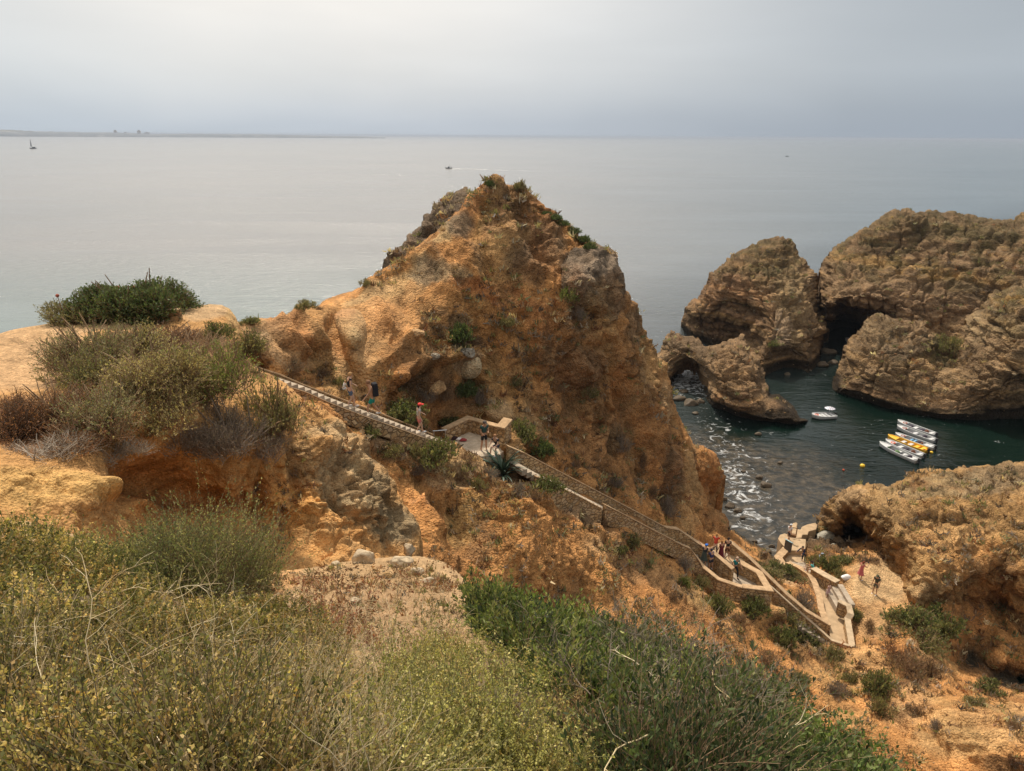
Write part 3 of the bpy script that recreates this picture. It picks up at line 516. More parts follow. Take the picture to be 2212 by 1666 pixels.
ST_ = [(1206, 640), (1206, 575), (1212, 560), (1233, 542), (1262, 536), (1288, 532), (1310, 534), (1322, 541), (1333, 552), (1337, 575), (1345, 590), (1348, 612), (1348, 640), (1340, 690), (1325, 740), (1290, 745), (1262, 720), (1240, 690), (1222, 668)]
sheet('tower_crag', [ST_], [(1206, 640, .0318), (1206, 565, .0324), (1240, 545, .0332), (1310, 534, .0338), (1340, 590, .0339), (1348, 640, .0338), (1335, 710, .0338), (1300, 745, .0334), (1250, 705, .0324), (1270, 620, .0312), (1240, 620, .0311), (1300, 660, .0318), (1270, 570, .0318)],
      2.2, [(1275, 570, 70, 50, (.34, .27, .21), .8), (1310, 640, 30, 50, (.42, .26, .14), .7), (1250, 640, 26, 40, (.28, .22, .17), .6), (1290, 700, 50, 30, (.44, .29, .16), .6)], (.34, .25, .17), ROCK_HILL, d_hill, ((.3, .1), (.8, .6), (1.5, 2), (2, 5)), rnd=(16, .0009))
tag(LAND['tower_crag']['obj'], kind='structure')
SK_ = [(700, 668), (730, 655), (770, 650), (800, 668), (812, 700), (800, 740), (780, 770), (758, 776), (740, 750), (722, 715)]
sheet('gully_knoll', [SK_], [(700, 668, .0264), (730, 655, .0270), (770, 650, .0277), (812, 700, .0267), (800, 740, .0257), (780, 772, .0244), (755, 776, .0241), (722, 715, .0252), (765, 690, .0248), (775, 735, .0240), (750, 720, .0240)],
      2.2, [(765, 740, 40, 40, (.64, .44, .22), .7), (740, 670, 40, 18, (.60, .32, .15), .7)], (.62, .38, .18), ROCK_HILL, lambda p, x, y, n, col: (.12 * fbm(p, 1.2, 4, 3), col * (1 + .2 * fbm(p, 2, 4, 5)[:, None])), ((.3, .1), (.8, .6), (1.5, 2)), rnd=(22, .0009))
tag(LAND['gully_knoll']['obj'], kind='structure')
S5 = [(1765, 1125), (1776, 1110), (1784, 1091), (1807, 1076), (1822, 1061), (1845, 1053), (1868, 1053), (1891, 1049), (1921, 1053), (1940, 1042), (1960, 1034), (1990, 1022), (2028, 1018), (2100, 1008), (2212, 1001), (2340, 995), (2340, 1560), (2212, 1525), (2150, 1510), (2074, 1490), (2060, 1440), (2040, 1380), (1995, 1330), (1967, 1305), (1945, 1270), (1925, 1240), (1918, 1218), (1880, 1222), (1840, 1215), (1800, 1200), (1780, 1180), (1765, 1150)]
sheet('headland', [S5], [(1765, 1125, .0490), (1822, 1061, .0475), (1891, 1051, .0465), (1960, 1036, .0462), (2028, 1020, .0465), (2212, 1003, .046), (2340, 998, .045), (1790, 1150, .0475), (1785, 1185, .0480), (1800, 1130, .0450), (1840, 1080, .0432), (1835, 1130, .0485), (1860, 1160, .0500), (1850, 1200, .0470), (1895, 1195, .0470), (1905, 1210, .0440), (1880, 1130, .0412), (1920, 1180, .0400), (1935, 1215, .0390), (1950, 1100, .0405), (2000, 1060, .0420), (1960, 1250, .0370), (2000, 1150, .0382), (1980, 1300, .0352), (1967, 1305, .0354), (2100, 1100, .0395), (2100, 1200, .0370), (2060, 1270, .0362), (2050, 1330, .0400), (2100, 1350, .0425), (2070, 1450, .0420), (2150, 1420, .0455), (2150, 1500, .0420), (2212, 1200, .0360), (2212, 1300, .0368), (2212, 1400, .0465), (2212, 1500, .0430), (2340, 1200, .035), (2340, 1500, .036)],
      2.0, [(1840, 1080, 40, 30, (.52, .37, .22), .7), (1920, 1110, 60, 60, (.54, .36, .18), .8), (2050, 1050, 120, 22, (.36, .28, .17), .8, -4), (2160, 1040, 90, 40, (.34, .27, .18), .7), (1950, 1060, 60, 16, (.40, .29, .16), .6), (2060, 1150, 120, 50, (.60, .38, .18), .8), (2120, 1230, 120, 60, (.56, .30, .12), .8), (2000, 1280, 40, 30, (.56, .40, .23), .7), (2130, 1340, 120, 60, (.42, .24, .12), .7), (2150, 1440, 120, 60, (.30, .17, .09), .7), (2180, 1400, 30, 30, (.20, .11, .06), .5), (1790, 1130, 20, 30, (.22, .14, .08), .6)],
      (.50, .31, .14), ROCK_HILL, d_head, ((.3, .05), (1.2, .4), (3, 1.5), (6, 5), (7, 18)), rnd=(20, .0014))
tag(LAND['headland']['obj'], kind='structure')

def d_near(p, x, y, n, col):
    m = np.exp(-(((x - 765) / 115) ** 2 + ((y - 1060) / 150) ** 2) * 1.1)                 # the bouldery outcrop
    g = np.exp(-((x - 480) / 260) ** 2 - ((y - 1090) / 110) ** 2)
    ledge = np.exp(-((x - 80) / 190) ** 2 - ((y - 1070) / 50) ** 2)
    run = 1 - np.abs(fbm(p * np.array([1, .4, .3]), 1.2, 4, 21)) * 3
    k1, e1 = blocks(p, .75, 2); k2, e2 = blocks(p, 1.9, 5); k3, e3 = blocks(p, 4.5, 9); l1 = 1 - worley(p, 3.2, 61)[0]; l2 = 1 - worley(p, 8.0, 62)[0]
    top = np.clip((n[:, 2] - .8) * 6, 0, 1) * (1 - m) * (1 - ledge); rgh = np.clip(m + .75 * g + .6 * ledge, 0, 1)
    fl = (x < 1000) * 0.0
    dd = .22 * fbm(p, .5, 3, 8) + m * (.75 * k1 + .40 * k2 + .16 * k3 + .22 * l1 + .07 * l2 - .35 * np.clip(1 - e1 * 6, 0, 1) - .12 * np.clip(1 - e2 * 5, 0, 1)) \
        + np.maximum(g, ledge * .6) * (1 - m) * (.18 * run + .45 * k1 + .24 * k2 + .10 * k3 + .15 * l1 + .06 * l2) + (.10 * fbm(p, 2.2, 5, 13) + .05 * l1 + .03 * l2) * (1 - .8 * top)
    for (cx_, cy_, rx, ry, h) in ((320, 1050, 60, 40, -.9), (250, 1060, 30, 40, -.5), (200, 1070, 40, 14, .35), (410, 1075, 40, 26, -.6), (300, 1085, 46, 14, .4), (490, 1040, 30, 60, .4), (560, 1080, 14, 60, -.4), (640, 1010, 14, 90, -.5), (660, 1110, 30, 40, .4), (735, 1020, 10, 70, -.5), (700, 960, 30, 30, .4), (780, 960, 30, 20, .35), (820, 1060, 30, 40, .4), (800, 1150, 50, 30, .35), (700, 1160, 30, 20, .4)):
        dd = dd + h * np.exp(-((x - cx_) / rx) ** 2 - ((y - cy_) / ry) ** 2)
    lc = (m * np.clip(.30 + 2.4 * fbm(p, 1.0, 4, 71) + np.clip((x - 780) / 160, -.5, .5), 0, 1))[:, None]
    col = col * (1 - .8 * lc) + np.array((.115, .095, .068)) * .8 * lc
    lc = (m * np.clip(-.1 + 2.4 * fbm(p, 2.4, 4, 73), 0, 1))[:, None]; col = col * (1 - .6 * lc) + np.array((.46, .38, .26)) * .6 * lc
    col = col * np.array((1.08, .98, .80)); col = col * (1 + .34 * fbm(p, 1.5, 5, 33)[:, None] + .26 * fbm(p, 7, 3, 35)[:, None] + .35 * k2[:, None] * rgh[:, None])
    return dd, col
F1 = [(-120, 745), (0, 724), (60, 710), (110, 697), (200, 690), (300, 682), (380, 668), (420, 660), (450, 655), (478, 658), (495, 668), (508, 685), (518, 706), (525, 722), (530, 745), (545, 792), (575, 808), (620, 835), (655, 868), (700, 885), (738, 912), (752, 935), (790, 960), (806, 985), (835, 1010), (848, 1040), (862, 1070), (885, 1100), (905, 1135), (912, 1170), (905, 1205), (880, 1260), (700, 1330), (300, 1300), (-120, 1200)]
sheet('plateau', [F1], [(-120, 745, .0133), (0, 725, .0142), (-100, 870, .0108), (0, 870, .0112), (200, 695, .0152), (200, 800, .0122), (100, 790, .0128), (330, 690, .0156), (430, 660, .0168), (480, 662, .0170), (512, 700, .0168), (430, 710, .0155), (540, 790, .0166), (400, 800, .0130), (300, 900, .0107), (100, 950, .0098), (500, 900, .0125), (600, 880, .0142), (655, 872, .0154), (738, 915, .0160), (800, 980, .0160), (850, 1045, .0157), (905, 1140, .0153), (905, 1205, .0148), (250, 1000, .0104), (400, 1000, .0122), (400, 1100, .0124), (310, 1080, .0112), (550, 1000, .0131), (590, 1100, .0136), (600, 1190, .0128), (640, 1050, .0138), (700, 1000, .0144), (700, 1100, .0139), (800, 1100, .0147), (800, 1180, .0142), (740, 1200, .0132), (0, 1000, .0089), (0, 1100, .0079), (100, 1060, .0087), (200, 1050, .0093), (180, 1100, .0087), (230, 1110, .0096), (-100, 1100, .0075), (300, 1290, .0085), (700, 1320, .011), (880, 1260, .0135)],
      1.8, [(60, 780, 180, 90, (.50, .345, .22), .95), (200, 700, 160, 22, (.52, .37, .24), .9), (430, 680, 90, 22, (.50, .37, .25), .9), (500, 700, 18, 40, (.52, .37, .2), .7), (330, 800, 240, 80, (.30, .20, .13), .8), (80, 930, 120, 50, (.22, .12, .08), .8), (90, 1060, 150, 50, (.60, .40, .18), .9), (250, 1050, 60, 50, (.33, .20, .11), .6), (420, 1080, 200, 80, (.48, .25, .10), .8), (330, 1010, 80, 40, (.46, .22, .09), .5), (580, 1010, 80, 40, (.52, .31, .14), .7), (620, 1110, 80, 60, (.54, .30, .11), .8), (700, 1170, 70, 40, (.58, .33, .14), .8), (760, 1030, 80, 90, (.34, .28, .20), .7), (720, 930, 60, 30, (.44, .35, .24), .7), (840, 1130, 60, 50, (.25, .22, .165), .8), (650, 1000, 30, 60, (.28, .22, .15), .5), (690, 1100, 24, 30, (.58, .34, .14), .6)],
      (.50, .30, .14), ROCK_NEAR, d_near, ((.1, .02), (.4, .2), (1.2, 1.2), (3, 4), (4, 12)), rnd=(14, .0005))
tag(LAND['plateau']['obj'], kind='structure')

def d_fore(p, x, y, n, col):
    cr2, _ = cracks(p + .03 * fbm(p, 8, 2, 4)[:, None], 9.0, 6); cr3, _ = cracks(p, 24.0, 16)
    far = np.clip(1 - np.linalg.norm(p - CAM, axis=1) / 9, 0, 1); dd = .10 * fbm(p, 1.1, 4, 8) + .03 * np.clip(cr2 * 2.2, 0, 1) + .02 * fbm(p, 6, 3, 9) + .012 * far * np.clip(cr3 * 2.5, 0, 1)
    col = col * (1 + .25 * fbm(p, 3, 5, 33)[:, None] + .25 * fbm(p, 14, 3, 35)[:, None])
    return dd, col
F0 = [(-160, 1130), (60, 1125), (150, 1150), (300, 1205), (480, 1235), (580, 1245), (640, 1232), (700, 1222), (760, 1214), (900, 1202), (960, 1214), (1010, 1262), (1100, 1320), (1300, 1370), (1500, 1440), (1700, 1540), (1880, 1650), (1990, 1730), (2060, 1820), (-160, 1820)]
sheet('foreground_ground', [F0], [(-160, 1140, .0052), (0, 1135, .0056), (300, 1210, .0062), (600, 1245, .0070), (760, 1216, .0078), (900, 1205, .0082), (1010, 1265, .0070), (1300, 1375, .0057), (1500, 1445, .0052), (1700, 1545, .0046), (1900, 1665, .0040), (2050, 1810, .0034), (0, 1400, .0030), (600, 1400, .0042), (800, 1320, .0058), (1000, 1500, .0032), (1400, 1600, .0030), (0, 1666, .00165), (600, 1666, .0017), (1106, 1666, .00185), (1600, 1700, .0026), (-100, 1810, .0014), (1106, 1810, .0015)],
      3.0, [(150, 1450, 420, 260, (.13, .10, .06), .95), (500, 1560, 260, 240, (.15, .11, .07), .9), (1000, 1640, 300, 180, (.16, .13, .07), .9), (1400, 1500, 420, 220, (.11, .085, .055), .95), (1800, 1680, 260, 160, (.12, .09, .06), .9), (790, 1560, 90, 200, (.42, .29, .16), .9), (800, 1250, 160, 50, (.38, .245, .125), .9), (850, 1340, 170, 90, (.34, .215, .115), .85), (600, 1250, 60, 30, ORG, .6)],  # dark brown blobs under the bushes paint the shade among their stems
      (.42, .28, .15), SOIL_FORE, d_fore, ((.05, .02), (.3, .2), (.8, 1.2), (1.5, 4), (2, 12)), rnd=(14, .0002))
tag(LAND['foreground_ground']['obj'], kind='structure')
# ---------------------------------------------------------------- sea and far shore
def sea_mat():
    m = bpy.data.materials.new('sea_water'); m.use_nodes = True; N = NT(m.node_tree); bs = N.n['Principled BSDF']
    co = N.node('ShaderNodeTexCoord').outputs['Object']
    sp = N.node('ShaderNodeSeparateXYZ'); N.link(co, sp.inputs[0]); X, Y = sp.outputs[0], sp.outputs[1]
    # shallow rocky bed near the landing place, green pool, open sea
    dx = N.math('SUBTRACT', X, 28.0); dy = N.math('SUBTRACT', Y, 72.0)
    r = N.math('SQRT', N.math('ADD', N.math('MULTIPLY', N.math('MULTIPLY', dx, dx), .9), N.math('MULTIPLY', N.math('MULTIPLY', dy, dy), .45)))
    wob = N.noise(co, .08, 3, .5); r = N.math('ADD', r, N.math('MULTIPLY', N.math('SUBTRACT', wob, .5), 14.0))
    shal = N.mapr(r, 10.0, 16.0, 1.0, 0.0)
    bed = N.ramp(N.noise(co, .9, 8, .68, .3), [(.32, (.012, .014, .013)), (.46, (.030, .028, .022)), (.56, (.062, .050, .034)), (.70, (.11, .085, .055))])
    green = N.ramp(N.noise(co, .05, 3, .5), [(.3, (.0015, .006, .0045)), (.7, (.004, .0125, .009))])
    gx = N.mapr(X, 22, 45, 0, 1)
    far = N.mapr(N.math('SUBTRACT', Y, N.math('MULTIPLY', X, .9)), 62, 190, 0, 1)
    bear = N.math('DIVIDE', X, N.math('MAXIMUM', Y, 5.0)); sea_c = N.mix(N.mapr(bear, -.1, .62), (.205, .200, .190), (.095, .125, .145)); sea_c = N.mix(N.mapr(N.noise(co, .004, 4, .5), .35, .65), sea_c, N.mix(1.0, sea_c, (1.15, 1.12, 1.1), 'MULTIPLY'))  # bearing tint puts the reflected sky into the water colour, bluer to the right
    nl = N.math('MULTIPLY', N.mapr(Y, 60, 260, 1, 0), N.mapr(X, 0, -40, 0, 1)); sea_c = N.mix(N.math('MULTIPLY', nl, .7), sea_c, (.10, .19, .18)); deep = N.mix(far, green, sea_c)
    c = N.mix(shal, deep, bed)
    # foam over the shallow rocks and round the foot of the rocks
    fo = N.noise(co, .55, 9, .72, 1.6)
    fx = N.math('SUBTRACT', N.math('SUBTRACT', X, N.math('MULTIPLY', Y, .13)), 17.2); fy = N.math('SUBTRACT', Y, 77.0)
    fr = N.math('SQRT', N.math('ADD', N.math('MULTIPLY', fx, fx), N.math('MULTIPLY', N.math('MULTIPLY', fy, fy), .03)))
    fz = N.mapr(fr, .5, 6.0, .085, -.05)
    ax = N.math('SUBTRACT', X, 29.5); ay = N.math('SUBTRACT', Y, 114.0)
    ar = N.math('SQRT', N.math('ADD', N.math('MULTIPLY', ax, ax), N.math('MULTIPLY', ay, ay)))
    fz = N.math('MAXIMUM', fz, N.mapr(ar, 3.0, 12.0, .14, -.05))
    foam = N.math('MULTIPLY', N.mapr(N.math('ADD', fo, fz), .585, .69), .62)
    c = N.mix(foam, c, (.75, .76, .76)); N.link(c, bs.inputs['Base Color'])
    N.link(N.math('ADD', N.mapr(foam, 0, 1, .06, .6), N.math('MULTIPLY', far, .12)), bs.inputs['Roughness'])
    bs.inputs['IOR'].default_value = 1.33; bs.inputs['Specular IOR Level'].default_value = .5
    # waves: chop near by, long swell farther out
    mp = N.node('ShaderNodeMapping'); mp.inputs['Rotation'].default_value = (0, 0, .35); mp.inputs['Scale'].default_value = (1, 2.2, 1); N.link(co, mp.inputs[0])
    v = mp.outputs[0]
    h = N.math('ADD', N.math('MULTIPLY', N.noise(v, 1.1, 4, .55, .5), .30), N.math('MULTIPLY', N.noise(v, .28, 3, .5, .3), .7))
    h = N.math('ADD', h, N.math('MULTIPLY', N.noise(v, 3.5, 3, .5), .06))
    mp2 = N.node('ShaderNodeMapping'); mp2.inputs['Rotation'].default_value = (0, 0, -.12); mp2.inputs['Scale'].default_value = (.006, .035, 1); N.link(co, mp2.inputs[0])
    patch = N.noise(mp2.outputs[0], 1.0, 5, .62, .6)
    h = N.math('MULTIPLY', h, N.mapr(patch, .35, .65, .35, 1.5))
    bu = N.node('ShaderNodeBump'); N.link(N.mapr(far, 0, 1, .40, .62), bu.inputs['Distance']); bu.inputs['Strength'].default_value = 1.0
    N.link(h, bu.inputs['Height']); N.link(bu.outputs[0], bs.inputs['Normal'])
    return m
a = np.linspace(0, 2 * np.pi, 97)[:-1]; rs = [30, 150, 600, 2500, 9000, 28000]
V = [(0, 20, 0)]; F3 = []; F4 = []
for j, r in enumerate(rs):
    for t in a: V.append((r * math.cos(t), 20 + r * math.sin(t), 0))
for i in range(96):
    F3.append((0, 1 + i, 1 + (i + 1) % 96))
    for j in range(len(rs) - 1): F4.append((1 + 96 * j + i, 1 + 96 * (j + 1) + i, 1 + 96 * (j + 1) + (i + 1) % 96, 1 + 96 * j + (i + 1) % 96))
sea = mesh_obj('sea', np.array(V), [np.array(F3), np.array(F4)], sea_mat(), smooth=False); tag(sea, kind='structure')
# far low coast
def coast():
    n = 200; xs = np.linspace(-60, 832, n); Rr = 9000.0
    hgt = np.interp(xs, [-60, 0, 100, 250, 330, 420, 560, 700, 790, 832], [13, 12, 9, 8, 5.5, 6.5, 6.5, 4.2, 3, .5]) * (1 + .12 * fbm(np.stack([xs * .09, xs * 0, xs * 0], 1), 1, 4, 3))
    V = []; F = []
    for i, x in enumerate(xs):
        d = P(x, 290, 1.0) - CAM; d = d[:2] / np.linalg.norm(d[:2]); hm = hgt[i] * Rr / 1628
        for (rr, z) in ((Rr, -2), (Rr + 30, hm * .35), (Rr + 300, hm * .8), (Rr + 900, hm), (Rr + 2500, hm * .7), (Rr + 3000, -2)): V.append((d[0] * rr, d[1] * rr, z))
    for i in range(n - 1):
        for j in range(5): F.append((i * 6 + j, (i + 1) * 6 + j, (i + 1) * 6 + j + 1, i * 6 + j + 1))
    m = bpy.data.materials.new('far_land'); m.use_nodes = True; N = NT(m.node_tree); bs = N.n['Principled BSDF']; bs.inputs['Roughness'].default_value = 1
    co = N.node('ShaderNodeTexCoord').outputs['Object']; N.link(N.ramp(N.noise(co, .006, 5, .6), [(.35, (.10, .12, .14)), (.55, (.15, .16, .17)), (.7, (.28, .28, .28))]), bs.inputs['Base Color'])
    tag(mesh_obj('far_coast', np.array(V), np.array(F), m), kind='structure')
coast()

FT = plain('far_tower', (.42, .42, .43), .9)
for i, (x, h, w, lab) in enumerate(((250, 11, 5, 'leftmost hazy tower block on the far coast'), (272, 8, 6, 'low wide hazy block next to the leftmost tower'), (301, 11, 6, 'right hand hazy tower block on the far coast'), (318, 8, 9, 'broad hazy building right of the towers'))):
    d = P(x, 290, 1.0) - CAM; d = d[:2] / np.linalg.norm(d[:2]); Rr = 9600; s_ = Rr / 1628; ww = w * s_ / 2; t_ = thing('tower_block', lab, 'building', (d[0] * Rr, d[1] * Rr, 0), group=None)
    V = [(a_ * ww, b_ * ww * .6, z) for z in (0, h * s_, ) for a_, b_ in ((-1, -1), (1, -1), (1, 1), (-1, 1))] + [(a_ * ww * .5, b_ * ww * .3, h * s_ * 1.12) for a_, b_ in ((-1, -1), (1, -1), (1, 1), (-1, 1))]
    mesh_obj('wall', np.array(V[:8]), np.array([(0, 1, 5, 4), (1, 2, 6, 5), (2, 3, 7, 6), (3, 0, 4, 7), (4, 5, 6, 7)]), FT, t_, False)
    V2 = [(v[0] * .5, v[1] * .5, v[2] if k_ < 4 else v[2] * 1.12) for k_, v in enumerate([V[4], V[5], V[6], V[7], V[4], V[5], V[6], V[7]])]
    mesh_obj('roof_house', np.array(V2), np.array([(0, 1, 5, 4), (1, 2, 6, 5), (2, 3, 7, 6), (3, 0, 4, 7), (4, 5, 6, 7)]), FT, t_, False)
# ---------------------------------------------------------------- stairs, walls, quay
def box_arr(P8):
    f = np.array([(0, 1, 2, 3), (7, 6, 5, 4), (0, 4, 5, 1), (1, 5, 6, 2), (2, 6, 7, 3), (3, 7, 4, 0)]); return np.array(P8, float), f
def bevel(o, w, seg=1):
    b = o.modifiers.new('edge', 'BEVEL'); b.width = w; b.segments = seg; b.limit_method = 'ANGLE'; return o
class MB:
    def __init__(s): s.V = []; s.F = []; s.n = 0
    def add(s, V, F):
        V = np.asarray(V, float).reshape(-1, 3); s.V.append(V)
        for f in F: s.F.append([int(q) + s.n for q in f])
        s.n += len(V)
    def box(s, c, half, rz=0.0, top=1.0, R=None):
        c = np.array(c, float); h = np.array(half, float); q = []
        for z in (-1, 1):
            for (a_, b_) in ((-1, -1), (1, -1), (1, 1), (-1, 1)):
                k = top if z > 0 else 1.0; v = np.array([a_ * h[0] * k, b_ * h[1] * k, z * h[2]])
                if R is not None: v = R @ v
                v = np.array([v[0] * math.cos(rz) - v[1] * math.sin(rz), v[0] * math.sin(rz) + v[1] * math.cos(rz), v[2]]); q.append(c + v)
        s.add(q, [(3, 2, 1, 0), (4, 5, 6, 7), (0, 1, 5, 4), (1, 2, 6, 5), (2, 3, 7, 6), (3, 0, 4, 7)])
    def tube(s, pts, r, sides=6, cap=True):
        pts = np.array(pts, float); n = len(pts); r = np.full(n, r) if np.isscalar(r) else np.array(r)
        T = np.gradient(pts, axis=0); T /= np.linalg.norm(T, axis=1, keepdims=True) + 1e-9; V = []
        for i in range(n):
            u = np.cross(T[i], (0.13, .21, .97)); u /= np.linalg.norm(u) + 1e-9; w = np.cross(T[i], u)
            for j in range(sides):
                t = 2 * math.pi * j / sides; V.append(pts[i] + r[i] * (u * math.cos(t) + w * math.sin(t)))
        F = [(i * sides + j, i * sides + (j + 1) % sides, (i + 1) * sides + (j + 1) % sides, (i + 1) * sides + j) for i in range(n - 1) for j in range(sides)]
        if cap: F += [tuple(range(sides))[::-1], tuple((n - 1) * sides + j for j in range(sides))]
        s.add(V, F)
    def ball(s, c, r, seg=10, rings=7, R=None):
        V = []; F = []; r = np.array([r, r, r], float) if np.isscalar(r) else np.array(r, float)
        for i in range(rings + 1):
            ph = math.pi * i / rings
            for j in range(seg):
                t = 2 * math.pi * j / seg; v = np.array([math.sin(ph) * math.cos(t), math.sin(ph) * math.sin(t), math.cos(ph)]) * r
                if R is not None: v = R @ v
                V.append(np.array(c) + v)
        for i in range(rings):
            for j in range(seg): F.append((i * seg + j, (i + 1) * seg + j, (i + 1) * seg + (j + 1) % seg, i * seg + (j + 1) % seg))
        s.add(V, F)
    def torus(s, c, R_, r, seg=16, sd=6, n=(0, 0, 1)):
        n = np.array(n, float); n /= np.linalg.norm(n); u = np.cross(n, (.3, .9, .1)); u /= np.linalg.norm(u); w = np.cross(n, u); V = []
        for i in range(seg):
            t = 2 * math.pi * i / seg; e = u * math.cos(t) + w * math.sin(t)
            for j in range(sd):
                q = 2 * math.pi * j / sd; V.append(np.array(c) + e * (R_ + r * math.cos(q)) + n * r * math.sin(q))
        s.add(V, [(i * sd + j, ((i + 1) % seg) * sd + j, ((i + 1) % seg) * sd + (j + 1) % sd, i * sd + (j + 1) % sd) for i in range(seg) for j in range(sd)])
    def prism(s, poly, z0, z1):
        n = len(poly); V = [(p[0], p[1], z0) for p in poly] + [(p[0], p[1], z1) for p in poly]
        F = [tuple(range(n))[::-1], tuple(range(n, 2 * n))] + [(i, (i + 1) % n, n + (i + 1) % n, n + i) for i in range(n)]; s.add(V, F)
    def build(s, name, mat, parent=None, smooth=False):
        me = bpy.data.meshes.new(name); V = np.concatenate(s.V); me.from_pydata([tuple(v) for v in V], [], s.F); me.materials.append(mat)
        if smooth: me.polygons.foreach_set('use_smooth', np.ones(len(me.polygons), bool))
        import bmesh
        b = bmesh.new(); b.from_mesh(me); bmesh.ops.recalc_face_normals(b, faces=b.faces); b.to_mesh(me); b.free(); me.update()
        o = bpy.data.objects.new(name, me); link(o)
        if parent is not None: o.parent = parent
        return o
def masonry_mat():
    m = bpy.data.materials.new('stone_masonry'); m.use_nodes = True; N = NT(m.node_tree); bs = N.n['Principled BSDF']; bs.inputs['Roughness'].default_value = .95
    bs.inputs['Specular IOR Level'].default_value = .15
    co = N.node('ShaderNodeTexCoord').outputs['Object']; mp = N.node('ShaderNodeMapping'); mp.inputs['Scale'].default_value = (3.2, 3.2, 5.0); N.link(co, mp.inputs[0])
    w = N.vmath('ADD', mp.outputs[0], N.vmath('SCALE', N.noise(co, 6, 3, .5, out=1), (0, 0, 0))); v = mp.outputs[0]
    ce = N.voro(v, 1.0, 'F1', 1, .85); ed = N.voro(v, 1.0, 'DISTANCE_TO_EDGE', 0, .85); sc = N.node('ShaderNodeSeparateColor'); N.link(ce, sc.inputs[0])
    st = N.ramp(sc.outputs[0], [(0, (.34, .20, .09)), (.4, (.46, .29, .14)), (.7, (.58, .40, .22)), (1, (.40, .27, .16))])
    st = N.mix(1.0, st, N.ramp(N.noise(co, 22, 5, .6), [(.3, g3(.7)), (.7, g3(1.25))]), 'MULTIPLY')
    c = N.mix(N.mapr(ed, .02, .07, 1, 0), st, (.20, .13, .07)); N.link(c, bs.inputs['Base Color'])
    bu = N.node('ShaderNodeBump'); bu.inputs['Distance'].default_value = .05; N.link(N.mapr(ed, 0, .12), bu.inputs['Height']); N.link(bu.outputs[0], bs.inputs['Normal'])
    return m
MASON = masonry_mat()
COPING = plain('wall_coping', (.44, .295, .17), .95, .1, .28, 3.0, bump=.02)
COPE_PALE = plain('pale_coping', (.46, .345, .225), .95, .1, .22, 3.0, bump=.02)
TREAD = plain('worn_concrete_steps', (.37, .30, .225), .9, .1, .28, 3.0, bump=.01)
CONC = plain('sandy_concrete', (.43, .305, .185), .92, .1, .22, 1.6, bump=.01)
def paving_mat():
    m = bpy.data.materials.new('cobble_paving'); m.use_nodes = True; N = NT(m.node_tree); bs = N.n['Principled BSDF']; bs.inputs['Roughness'].default_value = .9
    co = N.node('ShaderNodeTexCoord').outputs['Object']
    br = N.node('ShaderNodeTexBrick'); N.link(co, br.inputs[0]); br.inputs['Scale'].default_value = 5.0; br.inputs['Color1'].default_value = (.60, .50, .38, 1); br.inputs['Color2'].default_value = (.50, .40, .29, 1)
    br.inputs['Mortar'].default_value = (.30, .21, .13, 1); br.inputs['Mortar Size'].default_value = .03; br.inputs['Brick Width'].default_value = .7; br.inputs['Row Height'].default_value = .5
    c = N.mix(1.0, br.outputs[0], N.ramp(N.noise(co, 2, 4, .6), [(.3, g3(.75)), (.7, g3(1.2))]), 'MULTIPLY'); N.link(c, bs.inputs['Base Color']); return m
PAVE = paving_mat()
METAL = plain('galvanised_rail', (.55, .56, .56), .4, .5, .1, 5, .8)
def wall(label, pts, hgt, th=.32, group=None, cope=COPING, cat='stone wall', copeh=.09, over=.05, hb=None):
    """pts = coping top line (3D); masonry below, coping slab on top"""
    pts = np.array(pts, float); t = thing('stone_wall', label, cat, pts[0] - np.array([0, 0, hgt]), group=group); loc = pts[0] - np.array([0, 0, hgt])
    hb = hb if hb is not None else [hgt] * len(pts)
    for (nm, w, z1, zb, mat) in (('masonry', th / 2, copeh, None, MASON), ('coping', th / 2 + over, 0.0, copeh, cope)):
        L = offs(pts, w) - loc; R = offs(pts, -w) - loc; n = len(pts); V = []
        for i in range(n):
            zt = -z1; bot = -hb[i] if zb is None else -zb
            for q in (L[i], R[i]): V.append((q[0], q[1], q[2] + zt)); V.append((q[0], q[1], q[2] + bot))
        F = []
        for i in range(n - 1):
            a_, b_ = i * 4, i * 4 + 4
            F += [(a_, a_ + 2, b_ + 2, b_), (a_ + 1, b_ + 1, b_ + 3, a_ + 3), (a_, b_, b_ + 1, a_ + 1), (a_ + 2, a_ + 3, b_ + 3, b_ + 2)]
        F += [(0, 1, 3, 2), (4 * n - 4, 4 * n - 2, 4 * n - 1, 4 * n - 3)]
        m = MB(); m.add(V, F); o = m.build(nm, mat, t); bevel(o, .02)
    return t
def resample(pts, step):
    p = np.array(pts, float); d = np.concatenate([[0], np.cumsum(np.linalg.norm(np.diff(p[:, :2], axis=0), axis=1))]); n = max(2, int(d[-1] / step) + 1)
    s = np.linspace(0, d[-1], n); return np.stack([np.interp(s, d, p[:, i]) for i in range(3)], 1)
def stairs(label, ctr, width, tread=.31, floor_drop=.0, name='stone_staircase'):
    """ctr: 3D centre line of the walking surface; each step a slab of its own"""
    q = resample(ctr, tread); t = thing(name, label, 'staircase', q[0]); o0 = q[0]
    for i in range(len(q) - 1):
        a_, b_ = q[i], q[i + 1]; d = b_[:2] - a_[:2]; L = np.linalg.norm(d); rz = math.atan2(d[1], d[0]); c = (a_ + b_) / 2 - o0
        m = MB(); top = min(a_[2], b_[2]) - o0[2] + abs(a_[2] - b_[2]) * .5; m.box((c[0], c[1], top - .16), (L / 2 + .015, width / 2, .16), rz); o = m.build('step', TREAD, t)
    return t
def mids(far, w, dz):
    f = offs(far, w); f[:, 2] += dz; return f
PX = lambda lst: np.array([Pz(x, y, z) for x, y, z in lst])
GROUPW = 'rubble stone parapet walls along the stairway'
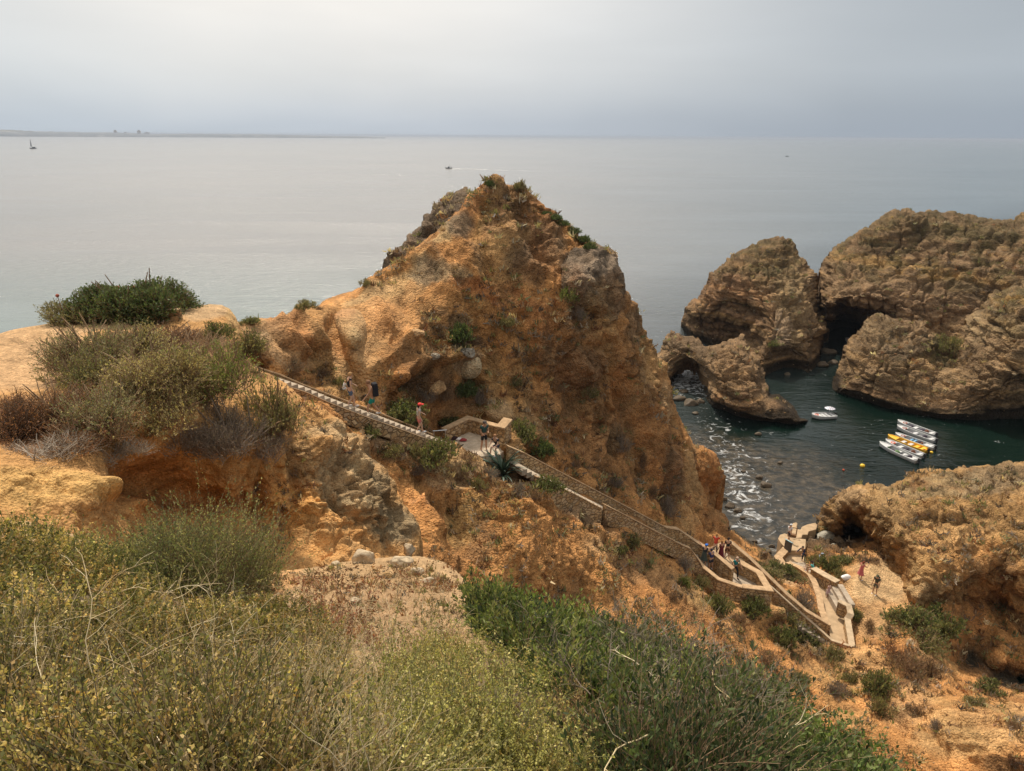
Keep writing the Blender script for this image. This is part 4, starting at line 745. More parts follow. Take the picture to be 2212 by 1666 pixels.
# flight 1 (upper)
wall('low stone wall with dark coping behind the upper stair flight, below the sandy gully', far1, 1.3, .28, GROUPW)
c1 = mids(far1, -.88, -.30)
stairs('upper flight of pale worn steps going down to the paved landing', c1, 1.45)
n1 = mids(far1, -1.72, -.42); wall('low kerb wall on the near edge of the upper stair flight', n1, .75, .22, GROUPW, copeh=.06, over=.02)
# landing 1
lw = PX([(958, 926, ZL + .9), (1011, 901, ZL + .88), (1083, 921, ZL + .88)])
wall('angled stone wall with orange coping enclosing the paved landing', lw, 1.5, .32, GROUPW)
fl = PX([(925, 962, ZL), (968, 935, ZL), (1012, 918, ZL), (1092, 938, ZL), (1096, 968, ZL), (1080, 982, ZL), (1040, 986, ZL)])
m = MB(); m.prism([tuple(p[:2] - fl[0][:2]) for p in fl], -.4, 0); t = thing('landing_floor', 'small cobbled landing between the two stair flights', 'paved landing', fl[0]); m.build('paving', PAVE, t)
pil = Pz(1089, 962, ZL); t = thing('stone_pillar', 'squat stone pillar with sloping cap at the right end of the landing wall', 'pillar', pil)
m = MB(); m.box((0, 0, .55), (.26, .42, .75), -.5); bevel(m.build('masonry', MASON, t), .02)
m = MB(); m.box((0, 0, 1.36), (.30, .48, .06), -.5, R=np.array(Matrix.Rotation(.25, 3, 'X'))); bevel(m.build('cap', COPING, t), .015)
hr = PX([(934, 931.5, ZL + .95), (965, 929, ZL + .95)]); t = thing('handrail', 'short galvanised handrail between the stair wall and the landing wall', 'handrail', hr[0] - np.array([0, 0, 1]))
m = MB(); o0 = hr[0] - np.array([0, 0, 1]); m.tube([hr[0] - o0, hr[1] - o0], .035); m.build('rail', METAL, t)
for f in (.1, .9):
    q = hr[0] + (hr[1] - hr[0]) * f - o0; m = MB(); m.tube([q, q - np.array([0, 0, 1.0])], .025); m.build('post', METAL, t)
# flight 2
wall('long stone wall with orange coping climbing beside the lower stairway to the landing', far2, 1.7, .30, GROUPW)
c2 = mids(far2, -.85, -1.0); c2[0, 2] = ZL - .05
stairs('long lower flight of steps running down behind the stone wall to the turning landing', c2[:-1], 1.3)
nr2 = mids(far2[:4], -1.70, -.95); nr2[0] = nr2[0] * .4 + nr2[1] * .6; nr2[-1] = nr2[-2] * .42 + nr2[-1] * .58; wall('low kerb at the open edge of the lower flight, behind the agave', nr2, 1.4, .2, GROUPW, copeh=.06, over=.02)
nr3 = mids(far2[2:], -1.66, 0.0); nr3[:, 2] += np.array([-.58, -.58, -.58, -.58, -.5, -.35, -.15]); nr3[0] = nr3[0] * .35 + nr3[1] * .65; nr3 = np.concatenate([nr3, PX([(1604, 1267, 9.65)])])
wall('near parapet with pale coping on the seaward descent of the stairway', nr3, 1.35, .26, GROUPW)
ow = PX([(1591, 1209, 9.75), (1640, 1236, 9.65), (1661, 1272, 9.6), (1603, 1265, 9.6)])
wall('cornered stone wall with pale coping round the turning landing', ow, 1.5, .36, GROUPW, over=.07)
f2 = PX([(1570, 1240, 8.75), (1592, 1215, 8.75), (1642, 1246, 8.75), (1662, 1290, 8.75), (1600, 1286, 8.75)])
m = MB(); m.prism([tuple(p[:2] - f2[0][:2]) for p in f2], -.5, 0); t = thing('landing_floor', 'pale concrete floor of the turning landing under the man in teal', 'landing', f2[0]); m.build('slab', TREAD, t)
f3 = PX([(1525, 1196, 8.7), (1536, 1182, 8.7), (1560, 1170, 8.7), (1583, 1185, 8.7), (1610, 1215, 8.7), (1592, 1232, 8.7)])
m = MB(); m.prism([tuple(p[:2] - f3[0][:2]) for p in f3], -.5, 0); t = thing('landing_floor', 'narrow floor behind the dividing wall where the group stands', 'landing', f3[0]); m.build('slab', CONC, t)
# flight 3
wall('stone wall with orange coping on the seaward side of the lowest flight', far3, 1.5, .30, GROUPW, hb=[1.6, 1.6, 1.6, 1.6, 1.5, 1.4])
c3 = mids(far3, -.62, -1.0); stairs('lowest flight of steps between two walls ending at the concrete walkway', c3, .95)
nr4 = PX([(1661, 1262, 8.0), (1705, 1301, 6.7), (1757, 1346, 5.4), (1797, 1382, 4.75), (1841, 1396, 4.7)])
wall('thin pale kerb wall on the landward side of the lowest flight', nr4, 1.2, .2, GROUPW, cope=COPE_PALE, over=.02)
rw = PX([(1841, 1396, 4.7), (1831, 1336, 4.9), (1838, 1326, 5.2), (1834, 1308, 5.4), (1811, 1297, 5.5)])
wall('stepped pale wall on the right side of the bottom walkway', rw, 1.1, .34, GROUPW, cope=COPE_PALE)
wk = PX([(1790, 1352, 4.0), (1778, 1318, 4.0), (1772, 1288, 4.1), (1760, 1250, 4.2), (1775, 1240, 4.2), (1806, 1262, 4.2), (1832, 1298, 4.1), (1836, 1340, 4.0), (1843, 1400, 4.0), (1796, 1392, 4.0)])
m = MB(); m.prism([tuple(p[:2] - wk[0][:2]) for p in wk], -.6, 0); t = thing('walkway', 'sandy concrete walkway at the foot of the stairs where the small girl walks', 'walkway', wk[0]); m.build('slab', CONC, t)
lw2 = PX([(1788, 1350, 4.5), (1774, 1314, 4.5), (1770, 1288, 4.55), (1760, 1258, 4.6), (1750, 1240, 4.4), (1726, 1224, 3.9), (1702, 1214, 3.4)])
wall('broad sandy kerb along the left side of the bottom walkway', lw2, .9, .42, GROUPW, cope=COPING, over=.04)
tw = PX([(1757, 1226, 5.0), (1782, 1241, 5.15), (1810, 1256, 5.2)])
wall('short thick stone wall between walkway and sandy terrace with a wide pale top', tw, 1.3, .5, GROUPW, cope=COPE_PALE, over=.08)
st = PX([(1815, 1262, 5.05), (1842, 1306, 5.05)]); t = thing('terrace_steps', 'three pale slabs stepping from the walkway up to the sandy terrace', 'steps', st[0])
for i, (o_, z) in enumerate(((0, 0), (.42, -.25), (.84, -.5))):
    e = st[1] - st[0]; L = np.linalg.norm(e[:2]); rz = math.atan2(e[1], e[0]); n = np.array([math.sin(rz), -math.cos(rz), 0])
    c = e / 2 + n * o_; m = MB(); m.box((c[0], c[1], z - .3), (L / 2, .21, .3), rz); bevel(m.build('step', TREAD, t), .015)
# quay
def slab(label, pts, z, th, name='quay_platform', cat='platform', mat=CONC):
    q = PX([(x, y, z) for x, y in pts]); t = thing(name, label, cat, q[0]); m = MB(); m.prism([tuple(p[:2] - q[0][:2]) for p in q], -th, 0); bevel(m.build('slab', mat, t), .05, 2); return t
slab('rounded concrete landing stage by the water under the man in a white shirt', [(1681, 1163), (1685, 1155), (1695, 1152), (1709, 1157), (1720, 1162), (1741, 1165), (1740, 1185), (1732, 1190), (1706, 1189), (1697, 1183), (1687, 1173)], 2.4, 3.2)
slab('ragged outer concrete slab of the landing stage, reaching into the shallow water', [(1706, 1154), (1707, 1136), (1713, 1130), (1720, 1128), (1723, 1131), (1721, 1138), (1723, 1143), (1729, 1144), (1732, 1138), (1743, 1133), (1752, 1131), (1761, 1129), (1766, 1134), (1763, 1144), (1747, 1148), (1745, 1155), (1734, 1155), (1732, 1161), (1722, 1163)], 1.5, 2.5)
slab('lower concrete floor between the landing stage and the walkway steps', [(1694, 1204), (1700, 1196), (1736, 1196), (1744, 1214), (1766, 1246), (1752, 1250), (1722, 1228), (1702, 1222)], 1.9, 1.2, 'walkway', 'walkway')
kp = PX([(1699, 1184, 2.5), (1681, 1203, 2.6), (1690, 1216, 2.7), (1698, 1225, 2.8)])
wall('bent sandy kerb leading from the landing stage to the bushes', kp, 1.6, .6, GROUPW, cope=COPING, over=.05)
s3 = PX([(1768, 1252, 4.1), (1745, 1233, 2.9), (1722, 1216, 1.95)]); stairs('short steps going down from the walkway to the landing stage', s3, 1.2)
ib = Pz(1701, 1190, 2.4); t = thing('information_board', 'slanted board with pale blue top on a dark stand at the landing stage', 'board', ib, .5)
m = MB(); m.box((0, 0, .5), (.09, .35, .5), .0); m.build('stand', plain('board_stand', (.10, .09, .08)), t)
m = MB(); m.box((0, 0, 1.06), (.16, .42, .02), 0, R=np.array(Matrix.Rotation(.5, 3, 'Y'))); m.build('panel', plain('board_panel', (.45, .68, .74), .4), t)
fr = Pz(1719, 1160, 2.4); t = thing('wooden_frame', 'low weathered timber barrier frame on the landing stage', 'barrier', fr, .0); WOOD = plain('weathered_wood', (.20, .11, .055), .85, .2, .3, 9)
e0 = Pz(1701, 1157, 2.4) - fr
m = MB(); m.tube([(0, 0, 0), (0, 0, 1.0)], .05, 4); m.build('post', WOOD, t)
m = MB(); m.tube([(0, 0, .95), (e0[0] * .9, e0[1] * .9, .95)], .045, 4); m.build('top_rail', WOOD, t)
m = MB(); m.box((e0[0] * .5, e0[1] * .5, .12), (np.linalg.norm(e0[:2]) / 2, .16, .12), math.atan2(e0[1], e0[0])); m.build('bench_plank', WOOD, t)
# half-built stone wall on the plateau
b0 = hit(372, 692)[0]
# ---------------------------------------------------------------- boats and buoys
BW = plain('boat_white', (.52, .52, .51), .45, .4, .06); BORG = plain('boat_orange_yellow', (.78, .42, .03), .5, .4, .08); BIN = plain('boat_grey_deck', (.17, .165, .175), .7, .3, .12)
BDK = plain('boat_black', (.02, .02, .022), .5, .4, .1); BCUSH = plain('boat_dark_cushion', (.045, .035, .05), .8, .2, .2); BRED = plain('lifebuoy_red', (.55, .10, .04), .6, .3, .1); BDRED = plain('lifebuoy_faded', (.28, .09, .06), .7, .3, .1)
BBLUE = plain('boat_blue_mat', (.16, .38, .60), .6, .3, .1); BGRN = plain('green_bag', (.10, .17, .07), .8, .2, .3); BBRN = plain('brown_cover', (.16, .065, .04), .8, .2, .3); BYEL = plain('buoy_yellow', (.85, .55, .04), .5, .4, .05)
def hull(L, B, D, mat, inner, parent, name='hull'):
    n = 13; V = []; sec = 9
    def shape(s):  # s 0 stern .. 1 bow
        w = B / 2 * (1 if s < .5 else math.sqrt(max(0, 1 - ((s - .5) / .5) ** 2.2))); w = w * (.86 + .14 * min(1, s / .3)); return max(w, .02), -.12 + (.14 * max(0, (s - .6) / .4) ** 2 * 2), .02 + .22 * s ** 3
    for i in range(n):
        s = i / (n - 1); w, zb, rise = shape(s); x = s * L
        prof = [(-w, D + rise), (-w * .98, D * .55), (-w * .8, zb + .10), (-w * .4, zb + .02), (0, zb), (w * .4, zb + .02), (w * .8, zb + .10), (w * .98, D * .55), (w, D + rise)]
        for (y, z) in prof: V.append((x, y, z))
    F = [(i * sec + j, (i + 1) * sec + j, (i + 1) * sec + j + 1, i * sec + j + 1) for i in range(n - 1) for j in range(sec - 1)] + [tuple(range(sec))]
    m = MB(); m.add(V, F)
    # rounded gunwale tubes
    for sd in (0, sec - 1): m.tube([V[i * sec + sd] for i in range(n)], .055, 5)
    m.tube([V[0], V[sec - 1]], .05, 5); h = m.build(name, mat, parent, smooth=True)
    # floor inside
    V2 = []
    for i in range(n):
        s = i / (n - 1); w, zb, rise = shape(s); V2 += [(s * L, -w * .86, .12), (s * L, w * .86, .12)]
    m = MB(); m.add(V2, [(2 * i, 2 * i + 2, 2 * i + 3, 2 * i + 1) for i in range(n - 1)]); m.build('floor', inner, parent)
    # foredeck
    V3 = []
    for i in range(9, n):
        s = i / (n - 1); w, zb, rise = shape(s); V3 += [(s * L, -w * .97, D + rise - .03), (s * L, w * .97, D + rise - .03)]
    m = MB(); m.add(V3, [(2 * i, 2 * i + 2, 2 * i + 3, 2 * i + 1) for i in range(len(V3) // 2 - 1)]); m.build('foredeck', mat, parent)
    return shape
def boat(label, bow, stern, B=1.35, mat=BW, buoy=BDRED, benches=((.30, BW), (.46, BCUSH), (.60, BW)), extra=(), group='small tour boats moored side by side in the cove', inner=BIN):
    a_ = Pz(bow[0], bow[1], .35); b_ = Pz(stern[0], stern[1], .35); d = a_ - b_; L = float(np.linalg.norm(d[:2])) * .93; rz = math.atan2(d[1], d[0])
    s0 = b_ + d * .07
    t = thing('motor_boat', label, 'boat', (s0[0], s0[1], 0), rz, group); shp = hull(L, B, .42, mat, inner, t)
    for (f, mm) in benches:
        m = MB(); m.box((f * L, 0, .30), (.22, B * .42, .05)); m.build('bench', mm, t)
    if buoy:
        m = MB(); m.torus((.80 * L, 0, .52), .26, .075); m.build('lifebuoy', buoy, t, True)
    m = MB(); m.box((-.18, 0, .50), (.17, .14, .22), top=.8); bevel(m.build('outboard_motor', BDK, t), .05, 2)
    m = MB(); m.box((-.22, 0, .05), (.06, .05, .35)); m.build('motor_leg', BDK, t)
    m = MB(); m.box((.10 * L, 0, .26), (.24, B * .40, .14)); bevel(m.build('stern_seat', mat if mat is not BORG else BYEL, t), .03)
    m = MB(); m.box((.62 * L, 0, .16), (.5, B * .33, .03)); m.build('floor_mat', BCUSH, t)
    for (nm, f, y, r, mm) in extra:
        m = MB(); m.ball((f * L, y * B, .36), r, 9, 6); m.build(nm, mm, t, True)
    return t
boat('white moored boat farthest up in the row, with a dark lifebuoy on its bow', (1939, 911), (2027, 941), extra=(('seat_cover', .22, 0, (.3, .28, .26), BBRN),), benches=((.36, BCUSH), (.52, BW), (.66, BCUSH)))
boat('white moored boat second from the top, with a long grey floor and bare stern', (1938, 922), (2027, 954), benches=((.30, BCUSH), (.52, BW)), extra=(('seat_cover', .27, 0, (.28, .3, .22), BCUSH),))
boat('white moored boat with a sky blue mat amidships', (1934, 939), (2025, 969), benches=((.20, BW), (.56, BBLUE), (.52, BBLUE)), extra=(('seat_cover', .36, 0, (.34, .34, .24), BCUSH), ('life_jacket', .30, .1, (.18, .22, .24), BBRN)))
boat('orange yellow moored boat between the white boats', (1918, 943), (2010, 975), mat=BORG, buoy=None, benches=((.26, BORG), (.42, BW), (.60, BW)), inner=BORG, extra=(('rope_coil', .80, 0, (.34, .3, .16), BBRN), ('fuel_can', .06, .2, (.18, .14, .16), BRED)))
boat('white moored boat with a bright red lifebuoy and a brown cover', (1913, 953), (2001, 987), buoy=BRED, benches=((.46, BCUSH), (.60, BW)), extra=(('engine_cover', .24, .12, (.32, .22, .34), BBRN),))
boat('nearest moored white boat with green and white bags aboard', (1900, 958), (1989, 998), buoy=None, benches=((.16, BW), (.50, BW)), extra=(('green_bag', .50, .1, (.40, .26, .22), BGRN), ('white_cushion', .30, .05, (.34, .34, .2), BW), ('seat_cover', .2, -.05, (.3, .26, .24), BCUSH), ('bow_bag', .76, 0, (.2, .2, .14), BGRN)))
dg = boat('small white dinghy with a striped sunshade, by the tip of the arch rock', (1754, 899), (1806, 896), B=1.75, buoy=BRED, benches=((.28, BW), (.46, BW), (.62, BW)), group=None)
def shade():
    m = bpy.data.materials.new('striped_sunshade'); m.use_nodes = True; N = NT(m.node_tree); bs = N.n['Principled BSDF']; co = N.node('ShaderNodeTexCoord').outputs['Object']
    wv = N.node('ShaderNodeTexWave'); wv.inputs['Scale'].default_value = 1.1; N.link(co, wv.inputs[0]); N.link(N.ramp(wv.outputs[0], [(.4, (.66, .62, .60)), (.6, (.30, .30, .42))]), bs.inputs['Base Color']); return m
p_ = Pz(1791, 893, .3); t = thing('sunshade', 'striped parasol shading the stern of the white dinghy', 'parasol', p_)
m = MB(); m.tube([(0, 0, 0), (0, 0, 1.0)], .025); m.build('pole', METAL, t)
V = [(0, 0, 1.08)] + [(.78 * math.cos(q), .78 * math.sin(q), .80) for q in np.linspace(0, 2 * np.pi, 9)[:-1]]; m = MB(); m.add(V, [(0, 1 + i, 1 + (i + 1) % 8) for i in range(8)]); o = m.build('canopy', shade(), t); sm = o.modifiers.new('t', 'SOLIDIFY'); sm.thickness = .02
t = boat('white boat bow just showing from behind the cove cliff, by the dark cave', (1826, 733), (1850, 738), B=1.4, group=None)
for (x, y, r, lab, mm) in ((1863, 1007, .30, 'yellow mooring buoy floating in the cove below the moored boats', BYEL), (1822, 1016, .14, 'tiny orange float on the cove water left of the yellow buoy', BRED), (2012, 978, .2, 'round yellow fender float at the stern of the orange boat', BYEL)):
    q = Pz(x, y, .05); t = thing('mooring_buoy', lab, 'buoy', q); m = MB(); m.ball((0, 0, .05), (r, r, r * .85), 12, 8); m.build('float', mm, t, True); m = MB(); m.torus((0, 0, r * .9 + .02), r * .25, r * .08, 10, 5, (1, 0, 0)); m.build('ring', BDK, t)
# distant boats
FD = plain('far_boat_dark', (.04, .045, .05), .6); FWK = plain('foam_white', (.8, .8, .8), .8)
q = Pz(72, 321.5, 0); t = thing('sailing_boat', 'distant dark sailing boat far out near the left edge', 'sailing boat', q, .2)
m = MB(); m.add([(-9, 0, 2.4), (9, 0, 1.8), (7, 2, 2.0), (7, -2, 2.0), (-6, 2, 2.2), (-6, -2, 2.2), (-7, 0, -.3), (6, 0, -.3)], [(0, 4, 2, 1, 3, 5), (0, 6, 4), (0, 5, 6), (4, 6, 7, 2), (5, 3, 7, 6), (1, 2, 7), (1, 7, 3)]); m.build('hull', FD, t)
m = MB(); m.box((2, 0, 3), (3.5, 1.3, 1.3), top=.8); m.build('cabin', FD, t)
m = MB(); m.tube([(-2, 0, 2), (-3, 0, 24)], .28, 5); m.build('mast', FD, t); m = MB(); m.add([(-2.5, .1, 5), (-3.2, .1, 22), (-6.5, .1, 5.5)], [(0, 1, 2)]); m.build('furled_sail', plain('grey_sail', (.35, .36, .38)), t)
q = Pz(970, 364.5, 0); t = thing('motor_launch', 'dark motor launch heading left across the sea, trailing a white wake', 'boat', q, 3.1)
m = MB(); m.add([(-4, 1.3, .9), (-4, -1.3, .9), (3, 1.2, 1.1), (3, -1.2, 1.1), (5.2, 0, 1.6), (-4, 0, -.3), (3.6, 0, -.3)], [(0, 2, 4, 3, 1), (0, 5, 6, 2), (1, 3, 6, 5), (2, 6, 4), (3, 4, 6), (0, 1, 5)]); m.build('hull', FD, t)
m = MB(); m.box((0.4, 0, 1.7), (1.0, .8, .8), top=.8); m.build('cabin', FD, t); m = MB(); m.tube([(-1, 0, 1), (-1, 0, 4.6)], .1, 4); m.build('mast', FD, t)
m = MB(); m.ball((-2.6, 0, 1.6), (.4, .4, .9), 6, 4); m.build('motor', FD, t)
q = Pz(1700, 338.5, 0); t = thing('fishing_boat', 'tiny dark fishing boat low on the grey sea at right', 'boat', q, .1)
m = MB(); m.add([(-4, 1.2, .8), (-4, -1.2, .8), (3, 1.1, .9), (3, -1.1, .9), (5, 0, 1.2), (-4, 0, -.3), (3.6, 0, -.3)], [(0, 2, 4, 3, 1), (0, 5, 6, 2), (1, 3, 6, 5), (2, 6, 4), (3, 4, 6), (0, 1, 5)]); m.build('hull', FD, t); m = MB(); m.box((-.5, 0, 1.2), (1, .7, .6)); m.build('cabin', FD, t)
q = Pz(911, 296.2, 0); t = thing('sailing_boat', 'minute sailing boat on the horizon above the peak', 'sailing boat', q, .4)
m = MB(); m.add([(-8, 0, 3), (8, 0, 3), (6, 3, -1), (6, -3, -1), (-6, 3, -1), (-6, -3, -1)], [(0, 4, 2, 1), (0, 1, 3, 5), (2, 4, 5, 3), (0, 5, 4), (1, 2, 3)]); m.build('hull', FD, t); m = MB(); m.add([(0, 0, 3), (0, 0, 26), (-9, 0, 4)], [(0, 1, 2)]); m.build('sail', FD, t)
# wake
rng = np.random.default_rng(5); V = []; F = []
for i in range(110):
    f = rng.random() ** 1.6; x = 979 + f * 200; y = 364.6 + f * 6 + rng.normal() * .35; L_ = (3 + rng.random() * 9) * (1.2 - f); c = Pz(x, y, .06); w_ = .5 * (1.1 - f) + .15
    V += [c + np.array([-L_ * .5, -w_, 0]), c + np.array([L_ * .5, -w_ * .6, 0]), c + np.array([L_ * .6, w_, 0]), c + np.array([-L_ * .4, w_ * .7, 0])]; F.append([4 * i, 4 * i + 1, 4 * i + 2, 4 * i + 3])
tag(mesh_obj('wake_foam', np.array(V), np.array(F), FWK), 'thin broken white wake behind the motor launch', 'foam', kind='stuff')
# rocks standing in the shallows and coast stones
def boulder(r, seed, sub=3, flat=.7, mat=None, col=(.3, .2, .12), rough=.3):
    import bmesh
    b = bmesh.new(); bmesh.ops.create_icosphere(b, subdivisions=sub, radius=1.0); V = np.array([v.co[:] for v in b.verts]); F = np.array([[v.index for v in f.verts] for f in b.faces]); b.free()
    rs_ = np.random.default_rng(seed); q = V + rs_.random(3) * 50
    for _ in range(7):     # planar fracture faces
        n = rs_.normal(size=3); n /= np.linalg.norm(n); dd = V @ n - rs_.uniform(.55, .8); V = V - np.clip(dd, 0, None)[:, None] * n * .85
    V = V * (1 + rough * fbm(q, 1.2, 4, seed)[:, None]) * np.array(r if hasattr(r, '__len__') else (r, r, r * flat))
    c = np.array(col) * (1 + .3 * fbm(q, 3, 3, seed + 5)[:, None]); return V, F, c
WET = rock_mat('wet_rock', (.6, 1.4), 5, .05, 5, rough=.55)
for i, (x, y, w, lab) in enumerate(((1466, 862, 30, 'dark wet boulder under the left end of the arch'), (1492, 872, 36, 'flat dark rocks seen through the arch opening'), (1478, 846, 20, 'small wet rock in the surf behind the arch'), (1512, 868, 20, 'wet rock against the right foot of the arch'), (1502, 893, 16, 'low rock in shallow water below the arch'),
        (1652, 1048, 26, 'low flat rock awash in the middle of the shallows'), (1640, 1032, 18, 'small rock awash beyond the flat one'), (1686, 1000, 12, 'lone dark rock in the shallows toward the pool'), (1606, 1018, 12, 'dark stone tip among the foam'), (1578, 1092, 26, 'dark angular boulder at the foot of the orange cliff'), (1560, 1078, 22, 'black rock wedged below the orange cliff'), (1594, 1104, 18, 'wet boulder at the foam edge'), (1604, 1118, 14, 'small wet rock near the foam edge by the stairs'),
        (1776, 736, 30, 'dark jumbled rock in the gap left of the cove cliff'), (1790, 762, 34, 'big tide-dark rock between the stack and the cove cliff'), (1778, 790, 30, 'weedy rock at the foot of the gap'), (1800, 784, 22, 'dark rock against the cove cliff foot'), (1746, 800, 16, 'small black rock below the cave of the tall stack'),
        (1700, 808, 14, 'dark rock in the cave mouth of the tall stack'), (1637, 938, 16, 'pale splash-washed rock below the arch rock'), (1632, 1170, 14, 'stone at the waterline beside the landing stage'), (1655, 1192, 20, 'rough shore rock left of the landing stage'), (1668, 1180, 14, 'small shore rock by the landing stage'),
        (1783, 1162, 38, 'pale round boulder landward of the landing stage, under the headland'), (1800, 1188, 34, 'dark brown rock landward of the pale round boulder'), (1772, 1192, 30, 'weedy rock landward of the low wall by the crouching person'), (1822, 1196, 34, 'brown rock landward of the cave mouth'), (1757, 1172, 22, 'dark rock just landward of the landing stage edge'), (1842, 1178, 26, 'rock landward in the shade of the headland cave'), (1812, 1168, 24, 'dark stone landward below the headland tip'))):
    hi_ = 'landward' in lab; q = Pz(x, y, 1.1 if hi_ else .1); r = w * kz(x, y, 0) / 2; V, F, c = boulder((r, r * .8, r * (.8 if hi_ else .55)), 100 + i, 3, col=(.38, .35, .28) if 'pale round' in lab else ((.20, .14, .085) if hi_ else (.10, .075, .05)), rough=.5 if 'pale' not in lab else .2)
    o = mesh_obj('shore_rock', V, F, WET, col=np.clip(c, .01, 1)); o.location = q; tag(o, lab, 'rock', 'rocks awash at the foot of the cliffs')
# ---------------------------------------------------------------- vegetation
def leaf_mat(name, trans=.33, rough=.6):
    m = bpy.data.materials.new(name); m.use_nodes = True; N = NT(m.node_tree); bs = N.n['Principled BSDF']; out = N.n['Material Output']
    at = N.node('ShaderNodeAttribute'); at.attribute_name = 'Col'; N.link(at.outputs[0], bs.inputs['Base Color']); bs.inputs['Roughness'].default_value = rough
    bs.inputs['Specular IOR Level'].default_value = .25
    tr = N.node('ShaderNodeBsdfTranslucent'); N.link(N.mix(1.0, at.outputs[0], (1.5, 1.5, .9), 'MULTIPLY'), tr.inputs[0])
    mx = N.node('ShaderNodeMixShader'); mx.inputs[0].default_value = trans; N.link(bs.outputs[0], mx.inputs[1]); N.link(tr.outputs[0], mx.inputs[2]); N.link(mx.outputs[0], out.inputs[0]); return m
LEAF = leaf_mat('leaves'); TWIG = leaf_mat('twigs', 0.0, .85)
def unit(v): return v / (np.linalg.norm(v, axis=-1, keepdims=True) + 1e-9)
def grow(base, d0, L, nseg, rg, wig=.25, grav=0.0):
    """poly-lines of stems: (n, nseg+1, 3)"""
    n = len(base); pts = np.zeros((n, nseg + 1, 3)); pts[:, 0] = base; d = unit(d0); side = unit(rg.normal(size=(n, 3))) * wig
    for i in range(nseg):
        d = unit(d + side / nseg * 1.5 + rg.normal(size=(n, 3)) * wig * .35 + np.array([0, 0, -grav / nseg]))
        pts[:, i + 1] = pts[:, i] + d * (L / nseg)[:, None]
    return pts
def tubes(pts, r0, r1, sides=3):
    n, m, _ = pts.shape; T = unit(np.gradient(pts, axis=1)); u = unit(np.cross(T, np.array([.21, .37, .9]))); w = np.cross(T, u)
    r = (np.asarray(r0).reshape(-1, 1) * np.linspace(1, 0, m) + np.asarray(r1).reshape(-1, 1) * np.linspace(0, 1, m)) * np.ones((n, m))
    V = np.stack([pts + r[..., None] * (u * math.cos(2 * math.pi * j / sides) + w * math.sin(2 * math.pi * j / sides)) for j in range(sides)], 2)
    idx = np.arange(n * m * sides).reshape(n, m, sides); F = []
    for j in range(sides):
        k = (j + 1) % sides; F.append(np.stack([idx[:, :-1, j], idx[:, :-1, k], idx[:, 1:, k], idx[:, 1:, j]], -1).reshape(-1, 4))
    return V.reshape(-1, 3), np.concatenate(F)
def leaves(pts, per, size, rg, wid=.45, ang=.9, t0=.15, upb=.2, fold=.25):
    """leaf blades along stems"""
    n, m, _ = pts.shape; t = (t0 + (1 - t0) * rg.random((n, per))) * (m - 1); i = np.minimum(t.astype(int), m - 2); f = (t - i)[..., None]
    ar = np.arange(n)[:, None]; p = pts[ar, i] * (1 - f) + pts[ar, i + 1] * f; T = unit(pts[ar, i + 1] - pts[ar, i])
    rad = unit(np.cross(T, rg.normal(size=p.shape))); a = ang * (.7 + .6 * rg.random((n, per, 1)))
    d = unit(T * np.cos(a) + rad * np.sin(a) + np.array([0, 0, upb])); s = unit(np.cross(d, unit(T + .6 * rg.normal(size=p.shape))))
    L = (size * (.6 + .7 * rg.random((n, per))))[..., None]; nn = np.cross(d, s)
    V = np.stack([p, p + d * L * .5 + s * L * wid * .5 + nn * L * fold * .3, p + d * L, p + d * L * .5 - s * L * wid * .5 + nn * L * fold * .3], 2).reshape(-1, 3)
    return V, np.arange(len(V)).reshape(-1, 4), p
def vcol(n, per, pal, rg, var=.25):
    pal = np.array(pal, float); c = pal[rg.integers(0, len(pal), n)]; c = c * (1 + var * rg.normal(size=(n, 1))); return np.repeat(np.clip(c, .004, .9), per, 0)
PAL = dict(
    green=[(.12, .135, .048), (.16, .165, .06), (.21, .195, .08), (.085, .105, .036)],
    dark=[(.06, .085, .03), (.08, .11, .038), (.095, .125, .045), (.12, .135, .05)],
    olive=[(.17, .16, .065), (.22, .20, .085), (.14, .14, .06), (.28, .23, .11)],
    yellow=[(.36, .29, .12), (.42, .34, .16), (.28, .25, .10), (.22, .21, .09), (.46, .38, .2)],
    salt=[(.21, .20, .10), (.27, .25, .14), (.16, .165, .075), (.34, .29, .17), (.13, .14, .065)],
    bright=[(.17, .21, .05), (.22, .25, .07), (.13, .17, .04), (.28, .28, .1)],
    brown=[(.20, .12, .065), (.26, .16, .09), (.14, .085, .05), (.32, .21, .12)],
    grey=[(.26, .20, .15), (.32, .26, .20), (.20, .155, .12), (.15, .115, .09)],
    rust=[(.22, .095, .045), (.17, .075, .04), (.28, .14, .07), (.11, .06, .035)],
    straw=[(.50, .38, .20), (.58, .46, .27), (.42, .30, .16), (.62, .52, .34)])
